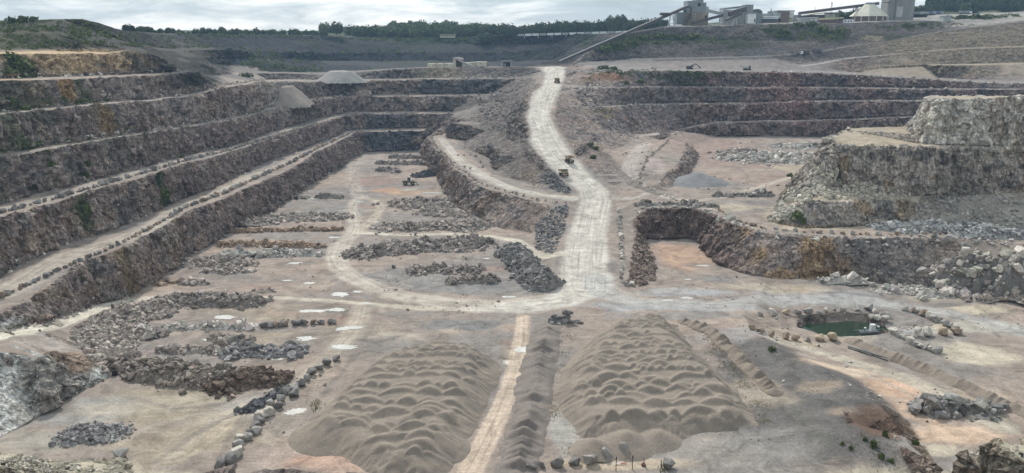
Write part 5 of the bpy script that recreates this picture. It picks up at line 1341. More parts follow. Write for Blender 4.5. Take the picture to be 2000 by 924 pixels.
me.materials.append(M_POND); o = bpy.data.objects.new('pond_water', me); COL.objects.link(o); tag(o, kind='structure')

M_WHITE = simple_mat('white paint', (.72, .74, .75), .5, 0, .12); M_TEAL = simple_mat('weathered teal steel', (.10, .15, .155), .6, .2); M_RUST = simple_mat('rusty steel', (.16, .105, .075), .8, .2, .4); M_DARK = simple_mat('black plastic', (.035, .037, .04), .5)
rl = empty('pump_raft', P(1697, 649, -1.65), .1)
MB().box((0, 0, .25), (6.2, 2.6, .35)).build('deck', M_TEAL, rl)
for y_ in (-1.25, 1.25):
    MB().tube((-4.2, y_, .05), (4.4, y_, .05), .38).build('float', M_TEAL, rl)
pb_ = MB().box((.9, -.2, 1.55), (1.5, 1.2, 2.3)).build('control_box', M_WHITE, rl, bevel=.04)
lv_ = MB()
for k in range(7): lv_.box((.9, -.83, .75 + k * .27), (1.3, .05, .06))
lv_.build('louvre', simple_mat('grey louvre', (.45, .48, .5), .5), pb_)
for x_, h_ in ((-1.4, 1.3), (2.9, 1.6)):
    p_ = MB().tube((x_, 0, .4), (x_, 0, h_), .12).build('pump_riser', M_TEAL, rl)
    MB().tube((x_, 0, h_), (x_, 0, h_ + .35), .34).build('cap', M_WHITE, p_)
gr_ = MB()
for a, b in (((-5.2, -1.7, .5), (4.2, -1.9, .5)), ((-5.0, -1.2, .75), (3, -1.9, .75)), ((2.4, -1.2, .8), (5.4, -1.6, .7))): gr_.bar(a, b, .14, .14)
gr_.build('rail', M_RUST, rl)
tag(rl, 'teal pump raft with white control box moored in the green pond', 'pump raft')
pg = empty('pipe_bundle', hit(1698, 688))
o0 = Vector(pg.location)
for k, (a, b, r_, m_) in enumerate([((1657, 678), (1738, 703), .17, M_TEAL), ((1656, 681), (1734, 706), .17, M_DARK), ((1664, 674), (1742, 699), .14, M_DARK), ((1672, 676), (1750, 701), .10, M_RUST)]):
    A_, B_ = Vector(hit(*a)) - o0, Vector(hit(*b)) - o0
    MB().tube(A_ + Vector((0, 0, .25)), B_ + Vector((0, 0, .25)), r_).build('pipe', m_, pg)
tag(pg, 'dark pipes lying side by side along the brown bank near the pond', 'pipes')
# ------------------------------------------------------------------ works plant on the skyline
M_CLAD = simple_mat('grey cladding', (.235, .265, .28), .6, .1, .18, .25, streak=True)
M_CLAD2 = simple_mat('pale cladding', (.37, .39, .39), .6, .1, .15, .3, streak=True)
M_RUSTW = simple_mat('rust stained concrete', (.30, .245, .19), .85, 0, .4, .22, streak=True)
M_CONC = simple_mat('silo concrete', (.27, .268, .26), .85, 0, .3, .12, streak=True)
M_BELT = simple_mat('dusty conveyor steel', (.105, .088, .08), .8, .1, .3, .3)
M_ROOFD = simple_mat('dark roof sheet', (.12, .125, .135), .7, 0, .2, .3)
M_ROOFP = simple_mat('cream roof sheet', (.58, .57, .47), .7, 0, .14, .2)
M_ROOFW = simple_mat('white roof sheet', (.74, .76, .77), .6, 0, .1, .2)
M_CREAM = simple_mat('cream wall', (.60, .57, .44), .75, 0, .2, .3, streak=True)
M_TAN = simple_mat('tan roof sheet', (.55, .47, .33), .75, 0, .2, .3)
M_BRICK = simple_mat('brown brick', (.20, .155, .13), .85, 0, .25, .4)
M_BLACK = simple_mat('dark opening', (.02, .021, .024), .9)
M_STEEL = simple_mat('white trestle steel', (.52, .52, .48), .7, .1, .2)
M_GLASS = simple_mat('dark window glass', (.03, .04, .05), .15, 0, .1, 1, .6)
M_BLUE = simple_mat('blue lorry paint', (.13, .17, .28), .5, .1, .2)

def pxw(px, Y, py=40):                     # photo x -> world x at distance Y
    return D(px, py, Y)[0]
def pyz(py, Y):
    return D(1000, py, Y)[2]
def slab(mb, x0, x1, yt, yb, Y, dep, off=(0, 0, 0), dy=0.0):
    """a box filling this pixel rectangle at distance Y, dep deep"""
    X0, X1, Z1, Z0 = pxw(x0, Y), pxw(x1, Y), pyz(yt, Y), pyz(yb, Y)
    return mb.box(((X0 + X1) / 2 - off[0], Y + dep / 2 + dy - off[1], (Z0 + Z1) / 2 - off[2]), (X1 - X0, dep, Z1 - Z0))
def bld(name, px, pybase, Y, label, cat, group=None):
    p = D(px, pybase, Y); o = empty(name, p); tag(o, label, cat, group)
    return o, p
def pent(mb, x0, x1, yl, yr, th, Y, dep, off):
    """a sloping roof sheet over this pixel span"""
    X0, X1 = pxw(x0, Y), pxw(x1, Y); zl, zr_ = pyz(yl, Y), pyz(yr, Y)
    return mb.prism([(X0 - off[0], zl - off[2]), (X1 - off[0], zr_ - off[2]), (X1 - off[0], zr_ + th - off[2]), (X0 - off[0], zl + th - off[2])], 'y', Y - off[1] - 1, Y + dep - off[1] + 1)

# crushing tower
Yp = 805
t, p = bld('crushing_tower', 1362, 48, Yp, 'tall stepped grey crushing tower with rust stained lower half on the skyline', 'tower')
b = slab(MB(), 1341, 1383, 24, 52, Yp, 20, p).build('lower_wall', M_RUSTW, t)
for (x0, x1, yt, yb) in ((1376.5, 1379.5, 30, 36),): slab(MB(), x0, x1, yt, yb, Yp, .6, p, -.5).build('door', M_BLACK, t)
slab(MB(), 1341, 1358, 1.5, 15, Yp, 18, p).build('upper_block', M_CLAD, t)
slab(MB(), 1358.2, 1372, -9, 15, Yp, 18, p, .3).build('upper_block', M_CLAD, t)
slab(MB(), 1372.2, 1378, 5, 15, Yp, 17, p).build('upper_block', M_CLAD, t)
slab(MB(), 1341, 1378, 15, 24, Yp, 19, p, -.2).build('upper_block', M_CLAD, t)
slab(MB(), 1378.2, 1383, 13, 24, Yp, 17, p).build('upper_block', M_CLAD2, t)
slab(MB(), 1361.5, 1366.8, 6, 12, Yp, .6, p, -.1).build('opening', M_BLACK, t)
slab(MB(), 1347.5, 1349.3, 13, 30, Yp, .8, p, -.9).build('drain_pipe', M_BELT, t)
fr = MB()
for x_ in (1352, 1356.5): slab(fr, x_ - .35, x_ + .35, 26, 45, Yp, .4, p, -1.6)
for y_ in (27, 32, 37, 42): slab(fr, 1352, 1357, y_, y_ + .7, Yp, .4, p, -1.2)
fr.build('ladder_frame', M_STEEL, t)
t, p = bld('wing_shed', 1332, 47, Yp, 'low grey shed with white sloping roof against the left of the crushing tower', 'shed')
slab(MB(), 1322, 1340.6, 24, 48, Yp + 3, 14, p).build('wall', M_CLAD, t)
pent(MB(), 1321, 1341, 24.5, 17, .8, Yp + 3, 14, p).build('roof', M_ROOFW, t)
MB().tube((2, -4, 2), (6, -4, 9), 2.6).build('duct', M_BELT, t)

# the long inclined conveyor
a_, b_ = Vector(D(1092, 122, 728)), Vector(D(1346, 11.5, 802))
t = empty('inclined_conveyor', a_); tag(t, 'long dark inclined conveyor climbing from the rim to the crushing tower', 'conveyor')
MB().bar((0, 0, 0), b_ - a_, 2.7, 2.2).build('gallery', M_BELT, t)
MB().bar((0, 0, 1.25), b_ - a_ + Vector((0, 0, 1.25)), 2.9, .25).build('roof', M_ROOFD, t)
q = a_.lerp(b_, .80); MB().box(q - a_ + Vector((0, 0, 2.2)), (9, 5, 2.4)).build('drive_house', M_BELT, t)
def trestle(par, org, top, h_, wd=3.2, mat=None):
    m = MB()
    for sx in (-1, 1):
        for sy in (-.8, .8): m.bar(top - org + Vector((sx * wd * .35, sy, 0)), top - org + Vector((sx * wd, sy * 2, -h_)), .6, .6)
    for f_ in (.35, .7): m.bar(top - org + Vector((-wd * (.35 + .65 * f_), 0, -h_ * f_)), top - org + Vector((wd * (.35 + .65 * f_), 0, -h_ * f_)), .4, .4)
    m.build('trestle', mat or M_STEEL, par)
for px_, yb in ((1142, 113), (1186, 95), (1232, 81), (1310, 53)):
    f_ = (px_ - 1092) / (1346 - 1092); tp_ = a_.lerp(b_, f_); tp_.z -= 1.6
    trestle(t, a_, tp_, max(3.5, tp_.z - ground(tp_.x, tp_.y) + .8))
walk = MB(); walk.bar(a_.lerp(b_, .50) - a_ + Vector((6, -3, -9)), a_.lerp(b_, .62) - a_ + Vector((6, -3, -8)), 3, 2); walk.build('side_chute', M_CLAD2, t)

def conveyor(x0, y0, x1, y1, Y0, Y1, w_, h_, label, mat=M_BELT, name='conveyor', legs=(), roofm=None, group=None):
    A_, B_ = Vector(D(x0, y0, Y0)), Vector(D(x1, y1, Y1)); t = empty(name, A_); tag(t, label, 'conveyor', group)
    MB().bar((0, 0, 0), B_ - A_, w_, h_).build('gallery', mat, t)
    MB().bar((0, 0, h_ * .6), B_ - A_ + Vector((0, 0, h_ * .6)), w_ * 1.15, .25).build('roof', roofm or M_ROOFD, t)
    for f_ in legs:
        tp_ = A_.lerp(B_, f_); tp_.z -= h_ * .5; trestle(t, A_, tp_, max(3, tp_.z - ground(tp_.x, tp_.y) + .6), 2.2)
    return t
conveyor(1383, 21.5, 1413, 28.5, 806, 812, 3, 2, 'short pale conveyor sloping down from the crushing tower to the screening house', M_CLAD2)
conveyor(1424, 28, 1456, 18, 800, 806, 4, 4.2, 'brown rounded conveyor rising into the screening house', legs=(.03, .95))
conveyor(1352, 46, 1412, 30, 797, 800, 2.6, 2.2, 'low dusty conveyor crossing in front of the crushing tower', legs=(.95,))
conveyor(1418, 40, 1448, 27, 795, 797, 2.2, 1.8, 'steep little conveyor above the grey cone on the plant platform', legs=(.6,))
conveyor(1560, 26.5, 1716, 7, 830, 838, 2.6, 2.4, 'long thin overhead conveyor running to the top of the pyramid store', legs=(.73,))

t, p = bld('screening_house', 1440, 46, 815, 'pale screening house with sloping roof and a taller grey head block', 'building')
slab(MB(), 1412, 1455, 19, 46, 815, 16, p).build('wall', M_CLAD2, t)
pent(MB(), 1415, 1455, 17.5, 12.8, 1.0, 815, 16, p).build('roof', M_ROOFD, t)
pent(MB(), 1412, 1455, 18.6, 15, 1.4, 814.4, 15, p).build('fascia', M_CLAD, t)
slab(MB(), 1455.2, 1469, 9, 46, 815, 15, p, -1).build('head_block', M_CLAD, t)
t, p = bld('white_booth', 1468, 43, 796, 'white clad booth with sloping roof in front of the screening house', 'booth')
slab(MB(), 1460, 1476, 27, 46, 796, 8, p).build('wall', M_ROOFW, t)
pent(MB(), 1459.5, 1476.5, 26.6, 25.4, .5, 796, 8, p).build('roof', M_CLAD2, t)
slab(MB(), 1473, 1475, 37, 43, 796, .4, p, -.3).build('door', M_BLACK, t)
t, p = bld('tank_shed', 1477, 46, 822, 'dark round topped shed behind the white booth', 'shed')
slab(MB(), 1466, 1488, 25, 46, 822, 14, p).build('wall', M_CLAD, t)
X0, X1 = pxw(1466, 822) - p[0], pxw(1488, 822) - p[0]; zt = pyz(25, 822) - p[2]
MB().prism([(X0 + (X1 - X0) * (.5 - .5 * math.cos(a)), zt + 3.6 * math.sin(a)) for a in np.linspace(0, math.pi, 14)], 'y', -.4, 14.6).build('roof', M_ROOFD, t)
t, p = bld('long_shed', 1505, 42, 825, 'long low shed with two bright white roof strips on the skyline', 'shed')
slab(MB(), 1488.3, 1521, 31, 44, 825, 18, p).build('wall', M_CLAD, t)
pent(MB(), 1489, 1521, 33.5, 33.5, .9, 823, 4, p).build('roof_strip', M_ROOFW, t)
pent(MB(), 1488, 1520, 36.6, 36.6, .9, 820, 4, p).build('roof_strip', M_ROOFW, t)
slab(MB(), 1489, 1512, 26.5, 31, 825, 16, p, 1).build('upper_wall', M_CLAD2, t)
slab(MB(), 1500, 1505, 22, 26.5, 830, 4, p).build('vent_house', M_CLAD, t)
slab(MB(), 1504, 1505.6, 17.5, 22, 831, 1, p).build('chimney', M_ROOFD, t)
t, p = bld('canopy_building', 1534, 42, 822, 'brown brick building under a thin dark canopy roof', 'building')
slab(MB(), 1525, 1541, 23.5, 44, 822, 12, p).build('wall', M_BRICK, t)
slab(MB(), 1512, 1525, 21.5, 36, 822, 12, p, .5).build('white_wall', M_CLAD2, t)
slab(MB(), 1518.5, 1551, 20.4, 22.6, 820, 16, p).build('canopy', M_ROOFD, t)
for x_ in (1549,): slab(MB(), x_ - .4, x_ + .4, 22.6, 38, 820, .5, p).build('post', M_STEEL, t)
slab(MB(), 1541.2, 1548.5, 24, 34, 824, 8, p).build('wall_panel', M_ROOFW, t)
t, p = bld('flat_roof_sheds', 1586, 40, 845, 'low dark building with tan and white flat roofs under the overhead conveyor', 'building')
slab(MB(), 1559, 1611, 29, 46, 845, 16, p).build('wall', M_ROOFD, t)
pent(MB(), 1580, 1612, 29.6, 25.8, .9, 842, 14, p).build('roof', M_TAN, t)
pent(MB(), 1567, 1578, 31, 29.6, .8, 840, 8, p).build('roof', M_ROOFW, t)
pent(MB(), 1612.5, 1622, 29.8, 29.8, .8, 842, 8, p).build('roof', M_ROOFW, t)
t, p = bld('white_clad_shed', 1580, 44, 803, 'pale blue-white clad shed below the flat roofs', 'shed')
slab(MB(), 1562, 1597, 35, 46, 803, 10, p).build('wall', M_CLAD2, t)
pent(MB(), 1561.5, 1597.5, 36, 34.4, .5, 803, 10, p).build('roof', M_ROOFW, t)
for x_ in (1583, 1592): slab(MB(), x_, x_ + 3, 37, 40, 803, .4, p, -.3).build('window', M_ROOFW, t)
t, p = bld('tan_roof_shed', 1627, 45, 801, 'low shed with a big tan lean-to roof facing the quarry', 'shed')
slab(MB(), 1608, 1646, 39, 47, 801, 12, p).build('wall', M_BRICK, t)
pent(MB(), 1607, 1647, 38.4, 36.2, 1.2, 799, 12, p).build('roof', M_TAN, t)
t, p = bld('site_cabin', 1660, 45, 800, 'pale site cabin with two dark windows between the tan shed and pyramid store', 'cabin')
slab(MB(), 1647.6, 1667, 38, 46, 800, 6, p).build('wall', M_ROOFW, t)
for x_ in (1650, 1656, 1661): slab(MB(), x_, x_ + 2.4, 40, 42.6, 800, .3, p, -.25).build('window', M_GLASS, t)
t, p = bld('gantry_deck', 1625, 40, 836, 'dark horizontal gantry deck on thin legs under the overhead conveyor', 'gantry')
slab(MB(), 1611.5, 1638.5, 24.2, 27.4, 836, 5, p).build('deck', M_BRICK, t)
for x_ in (1623, 1636): slab(MB(), x_ - .4, x_ + .4, 27.4, 44, 837, .5, p).build('leg', M_STEEL, t)
t, p = bld('lattice_mast', 1621.5, 44, 850, 'slim dark lattice mast standing behind the gantry deck', 'mast')
m = MB()
for sx in (-1, 1): m.bar((sx * 1.3, 0, 0), (sx * .3, 0, 19), .25, .25)
for k in range(7): m.bar((-1.3 + k * .14, 0, k * 2.7), (1.3 - (k + 1) * .14, 0, (k + 1) * 2.7), .18, .18)
m.box((0, 0, 19.2), (1.2, .8, .8)); m.build('frame', M_BELT, t)
t, p = bld('light_pole', 1589.5, 44, 850, 'thin bare pole above the flat roofed building', 'pole')
MB().tube((0, 0, 0), (0, 0, 15), .14).build('shaft', M_BELT, t); MB().box((.5, 0, 15), (1.4, .3, .2)).build('lamp_head', M_STEEL, t)

# pyramid store
Ys = 812; t, p = bld('pyramid_store', 1712, 44, Ys, 'pyramid roofed stone store with cream roof and open columns on the skyline', 'store')
ex0, ex1, ax0, ax1, ze, za = pxw(1675.5, Ys) - p[0], pxw(1749, Ys) - p[0], pxw(1700, Ys) - p[0], pxw(1719, Ys) - p[0], pyz(31.5, Ys) - p[2], pyz(7.5, Ys) - p[2]
bm = bmesh.new(); cx_ = (ex0 + ex1) / 2; rb_ = (ex1 - ex0) / 2; rt_ = (ax1 - ax0) / 2
lo_ = [bm.verts.new((cx_ + rb_ * math.cos(a), 19 + rb_ * math.sin(a), ze)) for a in np.radians(np.arange(22.5, 360, 45))]
hi2 = [bm.verts.new((cx_ + rt_ * math.cos(a), 19 + rt_ * math.sin(a), za)) for a in np.radians(np.arange(22.5, 360, 45))]
for k in range(8): bm.faces.new((lo_[k], lo_[(k + 1) % 8], hi2[(k + 1) % 8], hi2[k]))
bm.faces.new(hi2); bm.faces.new(lo_[::-1]); me = bpy.data.meshes.new('roof'); bm.to_mesh(me); bm.free(); me.materials.append(M_ROOFP)
o = bpy.data.objects.new('roof', me); COL.objects.link(o); o.parent = t
MB().box((cx_, 19, za + .9), (rt_ * 1.5, 5, 1.8)).build('roof_cap', M_CLAD, t)
MB().tube((cx_, 19, -2), (cx_, 19, ze - .1), rb_ * .90, n=8).build('inner_wall', M_BRICK, t)
for a in np.radians(np.arange(202.5, 360, 22.5)):
    MB().box((cx_ + rb_ * .97 * math.cos(a), 19 + rb_ * .97 * math.sin(a), ze / 2 - 1), (.7, .7, ze + 2)).build('column', M_STEEL, t)
# silo tower
t, p = bld('silo_tower', 1764, 44, 826, 'tall square concrete silo tower cut by the top of the photo', 'silo')
slab(MB(), 1748, 1783, -26, 48, 826, 22, p).build('tower_wall', M_CONC, t)
slab(MB(), 1731.5, 1747.8, -20, 44, 829, 16, p).build('stair_tower', M_CONC, t)
slab(MB(), 1749, 1761, 13, 33, 826, .5, p, -.4).build('pale_patch', simple_mat('pale render', (.44, .435, .42), .85, 0, .2, .2), t)
slab(MB(), 1723, 1736, 4.2, 5.4, 827, 3, p).build('walkway', M_BELT, t)
# crusher station on the near rim
t, p = bld('crusher_station', 895, 131, 742, 'long low cream crusher station with arched tower and slanting chute on the rim', 'building')
for (x0, x1, yt, yb) in ((832.5, 849, 124.5, 131.5), (850.6, 865, 124.5, 131.5), (866.6, 883, 124.2, 131.5), (901, 918, 122.6, 130.5), (919, 926.5, 121.6, 130), (928, 950, 120.8, 129.5)):
    slab(MB(), x0, x1, yt, yb, 742, 7, p).build('wall', M_CREAM, t)
for x_ in (849.2, 865.2, 926.8, 950.6): slab(MB(), x_, x_ + 1.2, 123, 131, 742, 6, p, -.2).build('dark_post', M_BRICK, t)
for (x_, y_) in ((843, 127), (856, 126.6), (869.5, 126.2), (936, 123.4), (921, 124)): slab(MB(), x_, x_ + 3.2, y_, y_ + 1, 742, .3, p, -.2).build('window', M_GLASS, t)
slab(MB(), 883, 889, 115.5, 131.5, 741, 9, p).build('tower_wall', M_CREAM, t)
slab(MB(), 889.4, 901.5, 117, 131, 743, 7, p).build('tower_back', M_BELT, t)
X0, X1, zt = pxw(882.5, 741) - p[0], pxw(903, 741) - p[0], pyz(116, 741) - p[2]
MB().prism([(X0, zt - .4)] + [(X0 + (X1 - X0) * f_, zt + 1.5 * math.sin(math.pi * (.18 + .72 * f_))) for f_ in np.linspace(0, 1, 9)] + [(X1, zt - .6)], 'y', -1.5, 9).build('roof', simple_mat('pinkish roof', (.42, .36, .34), .7), t)
A_, B_ = Vector(D(895, 117, 739)) - Vector(p), Vector(D(921, 130, 737)) - Vector(p)
MB().bar(A_, B_, 2.6, 1.3).build('chute', simple_mat('dusty chute', (.34, .32, .32), .7), t)
t, p = bld('small_rim_shed', 988, 130, 740, 'small dark fronted shed alone on the rim left of the haul road', 'shed')
slab(MB(), 978, 999, 121, 131, 740, 8, p).build('wall', M_CLAD2, t)
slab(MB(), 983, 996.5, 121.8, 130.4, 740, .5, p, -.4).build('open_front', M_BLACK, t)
pent(MB(), 977, 1000, 120.9, 120.2, .5, 739.6, 9, p).build('roof', M_ROOFD, t)
slab(MB(), 985, 987.4, 124, 130.4, 740, .3, p, -.8).build('door', M_CLAD2, t)
# cream building in the wood, white covered conveyor on the far rim
t, p = bld('cream_building', 873, 74, 1045, 'lone long cream building half hidden at the edge of the far wood', 'building')
slab(MB(), 859, 888, 69, 74, 1045, 10, p).build('wall', M_CREAM, t)
pent(MB(), 858, 889, 68.8, 67.6, .6, 1044, 12, p).build('roof', M_ROOFP, t)
A_, B_ = Vector(D(1011, 68.6, 1000)), Vector(D(1232, 62.4, 960)); t = empty('covered_conveyor', A_); tag(t, 'long white covered conveyor lying along the far rim below the trees', 'conveyor')
for k in range(15):
    MB().bar((B_ - A_) * (k / 15 + .004), (B_ - A_) * ((k + 1) / 15 - .008), 2.4, 2.6).build('cover', M_ROOFW if k % 3 else M_CLAD2, t)
for k in range(8): q = (B_ - A_) * ((k + .5) / 8); MB().box(q + Vector((0, .5, -2.2)), (.6, .8, 3.4)).build('leg', M_STEEL, t)
t, p = bld('pale_hut', 1849, 40, 800, 'pale green hut among bushes right of the silo tower', 'hut')
slab(MB(), 1842, 1857, 32, 41, 800, 7, p).build('wall', simple_mat('pale green wall', (.42, .47, .46), .7), t)
pent(MB(), 1841.4, 1857.6, 31.8, 31, .5, 799.6, 8, p).build('roof', M_CLAD2, t)

# ------------------------------------------------------------------ vehicles
M_YEL = simple_mat('dusty ochre paint', (.47, .365, .19), .7, .05, .3); M_DUSTY = simple_mat('dust covered steel', (.46, .37, .25), .85, .1, .3); M_TYRE = simple_mat('tyre rubber', (.04, .038, .036), .9); M_RIM = simple_mat('wheel rim', (.32, .27, .18), .7); M_LAMP = simple_mat('lamp glass', (.7, .7, .65), .2)
def wheel(par, x, y, r, w_):
    wh = empty('wheel', (0, 0, 0)); COL.objects.unlink(wh); bpy.data.objects.remove(wh)
    ty = MB().tube((x - w_ / 2, y, r), (x + w_ / 2, y, r), r, n=20).build('wheel', M_TYRE, par, bevel=.06)
    s = 1 if x > 0 else -1
    MB().tube((x + s * w_ * .42, y, r), (x + s * (w_ / 2 + .05), y, r), r * .55, r * .45, n=14).build('rim', M_RIM, ty)
def haul_truck(loc, rz, label, slope=0.0):
    """rigid quarry dump truck, front towards -Y"""
    t = empty('haul_truck', loc, rz); t.rotation_euler = (slope, 0, rz); t.scale = (.82, .82, .82); tag(t, label, 'haul truck', 'haul trucks on the quarry road')
    MB().box((0, .2, 1.45), (1.7, 7.6, .8)).build('chassis', M_DUSTY, t)
    for x in (-1.75, 1.75): wheel(t, x, -2.5, 1.08, .85)
    for x in (-1.55, 1.55): wheel(t, x, 1.9, 1.1, 1.5)
    m = MB().box((0, -3.55, 1.25), (4.0, .5, .7)); m.box((0, -3.3, 1.9), (2.5, 1.5, 1.2)); m.build('bumper', M_DUSTY, t, bevel=.05)
    g = MB()
    for k in range(5): g.box((.5, -4.07, 1.5 + k * .2), (1.7, .06, .09))
    g.build('grille', M_BLACK, t)
    MB().box((0, -3.1, 2.55), (4.3, 2.0, .16)).build('deck', M_DUSTY, t)
    c = MB().prism([(-3.7, 2.63), (-2.0, 2.63), (-2.0, 4.35), (-3.45, 4.35)], 'x', -1.75, .25).build('cab', M_YEL, t, bevel=.04)
    MB().prism([(-3.76, 3.2), (-3.70, 3.2), (-3.49, 4.15), (-3.55, 4.15)], 'x', -1.6, .1).build('windscreen', M_GLASS, c)
    for s in (-1.78, .22): MB().box((s + .03, -2.75, 3.65), (.05, 1.1, .85)).build('side_window', M_GLASS, c)
    h = MB()
    h.box((.95, -3.0, 3.0), (.7, 1.0, .7)); h.build('air_filter', M_DUSTY, t)
    for x in (-1.5, 1.5): MB().tube((x, -3.82, 1.55), (x, -3.74, 1.55), .2).build('headlight', M_LAMP, t)
    r = MB(); r.bar((-2.1, -4.0, 2.6), (-2.1, -4.0, 3.6), .08, .08).bar((-2.1, -4.0, 3.6), (2.1, -4.0, 3.6), .08, .08).bar((2.1, -4.0, 3.6), (2.1, -4.0, 2.6), .08, .08).build('handrail', M_DUSTY, t)
    # dump body: sloping floor, side walls, headboard and canopy over the cab
    bd = MB()
    bd.prism([(-2.0, 2.75), (4.6, 3.35), (4.6, 3.55), (-1.9, 2.95)], 'x', -2.1, 2.1)
    for s in (-2.2, 2.05): bd.prism([(-2.05, 2.75), (4.6, 3.35), (4.75, 4.25), (-1.7, 4.75)], 'x', s, s + .15)
    bd.prism([(-2.1, 2.7), (-1.95, 2.7), (-1.75, 4.75), (-1.95, 4.75)], 'x', -2.19, 2.19)
    bd.build('dump_body', M_DUSTY, t)
    MB().prism([(-4.1, 4.72), (-1.7, 4.78), (-1.7, 4.93), (-4.1, 4.87)], 'x', -2.15, 2.15).build('canopy', simple_mat('pale canopy', (.62, .6, .55), .6), t)
    return t
haul_truck(hit(1101, 344), math.radians(16), 'dusty haul truck driving down towards the camera on the mid haul road', -.10)
haul_truck(hit(1112, 318), math.radians(196), 'haul truck seen from behind climbing just above the descending truck', .10)
haul_truck(hit(1088, 162), math.radians(170), 'small distant haul truck near the top of the haul road', .10)

M_GREYM = simple_mat('dusty grey machine paint', (.27, .25, .225), .8, .1, .3)
t = empty('wheel_loader', hit(799, 361), math.radians(96)); t.scale = (1.25, 1.25, 1.25); tag(t, 'parked dusty wheel loader on the reddish floor at the far end of the pit', 'wheel loader')
for x in (-1.3, 1.3):
    wheel(t, x, -1.7, .95, .7); wheel(t, x, 1.7, .95, .7)
MB().box((0, 1.6, 1.7), (2.1, 3.2, 1.3)).build('engine_cover', M_GREYM, t, bevel=.1)
MB().box((0, -1.2, 1.3), (1.5, 2.2, .8)).build('front_frame', M_GREYM, t, bevel=.05)
c = MB().box((0, .0, 2.6), (1.6, 1.5, 1.7), None, .9).build('cab', M_GLASS, t, bevel=.05)
MB().box((0, 0, 3.5), (1.8, 1.7, .12)).build('cab_roof', M_DARK, c)
am = MB()
for x in (-.6, .6): am.bar((x, -1.4, 1.9), (x, -3.9, .9), .25, .4)
am.build('lift_arm', M_GREYM, t)
MB().prism([(-5.0, .1), (-3.8, .1), (-3.7, 1.3), (-3.9, 1.35), (-4.1, .4), (-5.0, .25)], 'x', -1.6, 1.6).build('bucket', M_GREYM, t)
t = empty('excavator', hit(1347, 135), math.radians(100)); tag(t, 'dark excavator with folded boom standing on the right rim bench', 'excavator')
for x in (-1.3, 1.3): MB().box((x, 0, .5), (.7, 5, 1.0)).build('track', M_TYRE, t, bevel=.2)
MB().box((0, .8, 1.8), (3, 4, 1.5)).build('house', M_BELT, t, bevel=.1)
MB().box((-.9, -1.5, 2.5), (1.1, 1.5, 1.9)).build('cab', M_GLASS, t)
MB().bar((.3, -1, 2), (.3, -5, 4.2), .5, .8).build('boom', M_BELT, t); MB().bar((.3, -5, 4.2), (.3, -8.5, 1.6), .4, .6).build('stick', M_BELT, t)
MB().prism([(-9.3, .6), (-8.2, .6), (-8.0, 1.8), (-9.2, 1.4)], 'x', -.4, 1.0).build('bucket', M_BELT, t)
t = empty('crawler_drill', hit(1459, 137), math.radians(80)); t.scale = (1.5, 1.5, 1.5); tag(t, 'pale tracked machine parked on the rim bench right of the excavator', 'tracked machine')
for x in (-1, 1): MB().box((x, 0, .4), (.5, 4, .8)).build('track', M_TYRE, t, bevel=.15)
MB().box((0, .6, 1.4), (2, 3, 1.2)).build('body', M_CLAD2, t, bevel=.1); MB().bar((0, -.4, 1.5), (0, 4.2, 2.1), .4, .5).build('mast', M_CLAD2, t); MB().box((-.4, -1.2, 1.6), (1, 1, 1.4)).build('cab', M_GLASS, t)
def lorry(loc, rz, label, cabm, bodym, ln=7.5, group=None, name='lorry'):
    t = empty(name, loc, rz); tag(t, label, 'lorry', group)
    c = MB().box((0, -ln / 2 + .2, 1.75), (2.4, 2.0, 2.3)).build('cab', cabm, t, bevel=.1)
    MB().box((0, -ln / 2 - .83, 2.2), (2.1, .06, .9)).build('windscreen', M_GLASS, c)
    MB().box((0, 1.0, 2.1), (2.5, ln - 1.8, 2.4)).build('cargo_body', bodym, t, bevel=.04)
    MB().box((0, 0, .75), (1.2, ln, .35)).build('chassis', M_BLACK, t)
    for y in (-ln / 2 + .3, ln / 2 - 1.6, ln / 2 - .4):
        for x in (-1.05, 1.05): MB().tube((x - .18, y, .5), (x + .18, y, .5), .5, n=14).build('wheel', M_TYRE, t)
    return t
lorry(hit(1572, 107), math.radians(-75), 'white cabbed lorry on the ramp road below the plant', M_WHITE, M_BELT)
lorry(hit(1596, 103), math.radians(-75), 'dark lorry behind the white cabbed one on the ramp road', M_BELT, M_ROOFD)
MBt = empty('flat_trailer', hit(1554, 107), math.radians(-78)); tag(MBt, 'dark flat trailer standing left of the white cabbed lorry', 'trailer')
MB().box((0, 0, 1.2), (2.5, 9, .5)).build('bed', M_BELT, MBt)
for y in (2.5, 3.8):
    for x in (-1, 1): MB().tube((x - .15, y, .5), (x + .15, y, .5), .5, n=12).build('wheel', M_TYRE, MBt)
for k, (x_, m_, w2) in enumerate([(1791, M_CLAD, 'grey'), (1803, M_CLAD2, 'pale'), (1817, M_BLUE, 'blue'), (1832, M_BLUE, 'second blue')]):
    q = D(x_, 29.5 - k * .4, 850); lorry((q[0], q[1], q[2]), math.radians(88), '%s lorry in the line parked between the silo and the wooded hill' % w2, M_CLAD2, m_, 8.5, 'lorries parked beside the silo tower', 'parked_lorry')
q = D(1885, 27.5, 850); lorry(q, math.radians(90), 'white cabbed lorry parked apart at the foot of the wooded hill', M_WHITE, M_CLAD, 11, None, 'parked_lorry')

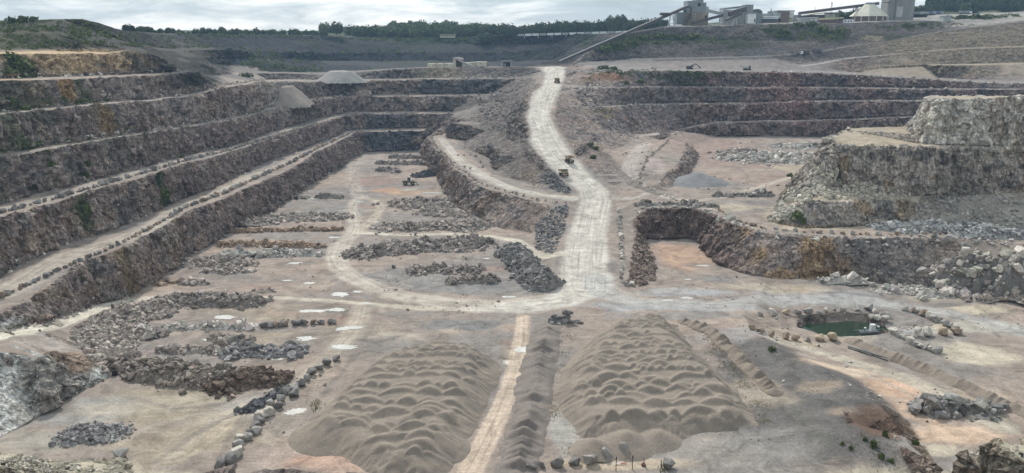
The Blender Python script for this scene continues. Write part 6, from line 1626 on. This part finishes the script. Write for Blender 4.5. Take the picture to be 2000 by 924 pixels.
# marker bits by the bottom edge
t = empty('traffic_cone', hit(1257, 909)); tag(t, 'small faded red traffic cone by the bottom edge', 'traffic cone')
MB().box((0, 0, .06), (.9, .9, .12)).build('base', M_TYRE, t); k_ = MB().tube((0, 0, .1), (0, 0, 1.7), .36, .08, n=16).build('cone_body', simple_mat('faded red', (.36, .13, .12), .7), t); MB().tube((0, 0, .8), (0, 0, 1.15), .25, .19, n=16).build('white_band', M_WHITE, k_)
t = empty('barrier_plank', hit(1212, 907), .2); tag(t, 'red and white plank lying beside the boulders at the bottom edge', 'plank')
MB().box((-.6, 0, .25), (1.2, .25, .12)).build('white_half', M_WHITE, t); MB().box((.6, -.05, .25), (1.2, .25, .12)).build('red_half', simple_mat('barrier red', (.42, .12, .10), .6), t)
for x_, y_, h_, lb in ((1203, 919, 3.2, 'dark marker post left of the red and white plank'), (1235, 917, 3.2, 'thin marker post between the plank and the cone'), (1291, 914, 2.4, 'short pale topped post right of the cone')):
    t = empty('marker_post', hit(x_, y_)); tag(t, lb, 'post'); MB().tube((0, 0, 0), (0, 0, h_), .09).build('shaft', M_RUST, t); MB().tube((0, 0, h_ * .8), (0, 0, h_), .12).build('tip', M_WHITE if 'pale' in lb else M_DARK, t)
# ------------------------------------------------------------------ trees, shrubs, weeds
def leaf_mat(name, c1, c2):
    m = bpy.data.materials.new(name)
    nt, nd, lk, bs = nodes_of(m)
    inf = N(nt, 'ShaderNodeObjectInfo').outputs['Random']
    pos = N(nt, 'ShaderNodeNewGeometry').outputs['Position']
    f = mth(nt, 'ADD', mth(nt, 'MULTIPLY', noise(nt, .16, 4, .6, pos), .7), mth(nt, 'MULTIPLY', inf, .35))
    lk.new(mixc(nt, 'MIX', ramp(nt, f, [(.3, 0.0), (.75, 1.0)]), c1, c2), bs.inputs['Base Color'])
    bs.inputs['Roughness'].default_value = .8; bs.inputs['Specular IOR Level'].default_value = .1
    return m
M_LEAF = leaf_mat('tree leaves', (.065, .092, .040), (.150, .188, .082)); M_LEAFD = leaf_mat('dark tree leaves', (.042, .066, .032), (.088, .118, .056)); M_SHRUB = leaf_mat('shrub leaves', (.06, .088, .028), (.135, .165, .06)); M_BARK = simple_mat('bark', (.09, .075, .06), .9)

def crown_mesh(name, seed, n, mat, leaf=1.0, squash=.8):
    """leaf-clump faces spread through an uneven crown of radius 1, its foot at z = 0"""
    r = np.random.default_rng(seed)
    lobes = [((r.normal(0, .36, 2)).tolist() + [r.uniform(.40, .95) * squash], r.uniform(.42, .66)) for _ in range(10)] + [([0, 0, .75 * squash], .9)]
    V_, F_ = [], []
    for i in range(n):
        c, rad = lobes[r.integers(len(lobes))]
        d = r.normal(0, 1, 3); d /= np.linalg.norm(d)
        p = np.array(c) + d * rad * r.uniform(.65, 1.06)
        if p[2] < .06: continue
        s = leaf * r.uniform(.10, .22)
        a = r.normal(0, 1, 3) + d * .9; a /= np.linalg.norm(a)
        u = np.cross(a, r.normal(0, 1, 3)); u /= np.linalg.norm(u); v = np.cross(a, u)
        k = len(V_)
        V_ += [p + u * s, p + v * s * .8, p - u * s * .9, p - v * s]
        F_ += [(k, k + 1, k + 2), (k, k + 2, k + 3)]
    me = bpy.data.meshes.new(name); me.from_pydata([tuple(q) for q in V_], [], F_); me.materials.append(mat)
    return me
def trunk_mesh(name):
    m = MB().tube((0, 0, -.15), (0, 0, .7), .075, .045, 8)
    for k in range(5):
        a = k * 1.3; m.tube((0, 0, .45 + .05 * k), (.38 * math.cos(a), .38 * math.sin(a), .85 + .05 * k), .03, .012, 6)
    o = m.build(name, M_BARK); me = o.data; bpy.data.objects.remove(o); return me
TRK_ME = trunk_mesh('trunk')
CR = [crown_mesh('crown', 40 + i, 900, M_LEAF, .95) for i in range(5)]; CRD = [crown_mesh('crown', 60 + i, 900, M_LEAFD, .95) for i in range(4)]; SHR = [crown_mesh('foliage', 80 + i, 200, M_SHRUB, 1.25, .6) for i in range(4)]
rt = random.Random(21)
def tree(x, y, z, r, h, label, group, dark=False, sink=.5):
    t = empty('broadleaf_tree', (x, y, z - sink)); t.rotation_euler.z = rt.uniform(0, 6.28); t.scale = (r, r, h / 1.45); tag(t, label, 'tree', group)
    for nm, me in (('crown', rt.choice(CRD if dark else CR)), ('trunk', TRK_ME)):
        o = bpy.data.objects.new(nm, me); COL.objects.link(o); o.parent = t
        if nm == 'crown': o.location.z = .12
def shrub(px, py, r, h, label, group='shrubs on the quarry benches', mat=None):
    if 'weed' in label: r, h, group = r * .6, h * .8, 'weeds on the grey plateau'
    p = hit(px, py); t = empty('shrub', (p[0], p[1], p[2] - .2)); t.rotation_euler.z = rt.uniform(0, 6.28); t.scale = (r, r, h); tag(t, label, 'shrub', group)
    o = bpy.data.objects.new('foliage', rt.choice(SHR) if mat is None else mat); COL.objects.link(o); o.parent = t
    o = bpy.data.objects.new('stem', TRK_ME); COL.objects.link(o); o.parent = t; o.scale = (.6, .6, .6)
# skyline trees: px, foot py, distance, crown radius, height
tree(*D(636, 67, 1010), 6.4, 14, 'left of the two round trees standing apart on the far skyline', 'pair of round skyline trees')
tree(*D(657, 67, 1010), 6.8, 14.5, 'right of the two round trees standing apart on the far skyline', 'pair of round skyline trees')
WOOD = 'broadleaf tree in the hillside wood on the far skyline, its crown merging with others'
for (x0, x1, yt0, yt1, n, Y0, Y1) in [(680, 960, 52, 66, 46, 1085, 1130), (690, 950, 60, 70, 34, 1058, 1080), (760, 940, 48, 54, 22, 1180, 1230)]:
    for i in range(n):
        f = (i + rt.uniform(0, 1)) / n; px = x0 + (x1 - x0) * f; Y_ = rt.uniform(Y0, Y1)
        x_ = D(px, 60, Y_)[0]; zg = ground(x_, Y_); h = rt.uniform(10, 14)
        tree(x_, Y_, zg, rt.uniform(7, 10), h, WOOD, 'trees of the hillside wood')
for i in range(52):
    px = 950 + (1292 - 950) * (i + rt.uniform(0, 1)) / 52; Y_ = rt.uniform(1030, 1075) - max(0, px - 1150) * .35
    x_ = D(px, 60, Y_)[0]; h = rt.uniform(9, 14) + (5 if 1190 < px < 1215 else 0)
    tree(x_, Y_, ground(x_, Y_), rt.uniform(6.5, 9), h, 'broadleaf tree in the dark belt behind the white covered conveyor', 'trees of the dark skyline belt', True)
for i in range(44):
    px = 246 + (640 - 246) * (i + rt.uniform(0, 1)) / 44; Y_ = float(np.interp(px, [245, 300, 400, 500, 640], [600, 700, 840, 950, 1015])) + rt.uniform(3, 14)
    x_ = D(px, 64, Y_)[0]; h = rt.uniform(3.5, 6.5) * (1.3 if px > 380 else .8)
    tree(x_, Y_, ground(x_, Y_), h * rt.uniform(.55, .8), h, 'low scrubby tree in the hedge line along the far left rim', 'scrubby trees along the far left rim', rt.random() < .4, .3)
for i in range(74):
    px = rt.uniform(1815, 2080); Y_ = rt.uniform(985, 1130); x_ = D(px, 20, Y_)[0]
    tree(x_, Y_, ground(x_, Y_), rt.uniform(6, 9), rt.uniform(11, 16), 'dark tree in the steep wood at the top right corner', 'trees of the top right wood', True, 1)
for px, Y_ in ((1786, 900), (1795, 905), (1801, 890), (1640, 880), (1655, 884), (1668, 880), (1480, 900)):
    x_ = D(px, 30, Y_)[0]; tree(x_, Y_, ground(x_, Y_), rt.uniform(4, 6), rt.uniform(8, 13), 'dark tree showing between the plant buildings', 'trees among the plant buildings', True)
for (px, py, r, h, lb) in [(25, 45, 3.4, 3.4, 'round bush at the top left end of the grassy crest'), (45, 43, 3.6, 3.6, 'second bush along the top left grassy crest'), (66, 42, 3, 3, 'third bush along the top left grassy crest'),
        (22, 282, 3, 2.2, 'green bush at the left edge of the third left bench'), (40, 287, 3.4, 2, 'wide low green bush on the third left bench'), (70, 283, 2.6, 2, 'dark green bush among rocks of the third left bench'), (62, 290, 2.2, 1.4, 'small bright bush at the brink of the third left bench'), (135, 277, 1.8, 1.4, 'tiny bush left of the grey boulder cluster'), (245, 255, 2.0, 2.2, 'bright green bush behind the grey boulder cluster'),
        (322, 392, 3.4, 6, 'tall blue-green bush against the foot of the second left face'), (308, 398, 1.8, 2.4, 'small dark bush beside the tall blue-green one'), (172, 420, 1.8, 4.6, 'upright bright bush growing on the second left face'), (84, 440, 1.6, 4, 'dark bush on the second left face near the edge'), (65, 436, 1.6, 4, 'mossy bush left of the dark one on the second left face'),
        (52, 363, 1.8, 2.2, 'dark shrub at the foot of the third left face'), (110, 352, 2.2, 1.4, 'low green shrub beside the second bench track'), (165, 344, 2, 1.6, 'low shrub farther along the second bench track'), (170, 325, 1.3, 2.6, 'thin bush clinging to the third left face'), (188, 325, 1.2, 2.6, 'second thin bush clinging to the third left face'), (100, 330, 1.3, 3, 'dark streak of ivy on the third left face'),
        (120, 198, 3, 2, 'green shrub on the fourth left bench below the ochre scar'), (155, 200, 3, 1.8, 'bright low shrub on the fourth left bench'), (205, 196, 2.6, 1.8, 'small shrub right of the bright one on the fourth left bench'), (10, 145, 4, 3, 'bright shrub at the foot of the dark gully'), (40, 132, 5, 4, 'dark shrub filling the gully of the top left face'), (20, 120, 4, 4, 'dark shrub higher in the same gully'),
        (15, 205, 3, 3, 'mossy shrub at the left edge of the fourth bench'), (50, 215, 3, 2, 'low mossy shrub along the fourth bench'), (435, 285, 1.8, 1.2, 'tiny shrub at the far part of the second bench'), (350, 308, 2.2, 1.6, 'small shrub beside the second bench track, midway'),
        (1150, 285, 2.6, 2.4, 'dark shrub on the slope right of the haul road'), (1162, 292, 2.4, 2, 'second dark shrub on the slope right of the haul road'), (1158, 310, 2.2, 2.2, 'lower dark shrub right of the two haul trucks'), (1180, 135, 4, 3, 'dark shrub left of the orange scar on the right rim'), (1200, 137, 4, 3, 'wide shrub above the orange scar on the right rim'), (1222, 164, 3.4, 2.4, 'green shrub below the orange scar'), (1250, 162, 4, 2.2, 'low green shrub right of the one below the scar'),
        (1345, 145, 4, 2.6, 'dark shrub under the excavator bench'), (1365, 146, 4, 3, 'wider dark shrub under the excavator bench'), (1388, 146, 4, 2.4, 'third dark shrub under the excavator bench'), (1543, 345, 1.6, 2, 'small green bush on the left shoulder of the butte'), (1556, 428, 2.6, 3.2, 'dark bush in the shade at the foot of the butte'), (1568, 436, 1.8, 2.4, 'smaller dark bush at the foot of the butte'),
        (1260, 78, 6, 4, 'dark shrub on the mound under the inclined conveyor'), (1290, 74, 7, 4, 'wide dark shrub in the middle of the plant mound'), (1325, 76, 7, 4, 'dark shrub below the plant platform'), (1355, 74, 6, 4, 'right shrub of the row on the plant mound'), (1235, 88, 6, 4, 'shrub at the left foot of the plant mound'), (1180, 100, 6, 4, 'shrub below the lower conveyor trestle'), (1205, 92, 6, 4, 'shrub between the two lower conveyor trestles'),
        (1605, 60, 7, 5, 'dark bush below the flat roofed sheds'), (1640, 66, 6, 6, 'tall dark bush on the face below the tan shed'), (1560, 52, 6, 4, 'bush below the canopy building'), (1585, 50, 6, 4, 'bush below the white clad shed'), (1500, 60, 6, 3, 'green bush on the slope below the white booth'), (1530, 66, 6, 3, 'green bush on the slope below the long shed'), (1770, 52, 5, 3.4, 'dark bush below the silo tower'), (1800, 50, 4, 3, 'dark bush right of the silo tower foot'), (1905, 36, 7, 4, 'bush right of the pale hut'), (1880, 37, 7, 3.6, 'bush beside the pale hut'), (1930, 36, 7, 3.6, 'bush at the end of the hedge by the pale hut'),
        (480, 150, 6, 3, 'bush on the green slope of the far pit'), (1720, 690, 1, .7, 'weed clump beside the pipes'), (1508, 684, 1.8, 1.6, 'dark weed at the edge of the grey plateau'), (1690, 860, 1, 1.1, 'small green weed on the grey plateau'), (1728, 852, 1.2, 1.8, 'bright tall weed below the brown notch'), (1706, 872, 1.5, 1.9, 'dark green weed left of the bright one'), (1722, 895, 1.5, 1.6, 'leafy weed clump at the lower right'), (1740, 902, 1.2, 1.2, 'lower weed clump at the lower right'), (1645, 868, .9, 1, 'lone little weed on the grey plateau'), (1662, 878, 1, 1.3, 'yellowish weed on the grey plateau'), (1788, 868, 1.6, 1.6, 'dark weed at the foot of the brown notch')]:
    shrub(px, py, r, h, lb)
# weeds and grass: nobody could count the blades
rg = np.random.default_rng(8); V_, F_, C_ = [], [], []
def tuft(px, py, n, spread, h, colr):
    h *= .62
    c = hit(px, py); hh = []
    for i in range(n):
        x, y = c[0] + rg.normal(0, spread), c[1] + rg.normal(0, spread * 1.3)
        z = ground(x, y) - .05
        for b in range(5):
            a = rg.uniform(0, 6.28); l = h * rg.uniform(.5, 1.2); w_ = .06
            dx, dy = math.cos(a) * l * .45, math.sin(a) * l * .45
            k = len(V_); V_.extend([(x - w_ * math.sin(a), y + w_ * math.cos(a), z), (x + w_ * math.sin(a), y - w_ * math.cos(a), z), (x + dx, y + dy, z + l)]); F_.append((k, k + 1, k + 2))
            cc = np.array(colr) * rg.uniform(.7, 1.35); C_.extend([(*cc, 1)] * 3)
G1, G2, G3 = (.17, .175, .07), (.29, .26, .125), (.13, .16, .05)
for a in [(955, 722, 60, 1.4, 1.0, G1), (948, 745, 50, 1.2, .9, G1), (962, 735, 30, 1.0, .8, G2), (925, 800, 60, 1.4, .9, G1), (912, 812, 40, 1.2, .8, G1), (940, 775, 40, 1, .7, G2), (893, 885, 40, 1.2, .8, G1), (880, 900, 30, 1, .8, G2), (985, 700, 30, 1, .7, G2), (612, 790, 30, .9, 1.3, G2), (618, 800, 20, .6, 1.2, G1),
          (1085, 800, 60, 1.2, .9, G2), (1078, 812, 40, 1, .8, G2), (1098, 690, 40, 1.2, .7, G2), (1110, 655, 50, 1.6, .6, G2), (1120, 880, 40, 1.4, .8, G2), (1030, 825, 16, .6, .8, G3), (1046, 850, 14, .6, .7, G1), (1010, 900, 40, 1.4, .7, G1), (1385, 660, 60, 1.6, .7, G2), (1400, 685, 60, 1.6, .7, G2), (1440, 730, 90, 1.8, .8, G2), (1455, 750, 90, 1.6, .8, G2), (1480, 790, 70, 1.4, .7, G2), (1490, 820, 50, 1.2, .7, G2), (1370, 640, 40, 1.4, .6, G2), (1425, 715, 60, 1.4, .8, G1),
          (1530, 740, 40, 3, .4, G1), (1600, 768, 30, 2.4, .5, G1), (1215, 886, 30, 1.2, .9, G1), (1296, 918, 20, .6, 1.4, G3), (1700, 880, 60, 3, .7, G3), (1740, 890, 80, 3, .7, G1), (1760, 830, 30, 1.5, .6, G3), (1520, 700, 20, 1.2, .6, G1), (60, 292, 60, 4, 1, G3), (20, 298, 50, 4, 1, G2), (150, 281, 40, 3, .8, G2), (100, 370, 40, 4, .8, G1), (430, 288, 30, 3, .7, G2)]: tuft(*a)
mg = bpy.data.materials.new('weeds and grass'); nt, nd, lk, bs = nodes_of(mg); lk.new(N(nt, 'ShaderNodeVertexColor', layer_name='Col').outputs['Color'], bs.inputs['Base Color']); bs.inputs['Roughness'].default_value = .85
tag(np_mesh('grass_tufts', np.array(V_), np.array(F_), mg, False, np.array(C_)), kind='stuff')

# rough scrub over the old slopes: one mass nobody could count
rs = np.random.default_rng(31); V_, F_ = [], []
def scrub(poly, n, s):
    px = np.array(poly, float); lo, hi_ = px.min(0), px.max(0); k = 0
    while k < n:
        a, b = rs.uniform(lo[0], hi_[0]), rs.uniform(lo[1], hi_[1])
        if not inpoly(np.array([a]), np.array([b]), poly)[0]: continue
        k += 1
        c = np.array(hit(a, b)); r_ = s * rs.uniform(.5, 1.5)
        for i in range(26):
            d = rs.normal(0, 1, 3); d[2] = abs(d[2]); d /= np.linalg.norm(d)
            q = c + d * r_ * np.array([1.3, 1.3, .75]) * rs.uniform(.6, 1); t = r_ * rs.uniform(.2, .42)
            u = rs.normal(0, 1, 3); u /= np.linalg.norm(u); v = np.cross(u, d); v /= np.linalg.norm(v) + 1e-6
            j = len(V_); V_.extend([q + u * t, q + v * t, q - u * t * .9]); F_.append((j, j + 1, j + 2))
scrub([(0, 42), (80, 40), (170, 40), (215, 58), (150, 70), (110, 62), (40, 62), (0, 64)], 170, 1.5)
scrub([(0, 66), (90, 68), (150, 88), (110, 96), (0, 98)], 90, 1.2)
scrub([(120, 66), (215, 60), (260, 66), (310, 92), (240, 94), (160, 86)], 120, 1.6)
scrub([(260, 66), (420, 70), (470, 95), (400, 108), (310, 94)], 90, 1.8)
scrub([(470, 95), (600, 100), (630, 140), (520, 140), (470, 128)], 190, 2.4)
scrub([(300, 66), (640, 70), (640, 76), (420, 73)], 120, 2.2)
scrub([(640, 70), (1000, 70), (960, 84), (780, 82), (640, 78)], 160, 2.6)
scrub([(650, 96), (1000, 96), (1000, 104), (650, 106)], 40, 2.2)
scrub([(1170, 90), (1240, 70), (1300, 66), (1390, 72), (1400, 84), (1260, 88), (1180, 104)], 230, 2.0)
scrub([(1480, 52), (1600, 48), (1660, 60), (1650, 84), (1580, 80), (1500, 72)], 230, 2.0)
scrub([(1700, 52), (1860, 44), (1900, 50), (1740, 64)], 70, 1.6)
scrub([(1150, 133), (1300, 136), (1420, 144), (1400, 150), (1240, 160), (1150, 146)], 90, 1.5)
scrub([(1850, 33), (1990, 28), (1995, 34), (1860, 39)], 60, 2.2)
scrub([(0, 120), (40, 112), (62, 150), (0, 154)], 70, 1.5)
scrub([(0, 196), (120, 190), (170, 204), (60, 216), (0, 220)], 70, .9)
scrub([(0, 276), (90, 276), (180, 268), (180, 276), (60, 292), (0, 298)], 90, .7)
scrub([(0, 380), (110, 352), (200, 338), (200, 344), (60, 374), (0, 394)], 70, .6)
tag(np_mesh('scrub', np.array(V_), np.array(F_), M_SHRUB), kind='stuff')
# ------------------------------------------------------------------ sky, sun, camera
SUN_AZ, SUN_EL = math.radians(-20), math.radians(42)       # ahead and to the left, behind thin cloud
w = bpy.data.worlds.new('World'); SC.world = w; w.use_nodes = True
nt = w.node_tree; nt.nodes.clear(); lk = nt.links
out = N(nt, 'ShaderNodeOutputWorld'); bg = N(nt, 'ShaderNodeBackground'); bg2 = N(nt, 'ShaderNodeBackground')
sky = N(nt, 'ShaderNodeTexSky', sky_type='NISHITA'); sky.sun_disc = False
sky.sun_elevation = SUN_EL; sky.sun_rotation = SUN_AZ
lk.new(sky.outputs[0], bg.inputs[0]); bg.inputs[1].default_value = .10
gen = N(nt, 'ShaderNodeTexCoord').outputs['Generated']
sp = N(nt, 'ShaderNodeSeparateXYZ'); lk.new(gen, sp.inputs[0])
# broken cloud: noise over the view direction, flattened towards the horizon
n1_ = noise(nt, 1.0, 8, .60, vscale(nt, gen, (6.5, 6.5, 34)), .35)
n2_ = noise(nt, 1.0, 2, .5, vscale(nt, gen, (2.2, 2.2, 16)), .2)
f = mth(nt, 'ADD', mth(nt, 'MULTIPLY', n1_, .62), mth(nt, 'MULTIPLY', n2_, .38))
deck = ramp(nt, f, [(.36, (.42, .52, .60)), (.46, (.58, .70, .79)), (.51, (.86, .95, 1.0)), (.57, (1.22, 1.25, 1.26))])
lk.new(deck, bg2.inputs[0]); bg2.inputs[1].default_value = .84
mx = N(nt, 'ShaderNodeMixShader'); mx.inputs[0].default_value = .86
lk.new(bg.outputs[0], mx.inputs[1]); lk.new(bg2.outputs[0], mx.inputs[2]); lk.new(mx.outputs[0], out.inputs[0])

sl_ = bpy.data.lights.new('sun', 'SUN'); sl_.energy = 3.0; sl_.angle = math.radians(5); sl_.color = (1, .945, .87)
so = bpy.data.objects.new('sun', sl_); COL.objects.link(so)
sd = Vector((math.sin(SUN_AZ) * math.cos(SUN_EL), math.cos(SUN_AZ) * math.cos(SUN_EL), math.sin(SUN_EL)))
so.rotation_euler = sd.to_track_quat('Z', 'Y').to_euler(); so.location = (0, 0, 400)

cam = bpy.data.cameras.new('camera'); cam.sensor_width = 36; cam.lens = 36 * F / 2000
cam.clip_start = 1; cam.clip_end = 8000
co = bpy.data.objects.new('camera', cam); COL.objects.link(co)
co.location = (0, 0, CAMH); co.rotation_euler = (math.pi / 2 - PITCH, 0, 0)
SC.camera = co
SC.view_settings.view_transform = 'Standard'; SC.view_settings.look = 'None'
SC.view_settings.exposure = 0.22; SC.view_settings.gamma = 1.0
SC.cycles.use_denoising = True
SC.cycles.max_bounces = 6; SC.cycles.diffuse_bounces = 3; SC.cycles.glossy_bounces = 2; SC.cycles.volume_bounces = 0; SC.cycles.transmission_bounces = 2
SC.cycles.caustics_reflective = False; SC.cycles.caustics_refractive = False

# hazy air over the whole quarry
hz = MB().box((0, 925, 70), (4200, 2050, 152))
ho = hz.build('haze', None); tag(ho, kind='stuff')
hm = bpy.data.materials.new('hazy air'); hm.use_nodes = True
hn_ = hm.node_tree; hn_.nodes.clear()
ho_ = hn_.nodes.new('ShaderNodeOutputMaterial'); pvn = hn_.nodes.new('ShaderNodeVolumePrincipled')
pvn.inputs['Color'].default_value = (.46, .71, 1.0, 1); pvn.inputs['Density'].default_value = HAZE; pvn.inputs['Anisotropy'].default_value = .2
hn_.links.new(pvn.outputs[0], ho_.inputs['Volume'])
ho.data.materials.append(hm)
